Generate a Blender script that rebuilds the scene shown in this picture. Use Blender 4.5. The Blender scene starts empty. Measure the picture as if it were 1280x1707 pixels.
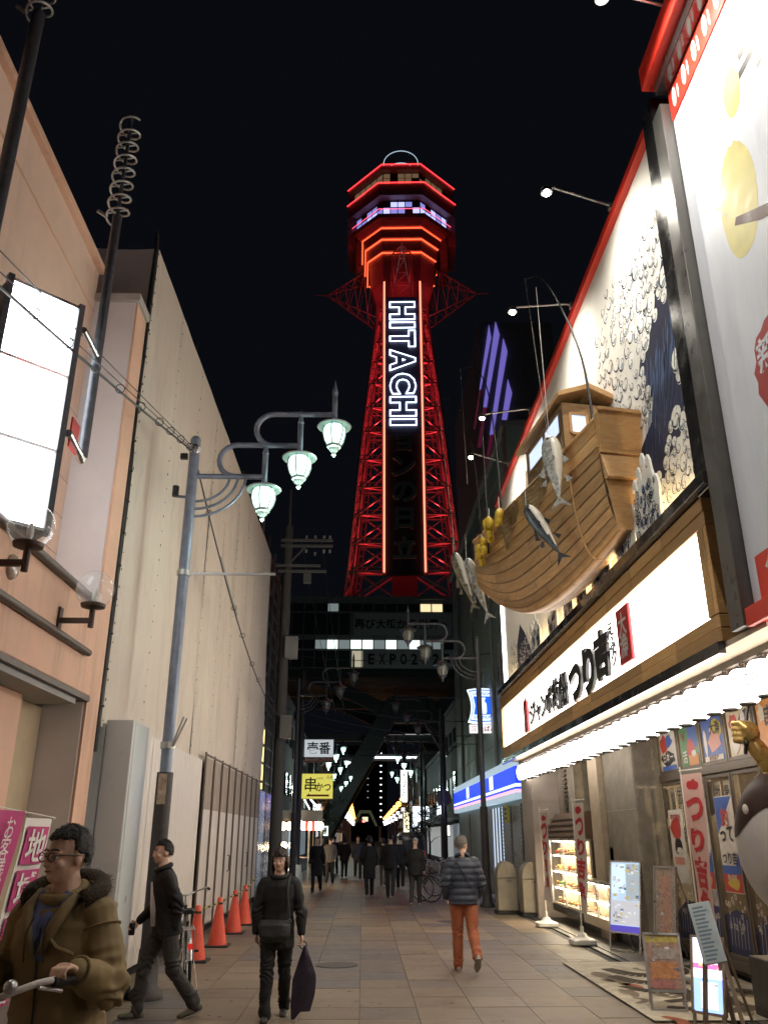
import bpy, bmesh, math, random
from mathutils import Vector, Matrix, noise

# ------------------------------------------------------------------ camera, sky, exposure
sc = bpy.context.scene
COL = sc.collection
R = math.radians
random.seed(11)

cam_d = bpy.data.cameras.new('camera')
cam_d.sensor_fit = 'VERTICAL'
cam_d.sensor_height = 36.0
cam_d.lens = 1380.0 / 1707.0 * 36.0
cam_d.clip_end = 3000
cam = bpy.data.objects.new('camera', cam_d)
COL.objects.link(cam)
cam.location = (0, 0, 1.7)
cam.rotation_euler = (R(90 + 21.35), 0, R(-1.36))
sc.camera = cam

world = bpy.data.worlds.new('World')
sc.world = world
world.use_nodes = True
wnt = world.node_tree
bg = wnt.nodes['Background']
bg.inputs[0].default_value = (0.0014, 0.0016, 0.0024, 1)   # night sky over a lit city
bg.inputs[1].default_value = 1.0

sc.view_settings.view_transform = 'Standard'
sc.view_settings.look = 'None'
sc.view_settings.exposure = 1.0
sc.view_settings.gamma = 1.0
sc.view_settings.use_curve_mapping = False
sc.cycles.use_denoising = True
sc.cycles.max_bounces = 6
sc.cycles.diffuse_bounces = 3
sc.cycles.glossy_bounces = 3
sc.cycles.transmission_bounces = 5
sc.cycles.transparent_max_bounces = 12
sc.cycles.sample_clamp_indirect = 4.0
sc.cycles.caustics_reflective = False
sc.cycles.caustics_refractive = False

# ------------------------------------------------------------------ materials
MATS = {}

def mat(name, col, rough=0.6, metal=0.0, var=0.12, scale=3.0, bump=0.0, bscale=40.0, emit=0.0,
        ecol=None, stretch=(1, 1, 1), alpha=1.0, trans=0.0, spec=0.5, coat=0.0, rand=0.0, detail=4.0, dirt=0.0, dscale=1.1, streak=False):
    """Procedural Principled material; colour variation and relief come from noise in world space."""
    if name in MATS:
        return MATS[name]
    m = bpy.data.materials.new(name)
    m.use_nodes = True
    nt = m.node_tree
    b = nt.nodes['Principled BSDF']
    b.inputs['Roughness'].default_value = rough
    b.inputs['Metallic'].default_value = metal
    b.inputs['Specular IOR Level'].default_value = spec
    b.inputs['Coat Weight'].default_value = coat
    b.inputs['Alpha'].default_value = alpha
    b.inputs['Transmission Weight'].default_value = trans
    c = (col[0], col[1], col[2], 1)
    b.inputs['Base Color'].default_value = c
    geo = None
    if var > 0 or bump > 0 or dirt > 0:
        geo = nt.nodes.new('ShaderNodeNewGeometry')
        mp = nt.nodes.new('ShaderNodeMapping')
        mp.inputs['Scale'].default_value = stretch
        nt.links.new(geo.outputs['Position'], mp.inputs['Vector'])
    if var > 0:
        n = nt.nodes.new('ShaderNodeTexNoise')
        n.inputs['Scale'].default_value = scale
        n.inputs['Detail'].default_value = detail
        n.inputs['Roughness'].default_value = 0.62
        nt.links.new(mp.outputs[0], n.inputs['Vector'])
        rmp = nt.nodes.new('ShaderNodeMapRange')
        rmp.inputs['From Min'].default_value = 0.3
        rmp.inputs['From Max'].default_value = 0.7
        rmp.inputs['To Min'].default_value = 1 - var
        rmp.inputs['To Max'].default_value = 1 + var
        nt.links.new(n.outputs['Fac'], rmp.inputs['Value'])
        fac = rmp.outputs[0]
        if rand > 0:
            oi = nt.nodes.new('ShaderNodeObjectInfo')
            r2 = nt.nodes.new('ShaderNodeMapRange')
            r2.inputs['To Min'].default_value = 1 - rand
            r2.inputs['To Max'].default_value = 1 + rand
            nt.links.new(oi.outputs['Random'], r2.inputs['Value'])
            mu = nt.nodes.new('ShaderNodeMath')
            mu.operation = 'MULTIPLY'
            nt.links.new(fac, mu.inputs[0])
            nt.links.new(r2.outputs[0], mu.inputs[1])
            fac = mu.outputs[0]
        if dirt > 0:
            n2 = nt.nodes.new('ShaderNodeTexNoise')
            n2.inputs['Scale'].default_value = dscale
            n2.inputs['Detail'].default_value = 8
            n2.inputs['Roughness'].default_value = 0.75
            mp2 = nt.nodes.new('ShaderNodeMapping')
            mp2.inputs['Scale'].default_value = (1, 1, .12) if streak else (1, 1, 1)
            nt.links.new(geo.outputs['Position'], mp2.inputs['Vector'])
            nt.links.new(mp2.outputs[0], n2.inputs['Vector'])
            r3 = nt.nodes.new('ShaderNodeMapRange')
            r3.inputs['From Min'].default_value = 0.52
            r3.inputs['From Max'].default_value = 0.72
            r3.inputs['To Min'].default_value = 1
            r3.inputs['To Max'].default_value = 1 - dirt
            nt.links.new(n2.outputs['Fac'], r3.inputs['Value'])
            mu = nt.nodes.new('ShaderNodeMath')
            mu.operation = 'MULTIPLY'
            nt.links.new(fac, mu.inputs[0])
            nt.links.new(r3.outputs[0], mu.inputs[1])
            fac = mu.outputs[0]
        vm = nt.nodes.new('ShaderNodeVectorMath')
        vm.operation = 'SCALE'
        vm.inputs[0].default_value = col[:3]
        nt.links.new(fac, vm.inputs['Scale'])
        nt.links.new(vm.outputs[0], b.inputs['Base Color'])
        rr = nt.nodes.new('ShaderNodeMapRange')
        rr.inputs['From Min'].default_value = 0.3
        rr.inputs['From Max'].default_value = 0.7
        rr.inputs['To Min'].default_value = max(0.02, rough - 0.1)
        rr.inputs['To Max'].default_value = min(1, rough + 0.1)
        nt.links.new(n.outputs['Fac'], rr.inputs['Value'])
        nt.links.new(rr.outputs[0], b.inputs['Roughness'])
    if bump > 0:
        n3 = nt.nodes.new('ShaderNodeTexNoise')
        n3.inputs['Scale'].default_value = bscale
        n3.inputs['Detail'].default_value = 3
        nt.links.new(mp.outputs[0], n3.inputs['Vector'])
        bp = nt.nodes.new('ShaderNodeBump')
        bp.inputs['Strength'].default_value = min(1, bump)
        bp.inputs['Distance'].default_value = 0.02
        nt.links.new(n3.outputs['Fac'], bp.inputs['Height'])
        nt.links.new(bp.outputs[0], b.inputs['Normal'])
    if emit > 0:
        e = ecol or col
        b.inputs['Emission Color'].default_value = (e[0], e[1], e[2], 1)
        b.inputs['Emission Strength'].default_value = emit
    MATS[name] = m
    return m

def glow(name, col, s):
    m = mat(name, col, rough=0.5, var=0, emit=s)
    return m

def glass(name, tint=(0.8, 0.85, 0.85), alpha=0.18, rough=0.04, ior=1.45):
    """A pane: mostly see-through with real reflections."""
    if name in MATS:
        return MATS[name]
    m = bpy.data.materials.new(name)
    m.use_nodes = True
    nt = m.node_tree
    out = nt.nodes['Material Output']
    b = nt.nodes['Principled BSDF']
    b.inputs['Base Color'].default_value = (tint[0], tint[1], tint[2], 1)
    b.inputs['Roughness'].default_value = rough
    b.inputs['Alpha'].default_value = alpha
    g = nt.nodes.new('ShaderNodeBsdfGlossy')
    g.inputs['Roughness'].default_value = rough
    lw_ = nt.nodes.new('ShaderNodeLayerWeight')
    lw_.inputs['Blend'].default_value = 0.5
    pw = nt.nodes.new('ShaderNodeMath')
    pw.operation = 'POWER'
    pw.inputs[1].default_value = 4.0
    nt.links.new(lw_.outputs['Facing'], pw.inputs[0])
    f0 = ((ior - 1) / (ior + 1)) ** 2
    fr = nt.nodes.new('ShaderNodeMapRange')
    fr.inputs['To Min'].default_value = f0
    fr.inputs['To Max'].default_value = min(.8, 12 * f0 + .2)
    nt.links.new(pw.outputs[0], fr.inputs['Value'])
    mx = nt.nodes.new('ShaderNodeMixShader')
    nt.links.new(fr.outputs[0], mx.inputs[0])
    nt.links.new(b.outputs[0], mx.inputs[1])
    nt.links.new(g.outputs[0], mx.inputs[2])
    nt.links.new(mx.outputs[0], out.inputs['Surface'])
    MATS[name] = m
    return m

def wood(name, c1, c2, rough=0.45, axis=(1, 1, 1), scale=6.0):
    """Grained wood: noise stretched along the board mixes two browns."""
    if name in MATS:
        return MATS[name]
    m = bpy.data.materials.new(name)
    m.use_nodes = True
    nt = m.node_tree
    b = nt.nodes['Principled BSDF']
    geo = nt.nodes.new('ShaderNodeNewGeometry')
    mp = nt.nodes.new('ShaderNodeMapping')
    mp.inputs['Scale'].default_value = axis
    nt.links.new(geo.outputs['Position'], mp.inputs['Vector'])
    n = nt.nodes.new('ShaderNodeTexNoise')
    n.inputs['Scale'].default_value = scale
    n.inputs['Detail'].default_value = 8
    n.inputs['Roughness'].default_value = 0.65
    n.inputs['Distortion'].default_value = 0.6
    nt.links.new(mp.outputs[0], n.inputs['Vector'])
    oi = nt.nodes.new('ShaderNodeObjectInfo')
    cr = nt.nodes.new('ShaderNodeValToRGB')
    cr.color_ramp.elements[0].position = 0.32
    cr.color_ramp.elements[0].color = (c2[0], c2[1], c2[2], 1)
    cr.color_ramp.elements[1].position = 0.68
    cr.color_ramp.elements[1].color = (c1[0], c1[1], c1[2], 1)
    nt.links.new(n.outputs['Fac'], cr.inputs['Fac'])
    r2 = nt.nodes.new('ShaderNodeMapRange')
    r2.inputs['To Min'].default_value = 0.74
    r2.inputs['To Max'].default_value = 1.2
    nt.links.new(oi.outputs['Random'], r2.inputs['Value'])
    vm = nt.nodes.new('ShaderNodeVectorMath')
    vm.operation = 'SCALE'
    nt.links.new(cr.outputs[0], vm.inputs[0])
    nt.links.new(r2.outputs[0], vm.inputs['Scale'])
    nt.links.new(vm.outputs[0], b.inputs['Base Color'])
    b.inputs['Roughness'].default_value = rough
    bp = nt.nodes.new('ShaderNodeBump')
    bp.inputs['Strength'].default_value = 0.25
    bp.inputs['Distance'].default_value = 0.01
    nt.links.new(n.outputs['Fac'], bp.inputs['Height'])
    nt.links.new(bp.outputs[0], b.inputs['Normal'])
    MATS[name] = m
    return m

# ------------------------------------------------------------------ object helpers
def tag(o, label=None, cat=None, group=None, kind=None):
    if label: o['label'] = label
    if cat: o['category'] = cat
    if group: o['group'] = group
    if kind: o['kind'] = kind
    return o

def thing(name, label, cat, loc=(0, 0, 0), group=None, rz=0.0):
    o = bpy.data.objects.new(name, None)
    o.empty_display_size = 0.2
    COL.objects.link(o)
    o.location = loc
    o.rotation_euler = (0, 0, rz)
    return tag(o, label, cat, group)

def base_of(p):
    v = Vector((0, 0, 0))
    while p is not None:
        v += p.location
        p = p.parent
    return v

def clone(root, parent=None):
    c = root.copy()
    COL.objects.link(c)
    c.parent = parent
    for ch in root.children:
        clone(ch, c)
    return c

def copy_thing(root, loc, rz=0.0, label=None, group=None):
    c = clone(root)
    c.location = loc
    c.rotation_euler = (0, 0, rz)
    if label: c['label'] = label
    if group: c['group'] = group
    return c

class MB:
    """Collects shapes into one mesh."""
    def __init__(s):
        s.v, s.f, s.mi = [], [], []
        s.cur = 0
    def add(s, verts, faces):
        o = len(s.v)
        s.v += [tuple(p) for p in verts]
        s.f += [tuple(i + o for i in fc) for fc in faces]
        s.mi += [s.cur] * len(faces)
        return s
    def box(s, x0, x1, y0, y1, z0, z1):
        v = [(x, y, z) for x in (x0, x1) for y in (y0, y1) for z in (z0, z1)]
        return s.add(v, [(0, 1, 3, 2), (4, 6, 7, 5), (0, 4, 5, 1), (2, 3, 7, 6), (0, 2, 6, 4), (1, 5, 7, 3)])
    def obox(s, c, ax, ay, az):
        """Oriented box: centre and three half-axis vectors."""
        c, ax, ay, az = Vector(c), Vector(ax), Vector(ay), Vector(az)
        v = [c + i * ax + j * ay + k * az for i in (-1, 1) for j in (-1, 1) for k in (-1, 1)]
        return s.add(v, [(0, 1, 3, 2), (4, 6, 7, 5), (0, 4, 5, 1), (2, 3, 7, 6), (0, 2, 6, 4), (1, 5, 7, 3)])
    def beam(s, p, q, w, h=None, up=(0, 0, 1)):
        p, q = Vector(p), Vector(q)
        d = q - p
        L = d.length
        d.normalize()
        u = d.cross(Vector(up))
        if u.length < 1e-4:
            u = d.cross(Vector((0, 1, 0)))
        u.normalize()
        t = u.cross(d)
        return s.obox((p + q) / 2, d * L / 2, u * w / 2, t * (h or w) / 2)
    def tube(s, pts, r, n=8, cap=True, flat=1.0):
        pts = [Vector(p) for p in pts]
        k = len(pts)
        rs = r if isinstance(r, (list, tuple)) else [r] * k
        tang = []
        for i in range(k):
            a = pts[max(0, i - 1)]
            b = pts[min(k - 1, i + 1)]
            t = b - a
            tang.append(t.normalized() if t.length > 1e-9 else Vector((0, 0, 1)))
        u = tang[0].cross(Vector((0, 0, 1)))
        if u.length < 1e-3:
            u = tang[0].cross(Vector((1, 0, 0)))
        u.normalize()
        verts, faces = [], []
        for i in range(k):
            t = tang[i]
            u = (u - t * u.dot(t))
            u = u.normalized() if u.length > 1e-6 else t.orthogonal().normalized()
            w = t.cross(u)
            for j in range(n):
                a = 2 * math.pi * j / n
                verts.append(pts[i] + (u * math.cos(a) + w * math.sin(a) * flat) * rs[i])
        for i in range(k - 1):
            for j in range(n):
                j2 = (j + 1) % n
                faces.append((i * n + j, i * n + j2, (i + 1) * n + j2, (i + 1) * n + j))
        if cap:
            faces.append(tuple(range(n - 1, -1, -1)))
            faces.append(tuple((k - 1) * n + j for j in range(n)))
        return s.add(verts, faces)
    def lathe(s, prof, c=(0, 0, 0), n=16, squash=1.0, cap=True):
        cx, cy, cz = c
        verts, faces = [], []
        k = len(prof)
        for r, z in prof:
            for j in range(n):
                a = 2 * math.pi * j / n
                verts.append((cx + r * math.cos(a), cy + r * math.sin(a) * squash, cz + z))
        for i in range(k - 1):
            for j in range(n):
                j2 = (j + 1) % n
                faces.append((i * n + j, i * n + j2, (i + 1) * n + j2, (i + 1) * n + j))
        if cap:
            faces.append(tuple(range(n - 1, -1, -1)))
            faces.append(tuple((k - 1) * n + j for j in range(n)))
        return s.add(verts, faces)
    def ball(s, c, r, n=12, m=8):
        r = r if isinstance(r, (list, tuple)) else (r, r, r)
        verts = [(c[0], c[1], c[2] - r[2])]
        faces = []
        for i in range(1, m):
            a = -math.pi / 2 + math.pi * i / m
            for j in range(n):
                b = 2 * math.pi * j / n
                verts.append((c[0] + r[0] * math.cos(a) * math.cos(b), c[1] + r[1] * math.cos(a) * math.sin(b), c[2] + r[2] * math.sin(a)))
        verts.append((c[0], c[1], c[2] + r[2]))
        top = len(verts) - 1
        for j in range(n):
            j2 = (j + 1) % n
            faces.append((0, 1 + j2, 1 + j))
            faces.append((top, 1 + (m - 2) * n + j, 1 + (m - 2) * n + j2))
            for i in range(m - 2):
                faces.append((1 + i * n + j, 1 + i * n + j2, 1 + (i + 1) * n + j2, 1 + (i + 1) * n + j))
        return s.add(verts, faces)
    def prism(s, poly, o, u, v, depth):
        """Extrude a 2-D outline (in axes u, v from o) by depth along u x v."""
        o, u, v = Vector(o), Vector(u), Vector(v)
        w = u.cross(v).normalized() * depth
        n = len(poly)
        a = [o + u * p[0] + v * p[1] for p in poly]
        b = [p + w for p in a]
        faces = [tuple(range(n - 1, -1, -1)), tuple(range(n, 2 * n))]
        for i in range(n):
            j = (i + 1) % n
            faces.append((i, j, n + j, n + i))
        return s.add(a + b, faces)
    def quad(s, a, b, c, d):
        return s.add([a, b, c, d], [(0, 1, 2, 3)])
    def grid(s, fn, nu, nv):
        verts = [fn(i / nu, j / nv) for i in range(nu + 1) for j in range(nv + 1)]
        faces = [(i * (nv + 1) + j, (i + 1) * (nv + 1) + j, (i + 1) * (nv + 1) + j + 1, i * (nv + 1) + j + 1) for i in range(nu) for j in range(nv)]
        return s.add(verts, faces)
    def mesh(s, name, mats, smooth=False, off=Vector((0, 0, 0))):
        me = bpy.data.meshes.new(name)
        me.from_pydata([(x - off.x, y - off.y, z - off.z) for x, y, z in s.v], [], s.f)
        for m in (mats if isinstance(mats, (list, tuple)) else [mats]):
            me.materials.append(m)
        if any(s.mi):
            me.polygons.foreach_set('material_index', s.mi)
        if smooth:
            me.polygons.foreach_set('use_smooth', [True] * len(me.polygons))
        me.update()
        return me
    def build(s, name, mats, parent=None, smooth=False, bev=0.0, at=None, kind=None):
        """Link as ONE object. Coordinates are world coordinates; they are rebased to the parent."""
        off = base_of(parent)
        if parent is None and at is not None:
            off = Vector(at)
        me = s.mesh(name, mats, smooth, off)
        if smooth and smooth != 'all':
            try:
                me.set_sharp_from_angle(angle=R(48))
            except Exception:
                pass
        o = bpy.data.objects.new(name, me)
        COL.objects.link(o)
        if parent is not None:
            o.parent = parent
        elif at is not None:
            o.location = at
        if bev > 0:
            md = o.modifiers.new('bevel', 'BEVEL')
            md.width = bev
            md.segments = 2
            md.limit_method = 'ANGLE'
        if kind:
            o['kind'] = kind
        return o

def inst(name, me, parent, loc=(0, 0, 0), mtx=None):
    """Another object on shared mesh data."""
    o = bpy.data.objects.new(name, me)
    COL.objects.link(o)
    o.parent = parent
    if mtx is not None:
        o.matrix_local = mtx
    else:
        o.location = loc
    return o

_UB = {}
def bar(name, p, q, w, material, parent, h=None, up=(0, 0, 1)):
    """A straight member as an object on a shared unit box (world coordinates)."""
    if material.name not in _UB:
        _UB[material.name] = MB().box(-.5, .5, -.5, .5, -.5, .5).mesh('bar', material)
    off = base_of(parent)
    p, q = Vector(p) - off, Vector(q) - off
    d = q - p
    L = d.length
    d.normalize()
    u = d.cross(Vector(up))
    if u.length < 1e-4:
        u = d.cross(Vector((0, 1, 0)))
    u.normalize()
    t = u.cross(d)
    m = Matrix((d * L, u * w, t * (h or w))).transposed().to_4x4()
    m.translation = (p + q) / 2
    return inst(name, _UB[material.name], parent, mtx=m)

_WS = bpy.data.scenes.new('workshop')      # small side scene: evaluating it stays cheap; removed at the end
def evaluated_mesh(o):
    _WS.collection.objects.link(o)
    vl = _WS.view_layers[0]
    vl.update()
    dg = vl.depsgraph
    me = bpy.data.meshes.new_from_object(o.evaluated_get(dg))
    _WS.collection.objects.unlink(o)
    bpy.data.objects.remove(o)
    return me

def text_mesh(s, off=0.0, ext=0.0, tube=0.0, space=1.0):
    c = bpy.data.curves.new('lettering', 'FONT')
    c.body = s
    c.size = 1.0
    c.align_x = 'CENTER'
    c.offset = off
    c.extrude = ext
    c.space_line = space
    c.resolution_u = 3
    if tube > 0:
        c.fill_mode = 'NONE'
        c.bevel_depth = tube
        c.bevel_resolution = 1
    o = bpy.data.objects.new('lettering', c)
    me = evaluated_mesh(o)
    bpy.data.curves.remove(c)
    return me

def text(name, s, o, u, v, material, parent, h=None, w=None, off=0.0, ext=0.0, tube=0.0, space=1.0, vertical=False):
    """Lettering centred on o, reading along u, upright along v, fitted to width w and/or height h."""
    if vertical:
        s = '\n'.join(s)
        space = 0.82 if space == 1.0 else space
    me = text_mesh(s, off, ext, tube, space)
    xs = [p.co.x for p in me.vertices]
    ys = [p.co.y for p in me.vertices]
    if not xs:
        return None
    sx0, sy0 = max(xs) - min(xs), max(ys) - min(ys)
    if h and w:
        sx, sy = w / sx0, h / sy0
    elif h:
        sx = sy = h / sy0
    else:
        sx = sy = w / sx0
    cx, cy = (max(xs) + min(xs)) / 2, (max(ys) + min(ys)) / 2
    u, v, o = Vector(u).normalized(), Vector(v).normalized(), Vector(o)
    n = u.cross(v)
    base = base_of(parent)
    zs = min(sx, sy)
    for p in me.vertices:
        q = o + u * ((p.co.x - cx) * sx) + v * ((p.co.y - cy) * sy) + n * (p.co.z * zs)
        p.co = q - base
    me.materials.clear()
    me.materials.append(material)
    ob = bpy.data.objects.new(name, me)
    COL.objects.link(ob)
    ob.parent = parent
    return ob

def lamp(kind, name, loc, energy, col, parent, size=0.1, target=None, angle=80, blend=0.6):
    """The light a lit lamp gives off; it belongs to the lamp it sits in."""
    d = bpy.data.lights.new(name, kind)
    d.energy = energy
    d.color = col
    if kind in ('POINT', 'SPOT'):
        d.shadow_soft_size = size
    if kind == 'SPOT':
        d.spot_size = R(angle)
        d.spot_blend = blend
    o = bpy.data.objects.new(name, d)
    COL.objects.link(o)
    o.parent = parent
    o.location = Vector(loc) - base_of(parent)
    if target is not None:
        o.rotation_euler = (Vector(target) - Vector(loc)).to_track_quat('-Z', 'Y').to_euler()
    return o

def nth(k):
    """Ordinal word for 1..99."""
    ones = ['', 'first', 'second', 'third', 'fourth', 'fifth', 'sixth', 'seventh', 'eighth', 'ninth', 'tenth', 'eleventh', 'twelfth', 'thirteenth', 'fourteenth', 'fifteenth', 'sixteenth', 'seventeenth', 'eighteenth', 'nineteenth']
    if k < 20: return ones[k]
    tens = {2: 'twent', 3: 'thirt', 4: 'fort', 5: 'fift'}[k // 10]
    return tens + 'ieth' if k % 10 == 0 else tens + 'y-' + ones[k % 10]

XP, XN, YP, YN, ZP = Vector((1, 0, 0)), Vector((-1, 0, 0)), Vector((0, 1, 0)), Vector((0, -1, 0)), Vector((0, 0, 1))

def arc(c, r, a0, a1, n, u, v):
    c, u, v = Vector(c), Vector(u), Vector(v)
    return [c + u * (r * math.cos(a0 + (a1 - a0) * i / n)) + v * (r * math.sin(a0 + (a1 - a0) * i / n)) for i in range(n + 1)]

def smooth_path(pts, k=6):
    """Catmull-Rom through the points."""
    P = [Vector(p) for p in pts]
    P = [P[0] * 2 - P[1]] + P + [P[-1] * 2 - P[-2]]
    out = []
    for i in range(1, len(P) - 2):
        for j in range(k):
            t = j / k
            out.append(0.5 * ((2 * P[i]) + (P[i + 1] - P[i - 1]) * t + (2 * P[i - 1] - 5 * P[i] + 4 * P[i + 1] - P[i + 2]) * t * t + (3 * P[i] - P[i - 1] - 3 * P[i + 1] + P[i + 2]) * t ** 3))
    out.append(P[-2])
    return out

def sag(p, q, drop, n=14):
    p, q = Vector(p), Vector(q)
    return [p.lerp(q, i / n) - Vector((0, 0, drop * 4 * (i / n) * (1 - i / n))) for i in range(n + 1)]
# ================================================================== GROUND AND STREET
asphalt = mat('asphalt', (0.045, 0.045, 0.048), 0.85, var=0.25, scale=8, bump=0.4, bscale=120)
g = MB(); g.quad((-600, -60, -0.03), (600, -60, -0.03), (600, 900, -0.03), (-600, 900, -0.03))
tag(g.build('ground', asphalt), kind='structure')
street = MB().box(-3.05, 3.72, -4, 230, -0.028, -0.012).build('street', mat('mortar_bed', (0.07, 0.065, 0.06), 0.9, var=0.2, scale=9))
tag(street, kind='structure')
slab_mats = [mat('slab_beige', (0.205, 0.162, 0.115), 0.5, var=0.2, scale=5, bump=0.3, bscale=90, rand=0.1, dirt=0.38, dscale=2.6),
             mat('slab_brown', (0.18, 0.142, 0.1), 0.5, var=0.2, scale=5, bump=0.3, bscale=90, rand=0.1, dirt=0.38, dscale=2.6),
             mat('slab_grey', (0.145, 0.122, 0.1), 0.5, var=0.2, scale=5, bump=0.3, bscale=90, rand=0.1, dirt=0.38, dscale=2.6),
             mat('slab_slate', (0.12, 0.11, 0.108), 0.5, var=0.2, scale=5, bump=0.3, bscale=90, rand=0.1, dirt=0.38, dscale=2.6)]
slab_me = []
for m in slab_mats:
    b = MB().box(-.297, .297, -.297, .297, -.012, 0)
    slab_me.append(b.mesh('paving_slab', m))
rs = random.Random(5)
rest = MB()
def slab_tone(i, j):
    k = noise.noise(Vector((i * 0.55, j * 0.33, 3.7)))
    d = 0 if j < 20 else 0.12
    if k > 0.22 - d: return 3 if rs.random() < .6 else 2
    if k > 0.08 - d: return rs.choice([1, 2, 1, 2])
    return rs.choice([0, 0, 1, 0, 0, 1])
nsl = 0
for j in range(150):
    for i in range(11):
        x, y = -2.72 + i * 0.6, 2.0 + j * 0.6
        x += 0.15 if False else 0
        t = slab_tone(i, j)
        if j >= 10 and nsl < 300:
            o = inst('paving_slab', slab_me[t], street, (x, y, rs.uniform(-.0015, .0015)))
            nsl += 1
        else:
            rest.cur = t
            rest.box(x - .297, x + .297, y - .297, y + .297, -.012, rs.uniform(-.001, .001))
rest.build('far_paving_slabs', slab_mats, street, kind='stuff')
# apron in front of the shops on the right, drain channel between
MB().box(3.86, 4.75, -2, 22.6, -0.02, 0.012).build('shop_apron', mat('apron', (0.15, 0.14, 0.125), 0.6, var=0.25, scale=4, bump=0.3, bscale=70, dirt=0.3), kind='structure')
MB().box(3.74, 3.84, -2, 40, -0.025, 0.006).build('drain_channel', mat('drain_iron', (0.05, 0.05, 0.05), 0.5, metal=0.6, var=0.3, scale=30), kind='structure')
MB().box(3.86, 4.7, 22.6, 75, -0.02, 0.010).build('side_pavement', mat('side_concrete', (0.16, 0.155, 0.15), 0.7, var=0.2, scale=4), kind='structure')

# manhole covers and trodden gum
for k, (x, y, lab) in enumerate(((-.35, 13.2, 'round iron manhole cover in the paving nearest the camera'), (1.9, 19.5, 'round iron manhole cover farther up the street on the right'))):
    t = thing('manhole_cover', lab, 'manhole cover', (x, y, 0))
    MB().lathe([(.3, 0), (.3, .004), (.285, .005)], (x, y, .001), 28).build('ring', MATS['drain_iron'], t)
    MB().lathe([(.28, .001), (.28, .005), (.02, .006)], (x, y, .001), 28).build('lid', mat('lid_iron', (.09, .085, .08), .5, metal=.5, var=.3, scale=25, bump=.6, bscale=60), t)
gm_ = MB()
rgu = random.Random(77)
for k in range(420):
    x, y, r_ = rgu.uniform(-2.9, 3.6), rgu.uniform(8.4, 30), rgu.uniform(.008, .026)
    gm_.add([(x + r_ * math.cos(a) * rgu.uniform(.7, 1.2), y + r_ * math.sin(a) * rgu.uniform(.7, 1.2), .0045) for a in [i * .785 for i in range(8)]], [tuple(range(8))])
gm_.build('gum_spots', mat('gum', (.05, .045, .04), .8, var=.2), street, kind='stuff')

# ================================================================== LEFT: SALMON SHOP BUILDING
salmon = mat('salmon_render', (0.76, 0.55, 0.43), 0.75, var=0.06, scale=2.5, bump=0.12, bscale=160, dirt=0.25, dscale=2.0, streak=True)
salmon2 = mat('orange_render', (0.72, 0.45, 0.32), 0.7, var=0.07, scale=2.5, bump=0.12, bscale=160, dirt=0.28, dscale=2.4, streak=True)
pier_lit = mat('pier_lit_render', (0.74, 0.69, 0.68), 0.7, var=0.05, scale=2.0, bump=0.08, bscale=160)  # whitened: white light on the pier is put into its colour
rail_m = mat('weathered_steel', (0.13, 0.11, 0.095), 0.5, metal=0.5, var=0.3, scale=12, bump=0.2)
stone_cap = mat('coping', (0.42, 0.38, 0.35), 0.7, var=0.15, scale=5)
pb = thing('shop_building', 'salmon rendered shop building with projecting orange fascia beside wrapped scaffold', 'building', (-3.6, 6, 0))
MB().box(-9, -3.6, -3, 9.27, 4.13, 8.72).build('upper_wall', salmon, pb)
MB().box(-9.1, -3.52, -3, 9.3, 8.724, 8.82).build('parapet_cap', salmon2, pb, bev=.01)
MB().box(-3.6, -3.585, -3, 9.25, 8.1, 8.12).build('wall_groove', salmon2, pb)
for k in range(6):   # thin raised courses on the lower wall
    MB().box(-3.6, -3.594, 7.0, 9.27, 4.3 + k * .45, 4.306 + k * .45).build('wall_joint', stone_cap, pb)
fa = MB().box(-3.98, -3.0, -3, 9.268, 3.12, 4.126).build('fascia', salmon2, pb, bev=.012)
for z, r in ((4.1, .045), (3.53, .04)):
    MB().tube([(-2.965, -3, z), (-2.965, 8.92, z)], r, 10).build('fascia_rail', rail_m, fa, smooth=True)
MB().box(-3.97, -3.0, -3, 9.266, 3.06, 3.118).build('soffit_edge', rail_m, fa)
MB().box(-3.9, -3.06, -3, 9.0, 3.0, 3.058).build('soffit', mat('soffit_grey', (0.33, 0.33, 0.32), 0.6, var=.1), fa)
pier = MB().box(-3.98, -3.06, 9.272, 9.72, 0, 8.28).build('pier', pier_lit, pb, bev=.01)
MB().box(-3.058, -3.03, 9.28, 9.71, 0, 8.26).build('pier_facing', salmon2, pier)
MB().box(-4.0, -3.0, 9.24, 9.75, 8.282, 8.4).build('pier_cap', stone_cap, pier, bev=.01)
MB().box(-9, -3.62, -3, 9.26, 0, 3.0).build('ground_floor_wall', salmon, pb)
MB().box(-3.618, -3.36, 7.75, 8.35, 0, 3.0).build('pilaster', salmon2, pb, bev=.01)
MB().box(-3.616, -3.5, 8.35, 9.26, 0, 3.0).build('side_panel', mat('tan_render', (0.5, 0.4, 0.27), .75, var=.1), pb)
MB().box(-3.618, -3.58, 4.6, 7.7, 0.3, 2.95).build('green_panel', mat('pale_green_panel', (0.5, 0.55, 0.42), 0.4, var=.06), pb, bev=.01)
MB().box(-3.578, -3.55, 7.62, 7.7, 0.2, 2.98).build('panel_trim', mat('brushed_alu', (0.5, 0.5, 0.5), 0.35, metal=.8, var=.1), pb)

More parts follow.
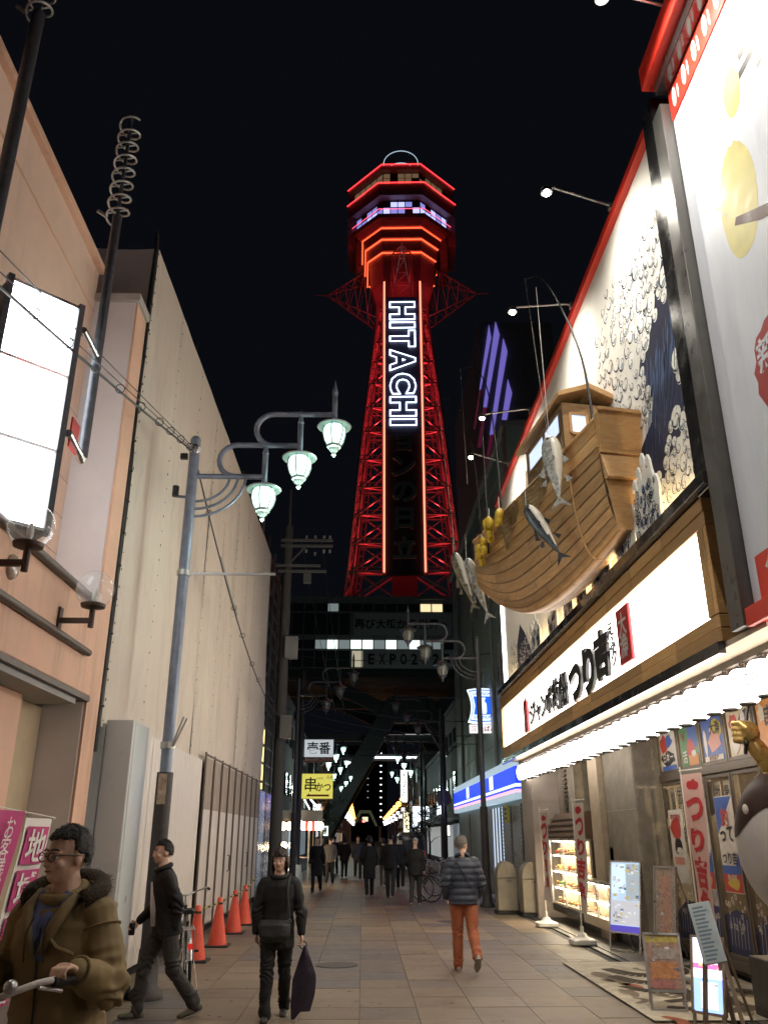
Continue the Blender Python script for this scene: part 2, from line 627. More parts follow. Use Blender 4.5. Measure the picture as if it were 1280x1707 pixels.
# ---- light-box sign on 45 degree frame with two masts
steel_dk = mat('dark_mast_paint', (0.06, 0.065, 0.075), 0.4, metal=0.4, var=0.3, scale=14, bump=.15)
chrome = mat('polished_pipe', (0.55, 0.55, 0.55), 0.18, metal=1.0, var=0.1, scale=8)
box_white = glow('lightbox_white', (0.93, 0.97, 1.0), 4.2)
lb = thing('lightbox_sign', 'blank glowing white light box sign in three panes with tall spiral topped masts', 'sign', (-2.9, 6.6, 4.1))
du = Vector((.72, .69, 0)).normalized()
nrm = Vector((.69, -.72, 0)).normalized()
Rp = Vector((-2.75, 6.72, 0)); Lp = Rp - du * 0.62
def lbp(a, n, z): return Rp - du * a + nrm * n + Vector((0, 0, z))
zz = [4.13, 4.87, 5.62, 6.38]
m = MB(); m.obox(lbp(.31, -.13, 5.255), du * .34, nrm * .11, ZP * 1.16); m.build('cabinet', steel_dk, lb, bev=.008)
for k in range(3):
    m = MB(); m.obox(lbp(.31, -.008, (zz[k] + zz[k + 1]) / 2), du * .3, nrm * .01, ZP * ((zz[k + 1] - zz[k]) / 2 - .018)); m.build('lit_pane', box_white, lb)
for k, z in enumerate(zz):
    m = MB(); m.obox(lbp(.31, .006, z), du * .33, nrm * .022, ZP * .016); m.build('frame_rail', chrome, lb, bev=.004)
for a in (-.02, .65):
    m = MB(); m.obox(lbp(a, .006, 5.255), du * .028, nrm * .03, ZP * 1.17); m.build('frame_stile', steel_dk, lb, bev=.004)
for k in range(3):   # assumed, unseen other face of the wedge, added up-street to light the pier
    m = MB(); m.obox(Rp + Vector((-.285, .325, (zz[k] + zz[k + 1]) / 2)) , Vector((-.2, .2, 0)), Vector((.008, .008, 0)), ZP * ((zz[k + 1] - zz[k]) / 2 - .018)); m.build('lit_pane', box_white, lb)
m = MB(); m.obox(Rp + Vector((-.34, .26, 5.255)), Vector((-.2, .2, 0)), Vector((.05, .05, 0)), ZP * 1.15); m.build('cabinet_return', steel_dk, lb)
# assumed second, street-parallel face of the wedge carries a small red patch
m = MB(); m.box(-2.715, -2.70, 6.86, 7.06, 5.0, 5.3); m.build('red_patch', mat('patch_red', (.6, .03, .03), .4, var=0), lb)
def spiral(base, turns, r, pitch, tr):
    pts = []
    n = int(turns * 20)
    for i in range(n + 1):
        a = 2 * math.pi * i / 20 + 2.2
        pts.append((base[0] + r * math.cos(a), base[1] + r * math.sin(a), base[2] + pitch * i / 20))
    return MB().tube(pts, tr, 6)
for (x, y, z0, z1, nt, rr) in ((-2.73, 7.3, 5.1, 7.98, 7.6, .05), (-3.22, 5.82, 4.2, 9.15, 5.5, .062)):
    ms = MB().tube([(x, y, z0), (x, y, z1)], rr, 14).build('mast', steel_dk, lb, smooth=True)
    MB().tube([(x, y, z1), (x, y, z1 + nt * .19)], .022, 8).build('mast_core', steel_dk, ms, smooth=True)
    spiral((x, y, z1 - .05), nt, .115, .185, .012).build('spiral', mat('galvanised', (0.5, 0.48, 0.45), 0.4, metal=.7, var=.2, scale=10), ms, smooth=True)
    for k in range(int(nt)):
        zc = z1 + .05 + k * .185
        MB().beam((x - .11, y, zc), (x + .11, y, zc + .05), .014).build('spiral_strut', MATS['galvanised'], ms)
    MB().beam((x - .1, y - .02, z1 - .02), (x - .2, y - .06, z1 + .03), .03).build('cable_clamp', MATS['galvanised'], ms)
pip = MB().tube(smooth_path([(-2.70, 6.80, 5.1), (-2.73, 7.2, 5.09), (-2.73, 7.3, 5.15), (-2.73, 7.3, 6.15)], 5), .038, 12).build('chrome_pipe', chrome, lb, smooth=True)
MB().tube([(-2.71, 6.8, 6.2), (-2.73, 7.3, 6.21)], .036, 12).build('chrome_bracket', chrome, lb, smooth=True)

# ---- globe wall lamps on the fascia (unlit)
clear = glass('globe_glass', (.75, .78, .78), 0.16, .03, 1.35)
brownmetal = mat('brown_metal', (0.07, 0.045, 0.035), 0.5, metal=.5, var=.2)
def globe_lamp(x, y, z, r, label):
    t = thing('globe_lamp', label, 'lamp', (x, y, z - r - .25), 'globe wall lamps on the orange fascia')
    MB().ball((x, y, z), r, 24, 16).build('globe', clear, t, smooth='all')
    MB().lathe([(.02, -.05), (r * .62, -.03), (r * .66, 0), (.05, .015)], (x, y, z - r * .82), 18).build('base_dish', brownmetal, t, smooth=True)
    MB().tube([(x, y, z - r - .2), (x, y, z - r * .8)], .028, 10).build('stem', brownmetal, t)
    MB().beam((x, y, z - r - .13), (-2.99, y, z - r - .13), .05).build('arm', brownmetal, t, bev=.004)
    MB().box(-3.0, -2.975, y - .045, y + .045, z - r - .26, z - r).build('wall_plate', brownmetal, t, bev=.006)
    MB().lathe([(.012, 0), (.028, .05), (.03, .1), (.012, .15)], (x, y, z - r * .72), 10).build('bulb', mat('bulb_glass', (.55, .55, .5), .15, var=0), t, smooth=True)
globe_lamp(-2.68, 8.02, 3.98, .185, 'clear glass globe wall lamp on brown arm at the end of orange fascia')
globe_lamp(-2.68, 6.3, 4.02, .185, 'clear glass globe lamp just below the glowing white light box')
t = MB().ball((-2.99, 6.78, 3.82), (.055, .1, .11), 18, 12)
o = t.build('bulkhead_lamp', mat('bulkhead_glass', (.45, .36, .3), .15, var=.25, scale=9, coat=.5), smooth='all', at=(-2.99, 6.78, 3.72))
tag(o, 'small oval bulkhead lamp flush on the orange fascia', 'lamp')

# ---- magenta banners behind the cyclist
magenta = mat('magenta_cloth', (0.5, 0.045, 0.19), .75, var=.1, scale=6, bump=.15, bscale=60)
clothwhite = mat('white_cloth', (0.75, 0.72, 0.68), .8, var=.06, scale=6)
bn = thing('shop_banner', 'magenta shop banners with white lettering slung from a line behind cyclist', 'banner', (-2.95, 8, 0))
def ban(y0, w, z0, z1, tilt, name, label):
    def fn(a, b):
        z = z0 + (z1 - z0) * b
        y = y0 + w * a + tilt * (1 - b)
        return (-3.0 + .015 * math.sin(5 * a + 3 * b) + .01 * math.sin(9 * b) , y, z)
    return MB().grid(fn, 6, 16)
bu = Vector((0, 1, 0)); 
p1 = ban(7.3, .55, .45, 1.9, -.45, '', '').build('magenta_panel', magenta, bn, smooth='all')
p2 = ban(7.93, .62, .4, 1.85, -.45, '', '').build('white_panel', clothwhite, bn, smooth='all')
bv = Vector((0, .31, 1)).normalized()
text('lettering', 'お客様の為に全力', (-2.965, 7.35, 1.18), YP, bv, clothwhite, p1, h=1.4, vertical=True)
for k, ch in enumerate('地域密着'):
    zc = 1.62 - k * .36
    cy = 8.24 - .45 * (1 - (zc - .4) / 1.45) + .01
    q = MB(); q.obox((-2.974, cy, zc), YP * .26, bv * .165, XP * .002); q.build('letter_block', magenta, p2)
    text('lettering', ch, (-2.962, cy, zc), YP, bv, clothwhite, p2, h=.29, w=.44, off=.018)
MB().tube([(-3.0, 6.0, 1.98), (-3.0, 8.7, 1.86)], .006, 6).build('line', clothwhite, bn)

# ================================================================== LEFT: WRAPPED SCAFFOLD
tarp = mat('tarp_cream', (0.64, 0.56, 0.475), 0.72, var=0.06, scale=4, stretch=(1, 3, .35), bump=0.45, bscale=7, dirt=0.22, dscale=2.2, streak=True)
tarp_g = mat('tarp_grey', (0.36, 0.31, 0.29), 0.75, var=0.1, scale=3, bump=0.3, bscale=6)
dkpole = mat('scaffold_black', (0.03, 0.03, 0.03), 0.45, metal=.5, var=.3, scale=12)
sw = thing('scaffold_wrap', 'tall scaffold wrapped in cream tarpaulin sheets laced edge to edge', 'scaffold', (-3.1, 17.8, 0))
TX = -3.06
NS = 9
YA, YB = 9.98, 25.75
rt = random.Random(3)
def wrinkle(y, z, s):
    h = noise.noise(Vector((y * 2.6, z * .35, s * 5.3))) * .075 + noise.noise(Vector((y * 7, z * .6, s * 2.1))) * .022
    for (ey, ez) in eyes:
        d = math.hypot((y - ey), (z - ez))
        if d < 1.6:
            a = math.atan2(z - ez, y - ey)
            h += .022 * math.sin(a * 9 + ey) * math.exp(-d * 1.3)
    return h
for k in range(NS):
    y0 = YA + (YB - YA) * k / NS
    y1 = YA + (YB - YA) * (k + 1) / NS
    eyes = [(y0, 2.9 + 1.75 * q) for q in range(5)] + [(y1, 2.9 + 1.75 * q) for q in range(5)]
    def fn(a, b, y0=y0, y1=y1, k=k):
        y = y0 + .006 + (y1 - y0 - .012) * a
        top = 9.72 + .5 * (y - YA) / (YB - YA) + .015 * noise.noise(Vector((y * 1.3, 0, 4)))
        z = 2.88 + (top - 2.88) * b
        e = min(1, min(a, 1 - a) * 6)
        fl_ = 1 - b ** 5
        return (TX + (wrinkle(y, z, k) * (.25 + .75 * e) + .03 * e) * fl_, y, z)
    sheet = MB().grid(fn, 16, 56).build('tarp_sheet', tarp, sw, smooth='all')
    lc = MB()
    for q in range(30):
        z = 2.95 + q * .23
        lc.box(TX + .012, TX + .02, y0 - .005, y0 + .005, z, z + rt.choice([.012, .015, .03]))
    lc.build('lacing', dkpole, sheet, kind='stuff')
def fn(a, b):
    x = -3.1 - 2.2 * a
    z = 2.7 + 6.95 * b
    return (x, 9.9 + .05 * noise.noise(Vector((x * 1.8, z * .5, 9))) + .05 * math.sin(x * 2.2 + z * .9) * .5, z)
MB().grid(fn, 18, 50).build('end_sheet', tarp_g, sw, smooth='all')
MB().tube([(-3.09, 9.93, 2.6), (-3.09, 9.93, 9.9)], .032, 10).build('corner_pole', dkpole, sw, smooth=True)
for k in range(16):
    z = 3.1 + k * .43
    MB().box(-3.06, -3.03, 9.9, 9.925, z, z + .02).build('clamp', rail_m, sw)
for k in range(6):
    y = 10.0 + k * 3.1
    MB().tube([(-3.12, y, 9.6), (-3.12, y, 10.05 + .5 * (y - YA) / (YB - YA))], .02, 8).build('pole_stub', dkpole, sw)
for xx in (-3.7, -4.6):
    MB().tube([(xx, 9.95, 9.5), (xx, 9.95, 9.95)], .022, 8).build('pole_stub', dkpole, sw)
MB().box(-9, -3.2, 10.05, 25.6, 0, 9.5).build('wrapped_core', tarp_g, sw)
MB().tube([(-3.03, 13.2, 2.9), (-3.03, 13.3, 4.0), (-3.03, 13.24, 6.0), (-3.02, 13.5, 8.2)], .006, 5).build('loose_rope', dkpole, sw)

# ---- hoarding at street level
pan_w = mat('hoarding_white', (0.66, 0.6, 0.54), 0.42, var=0.03, scale=1.0)
pan_c = mat('hoarding_cool_white', (0.66, 0.69, 0.68), 0.35, var=0.02, scale=1.0)
pan_s = mat('corrugated_silver', (0.5, 0.5, 0.53), 0.22, metal=.8, var=0.08, scale=6)
hd = thing('hoarding', 'white steel panel hoarding along the foot of wrapped scaffold', 'hoarding', (-2.95, 14, 0))
MB().box(-3.5, -3.02, 10.03, 10.07, .14, 2.93).build('return_panel', pan_c, hd, bev=.01)
MB().box(-3.012, -2.69, 10.02, 10.075, .12, 2.97).build('return_panel', pan_c, hd, bev=.015)
MB().box(-2.735, -2.68, 10.08, 10.75, .12, 2.96).build('corner_panel', pan_c, hd, bev=.015)
MB().box(-3.5, -2.62, 9.95, 10.8, 0, .11).build('base_weight', mat('black_rubber', (.02, .02, .02), .7, var=.2), hd, bev=.01)
def ribbed(x, y0, y1, z0, z1, ribs, depth):
    m = MB()
    n = ribs * 4
    prof = []
    for i in range(n + 1):
        ph = i % 4
        prof.append((x + (depth if ph in (2, 3) else 0), y0 + (y1 - y0) * i / n))
    def fn(a, b):
        i = min(n, int(round(a * n)))
        return (prof[i][0], prof[i][1], z0 + (z1 - z0) * b)
    return m.grid(fn, n, 1)
y = 10.78
while y < 15.7:
    ribbed(-2.93, y + .004, y + .62, .15, 2.98, 3, .012).build('hoarding_panel', pan_w, hd)
    y += .625
gate_up = mat('gate_mesh_brown', (0.33, 0.27, 0.22), .6, var=.1)
gate_post_m = mat('gate_post', (.16, .12, .095), .5, var=.2)
NG = 9
for k in range(NG):
    y0 = 15.95 + k * (24.7 - 15.95) / NG
    y1 = 15.95 + (k + 1) * (24.7 - 15.95) / NG
    ribbed(-2.92, y0 + .04, y1 - .03, .18, 2.15, 2, .01).build('gate_panel', pan_w, hd)
    ribbed(-2.92, y0 + .04, y1 - .03, 2.156, 3.06, 2, .01).build('gate_upper_panel', gate_up, hd)
    bar('gate_post', (-2.9, y0, .1), (-2.9, y0, 3.14), .032, gate_post_m, hd)
    bar('gate_rail', (-2.9, y0, 3.1), (-2.9, y1, 3.1), .03, gate_post_m, hd)
    if k in (3, 6):
        MB().tube([(-2.86, y0 + .2, 1.0), (-2.82, y0 + .2, 1.02), (-2.82, y0 + .2, 1.3), (-2.86, y0 + .2, 1.32)], .012, 6).build('gate_handle', dkpole, hd)
y = 24.9
while y < 31.5:
    ribbed(-2.98, y + .004, y + .8, .1, 2.92, 5, .03).build('corrugated_panel', pan_s, hd)
    y += .81
bar('corrugated_end_post', (-2.96, 24.82, 0), (-2.96, 24.82, 3.05), .07, dkpole, hd)

# ================================================================== STREET LAMPS
shaded_paint = mat('lamp_post_shaded', (.07, .075, .085), .45, metal=.2, var=.2, scale=9)  # darker copy of the post paint, shade on farther lamps put into colour
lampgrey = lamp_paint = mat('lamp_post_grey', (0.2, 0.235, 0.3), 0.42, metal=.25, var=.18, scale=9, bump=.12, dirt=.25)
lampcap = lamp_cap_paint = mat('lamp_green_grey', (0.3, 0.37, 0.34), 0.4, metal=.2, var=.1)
lamprib = mat('lantern_rib_dark', (.06, .1, .085), .5, var=.1)
lit_glass = glow('lamp_glass_lit', (0.66, 1.0, 0.88), 1.0)
off_glass = mat('lamp_glass_off', (0.2, 0.2, 0.19), 0.25, var=.1, spec=.6)
def street_lamp(px, py, side, lit, label, col=None, full=True, energy=55):
    """Arm reaches towards the middle of the street: side=+1 for posts on the left."""
    s = side
    lampgrey = lamp_paint if lit and py < 12 else shaded_paint
    lampcap = lamp_cap_paint if lit else shaded_paint
    t = thing('street_lamp', label, 'street lamp', (px, py, 0), 'triple lantern street lamps')
    X = lambda d: px + s * d
    post = MB().tube([(px, py, 2.4), (px, py, 6.9)], .072, 16).build('post', lampgrey, t, smooth=True)
    MB().ball((px, py, 6.93), .075, 14, 8).build('finial', lampgrey, post, smooth='all')
    MB().tube([(px, py, 0), (px, py, 2.42)], .1, 16).build('lower_post', mat('post_base_dark', (.05, .045, .045), .55, metal=.2, var=.35, scale=7, bump=.2), t, smooth=True)
    MB().lathe([(.2, 0), (.2, .05), (.13, .12), (.11, .5)], (px, py, 0), 16).build('post_base', MATS['post_base_dark'], t, smooth=True)
    z = [6.38, 6.87, 7.37]
    ends = [1.0, 1.48, 1.96]
    # nested U arms
    MB().tube([(X(.05), py, z[0]), (X(1.0), py, z[0])], .038, 10).build('arm', lampgrey, t, smooth=True)
    for k in (0, 1):
        zc = (z[k] + z[k + 1]) / 2
        rr = (z[k + 1] - z[k]) / 2
        xc = .60 + .5 * k
        a = [(X(xc + .2), py, z[k])] + [(X(xc - rr * math.sin(q * math.pi / 10)), py, zc - rr * math.cos(q * math.pi / 10)) for q in range(11)] + [(X(ends[k + 1]), py, z[k + 1])]
        MB().tube(a, .038, 10).build('arm', lampgrey, t, smooth=True)
    for k in range(3):
        rr = .36 + .11 * k
        pts = [(X(.06 + (rr + .1) * math.sin(q * math.pi / 20)), py, z[0] - (rr + .02) * math.cos(q * math.pi / 20) ) for q in range(11)]
        MB().tube(pts, .02, 8).build('brace', lampgrey, t, smooth=True)
    for k in range(3):
        x = X(ends[k]); zl = z[k] - .14
        MB().tube([(x, py, zl + .02), (x, py, z[k] + .33), (x, py, z[k] + .34), (x, py, z[k] + .355), (x, py, z[k] + .56)], [.04, .04, .034, .046, .003], 10).build('spike', lampgrey, t, smooth=True)
        MB().lathe([(.03, .04), (.09, .03), (.225, -.035), (.245, -.055), (.235, -.068), (.12, -.02)], (x, py, zl), 24, cap=False).build('lamp_shade', lampcap, t, smooth=True)
        MB().lathe([(.13, -.055), (.155, -.1), (.158, -.18), (.13, -.29), (.09, -.36)], (x, py, zl), 20).build('lantern_glass', lit_glass if lit else off_glass, t, smooth=True)
        if full:
            for q in range(6):
                a = q * math.pi / 3 + .3
                pts = [(x + (rr_ + .006) * math.cos(a), py + (rr_ + .006) * math.sin(a), zl + zz_) for rr_, zz_ in ((.14, -.05), (.16, -.1), (.163, -.18), (.135, -.29), (.095, -.36))]
                MB().tube(pts, .008, 5).build('lantern_rib', lamprib, t)
        MB().lathe([(.105, -.35), (.1, -.385), (.07, -.4), (.065, -.43), (.03, -.46), (.028, -.48), (.034, -.5), (.01, -.53)], (x, py, zl), 16).build('lantern_cup', lampcap, t, smooth=True)
        if lit and energy > 0:
            lamp('POINT', 'lantern_light', (x, py, zl - .62), energy, (.75, 1.0, .9), t, .12)
    return t
L1 = street_lamp(-2.42, 10.66, 1, True, 'nearest street lamp with three lit green white lanterns against wrapped scaffold', energy=10)
# fittings on the near post
MB().beam((-2.36, 10.66, 4.96), (-1.2, 10.66, 4.96), .03).build('banner_bar', mat('zinc', (.45, .45, .42), .4, metal=.7, var=.1), L1)
MB().lathe([(.09, 0), (.09, .07)], (-2.42, 10.66, 4.93), 14).build('collar', MATS['zinc'], L1)
MB().lathe([(.092, 0), (.092, .08)], (-2.42, 10.66, 2.7), 14).build('collar', MATS['zinc'], L1)
MB().beam((-2.36, 10.6, 2.72), (-2.24, 10.6, 3.08), .02).build('bracket_prong', MATS['zinc'], L1)
MB().beam((-2.34, 10.6, 2.72), (-2.2, 10.6, 3.06), .02).build('bracket_prong', MATS['zinc'], L1)
MB().tube([(-2.62, 10.6, 6.05), (-2.62, 10.6, 6.2)], .045, 10).build('sensor_housing', dkpole, L1)
MB().beam((-2.62, 10.62, 6.06), (-2.46, 10.65, 6.06), .03).build('sensor_arm', lampgrey, L1)
MB().box(-2.6, -2.5, 10.58, 10.64, 6.62, 6.7).build('clamp', dkpole, L1)
MB().ball((-2.42, 10.62, 6.78), (.1, .08, .08), 7, 5).build('foil_wrap', mat('foil', (.6, .6, .6), .25, metal=.8, var=.3, scale=40), L1)
MB().box(-2.47, -2.37, 10.545, 10.555, 2.05, 2.4).build('torn_notice', mat('notice', (.4, .3, .22), .7, var=.4, scale=18), L1)
street_lamp(3.2, 23.3, -1, False, 'unlit triple street lamp in front of the blue striped convenience store')
street_lamp(-2.35, 30.1, 1, False, 'unlit triple street lamp just left of the street, behind hoarding')
street_lamp(3.38, 37.4, -1, False, 'unlit triple street lamp beyond the convenience store')
street_lamp(3.4, 51, -1, False, 'unlit triple street lamp close to the tower on the right', full=False)
for py, px, s, lb_ in ((57, -3.3, 1, 'lit triple street lamp on the left, nearest of the lit ones under tower'), (68, -3.3, 1, 'lit triple street lamp second on the left under the tower'),
                 (86, -3.2, 1, 'lit triple street lamp farthest on the left under the tower'), (64, 4.5, -1, 'lit triple street lamp on the right before the tower base'), (80, 4.6, -1, 'lit triple street lamp farthest on the right under the tower')):
    street_lamp(px, py, s, True, lb_, full=False, energy=32)

# ---- overhead cable with ring hangers
blackcable = mat('black_cable', (.02, .02, .022), .5, var=.1)
oc = thing('overhead_cable', 'black overhead cable with ring hangers strung past near street lamp', 'cable', (-2.45, 10.6, 6.7))
def cable(pts_a, r, rings, name='cable'):
    c = MB().tube(pts_a, r, 6).build(name, blackcable, oc, smooth=True)
    for k in rings:
        p = Vector(pts_a[k]); q = Vector(pts_a[min(k + 1, len(pts_a) - 1)])
        d = (q - p).normalized(); uu = d.cross(ZP).normalized(); vv = uu.cross(d)
        MB().tube(arc(p + vv * .03, .05, 0, 2 * math.pi, 12, uu, vv), .006, 5, cap=False).build('ring', blackcable, oc)
A0, A1 = (-3.05, 3.0, 5.25), (-2.42, 10.64, 6.74)
cable(sag(A0, A1, .06, 36), .014, [14, 17, 20, 23, 26, 29, 31, 33, 35])
MB().tube(sag((-3.05, 3.0, 5.36), (-2.42, 10.62, 6.76), .02, 16), .006, 5).build('wire', blackcable, oc)
MB().tube(sag((-3.05, 3.0, 5.6), (-2.42, 10.62, 6.79), .03, 16), .006, 5).build('wire', blackcable, oc)
cable(sag((-2.42, 10.68, 6.7), (-2.6, 27.3, 5.2), .75, 36), .013, [3, 10, 13, 17, 20, 24, 28])
MB().tube(sag((-2.42, 10.68, 6.72), (-2.6, 27.3, 5.3), .7, 36)[6:12], .02, 8).build('splice_sleeve', mat('splice', (.4, .4, .38), .5, var=.2), oc)

# ================================================================== CONES
conered = mat('cone_red', (0.72, 0.085, 0.045), 0.5, var=.1, scale=10)
conebase = mat('cone_base_black', (0.03, 0.025, 0.025), .7, var=.2)
cl = ['red traffic cone nearest the camera beside hoarding', 'second nearest red traffic cone beside hoarding', 'third red traffic cone along the hoarding', 'farthest red traffic cone along the hoarding']
cpos = [(-2.42, 13.6), (-2.38, 15.34), (-2.4, 17.3), (-2.42, 18.9)]
for (x, y), l in zip(cpos, cl):
    t = thing('traffic_cone', l, 'traffic cone', (x, y, 0), 'red cones along the hoarding', rz=0)
    MB().lathe([(.155, .03), (.15, .06), (.045, .66), (.042, .72), (.03, .74)], (x, y, 0), 20).build('cone', conered, t, smooth=True)
    MB().box(x - .2, x + .2, y - .2, y + .2, 0, .032).build('base', conebase, t, bev=.01)
    MB().lathe([(.055, .63), (.055, .66)], (x, y, 0), 14).build('bar_ring', conebase, t)
stripe_y = mat('bar_yellow', (.45, .36, .08), .5, var=.1)
cpos.append((-2.45, 21.0))
bl = ['nearest', 'second', 'third', 'farthest']
for k in range(4):
    a, b_ = cpos[k], cpos[k + 1]
    t = thing('cone_bar', bl[k] + ' striped bar slung between the red traffic cones', 'barrier bar', (a[0], a[1], .64))
    n = 8
    for q in range(n):
        p = Vector((a[0], a[1] + .06, .66)).lerp(Vector((b_[0], b_[1] - .06, .66 if k < 3 else .8)), q / n)
        p2 = Vector((a[0], a[1] + .06, .66)).lerp(Vector((b_[0], b_[1] - .06, .66 if k < 3 else .8)), (q + 1) / n)
        MB().tube([p, p2], .017, 8).build('band', conebase if q % 2 else stripe_y, t)
# ================================================================== RIGHT: FISHING-BOAT RESTAURANT
black_gloss = mat('black_gloss', (0.016, 0.016, 0.017), 0.22, var=.15, scale=4, coat=.4)
grey_beam = mat('beam_grey', (0.075, 0.072, 0.07), 0.35, var=.15, scale=4)
concrete = mat('pillar_concrete', (0.25, 0.225, 0.185), .8, var=.22, scale=6, bump=.5, bscale=55, dirt=.25)
pale_tile = mat('pale_pillar_tile', (0.42, 0.37, 0.33), .5, var=.08, scale=3, dirt=.1)
frame_br = mat('bronze_frame', (0.13, 0.105, 0.08), .4, metal=.4, var=.15, scale=8)
rb = thing('restaurant_building', 'two storey fishing restaurant with illuminated sign band and painted wave wall', 'building', (4.4, 14, 0))
MB().box(3.72, 12, 7.86, 21.0, 3.5, 10.0).build('upper_block', mat('dark_block', (.05, .05, .05), .8, var=.1), rb)
MB().box(3.72, 12, 21.0, 21.06, 3.5, 10.0).build('end_wall', mat('end_wall_grey', (.1, .11, .11), .7, var=.1), rb)
board_w = mat('mural_white', (0.70, 0.68, 0.64), .95, spec=.1, var=.03, scale=3)
mural = MB().box(3.62, 3.715, 7.84, 20.95, 5.12, 10.06).build('mural_board', board_w, rb)
red_edge = mat('red_trim', (0.65, 0.035, 0.02), .4, var=.05)
MB().box(3.52, 3.72, 7.8, 20.98, 10.064, 10.2).build('red_coping', red_edge, rb, bev=.01)
MB().box(3.725, 4.6, 8.6, 20.9, 10.004, 10.6).build('roof_duct', grey_beam, rb, bev=.02)
# painted shapes on the board: a dark sea, long blue strokes and generic curling foam
navy = mat('paint_navy', (0.018, 0.02, 0.05), .85, spec=.2, var=.2, scale=5)
blue = mat('paint_blue', (0.075, 0.13, 0.28), .85, spec=.2, var=.2, scale=7)
greyb = mat('paint_greyblue', (0.30, 0.37, 0.45), .85, spec=.2, var=.15, scale=7)
white_p = mat('paint_white', (0.7, 0.7, 0.68), .5, var=.05)
PX = 3.6188
def flat(m, pts, x=PX):
    m.add([(x, p[0], p[1]) for p in pts], [tuple(range(len(pts)))])
m = MB()
flat(m, [(7.85, 8.95), (8.12, 8.55), (8.4, 8.2), (8.85, 8.05), (9.15, 7.8), (9.4, 7.6), (9.6, 7.3), (9.2, 6.95), (9.3, 6.6), (9.75, 6.45), (10.0, 6.15), (10.15, 5.8), (9.85, 5.5), (9.2, 5.6), (8.93, 5.92), (8.5, 6.0), (8.24, 6.2), (7.85, 6.5)])
m.build('dark_sea', navy, mural)
flat(m := MB(), [(17.6, 5.14), (19.6, 5.14), (19.4, 5.9), (18.9, 6.3), (18.4, 6.0), (17.9, 5.6)])
m.build('dark_sea', navy, mural)
rm = random.Random(21)
m = MB()
for k in range(40):
    y = 7.9 + k * .036 + rm.uniform(-.015, .015)
    z1 = 7.75 - .25 * (k / 40) - rm.uniform(0, .5)
    z0 = 6.35 - .3 * (k / 40) + rm.uniform(0, .35)
    w = rm.uniform(.003, .014)
    flat(m, [(y, z1), (y + w, z1 - .1), (y + .35 + w, z0), (y + .35, z0)], PX - .0008)
m.build('sea_strokes', blue, mural, kind='stuff')
def curl(m, y, z, s, a0, flip, x, wdt=.16, turns=1.35):
    n = 14
    pts = []
    for i in range(n + 1):
        t = i / n
        r = s * (1 - .78 * t)
        a = a0 + flip * turns * 2 * math.pi * t
        pts.append((y + r * math.cos(a), z + r * math.sin(a), s * wdt * (1 - .7 * t) + .002))
    for i in range(n):
        (ya, za, wa), (yb, zb, wb) = pts[i], pts[i + 1]
        d = math.hypot(yb - ya, zb - za) or 1e-6
        nx, nz = -(zb - za) / d, (yb - ya) / d
        m.add([(x, ya + nx * wa, za + nz * wa), (x, ya - nx * wa, za - nz * wa), (x, yb - nx * wb, zb - nz * wb), (x, yb + nx * wb, zb + nz * wb)], [(0, 1, 2, 3)])
dk, bl_, wh = MB(), MB(), MB()
zones = [(9.4, 8.35, 1.0, .75, 46), (10.3, 8.6, .9, .8, 34), (8.5, 8.7, .5, .45, 22), (9.9, 7.5, .7, .6, 34), (10.8, 7.6, .8, .6, 22), (8.45, 5.85, .6, .45, 46), (9.4, 5.55, .6, .3, 30), (8.15, 6.5, .25, .5, 14),
         (18.2, 5.6, .9, .35, 30), (19.9, 5.6, .6, .5, 24), (8.6, 8.1, .35, .35, 12), (9.5, 7.0, .3, .3, 10)]
placed = []
for (cy, cz, ry, rz_, n) in zones:
    for k in range(n * 5):
        a, q = rm.uniform(0, 6.28), math.sqrt(rm.random())
        y, z = cy + ry * q * math.cos(a), cz + rz_ * q * math.sin(a)
        s = rm.uniform(.07, .17) * (.8 if z < 6.3 else 1)
        if y < 7.92 + s or z < 5.16 + s or y > 20.8: continue
        if any(math.hypot(y - p[0], z - p[1]) < (s + p[2]) * .8 for p in placed): continue
        placed.append((y, z, s))
        fl = -1
        a0 = rm.uniform(-.6, .9)
        body = [(y + s * (1.15 + .12 * math.sin(3 * h)) * math.cos(h), z + s * 1.1 * math.sin(h)) for h in [i * .42 for i in range(15)]]
        if y < 9.75 and 5.4 < z < 8.9: flat(wh, body, PX - .0008)
        if rm.random() < .3: flat(bl_, [(y + s * .5 * math.cos(h) + s * .15, z + s * .22 * math.sin(h) - s * .3) for h in [i * .6 for i in range(11)]], PX - .0012)
        curl(wh, y, z, s * .9, a0, fl, PX - .0016, .22, .95)
        curl(dk, y + .004, z - .004, s * .95, a0, fl, PX - .002, .07, .8)
        curl(dk, y, z - .01, s * 1.12, a0 + .5, fl, PX - .0021, .045, .34)
        if rm.random() < .5: curl(dk, y - s * .5, z - s * .7, s * .5, a0 + 1, 1, PX - .0022, .07, .7)
        if rm.random() < .5: curl(dk, y + s * .3, z + s * .6, s * .9, a0 + 2.2, -1, PX - .0023, .04, .3)
dk.build('foam_outlines', navy, mural, kind='stuff')
bl_.build('foam_shading', greyb, mural, kind='stuff')
wh.build('foam_whites', white_p, mural, kind='stuff')
# lit strip at the far edge of the board
MB().box(3.55, 3.66, 20.97, 21.05, 5.2, 9.6).build('edge_light_strip', glow('strip_white', (1, .95, .85), 5), rb)
# black mullion between the two shop fronts and the black beam under the mural
MB().box(3.42, 3.73, 7.5, 7.83, 4.95, 10.1).build('mullion', black_gloss, rb, bev=.01)
MB().box(3.40, 3.74, 7.22, 7.495, 3.46, 9.7).build('mullion_return', grey_beam, rb, bev=.01)
MB().box(3.36, 3.73, 7.5, 21.05, 4.98, 5.115).build('ledge_beam', black_gloss, rb, bev=.008)
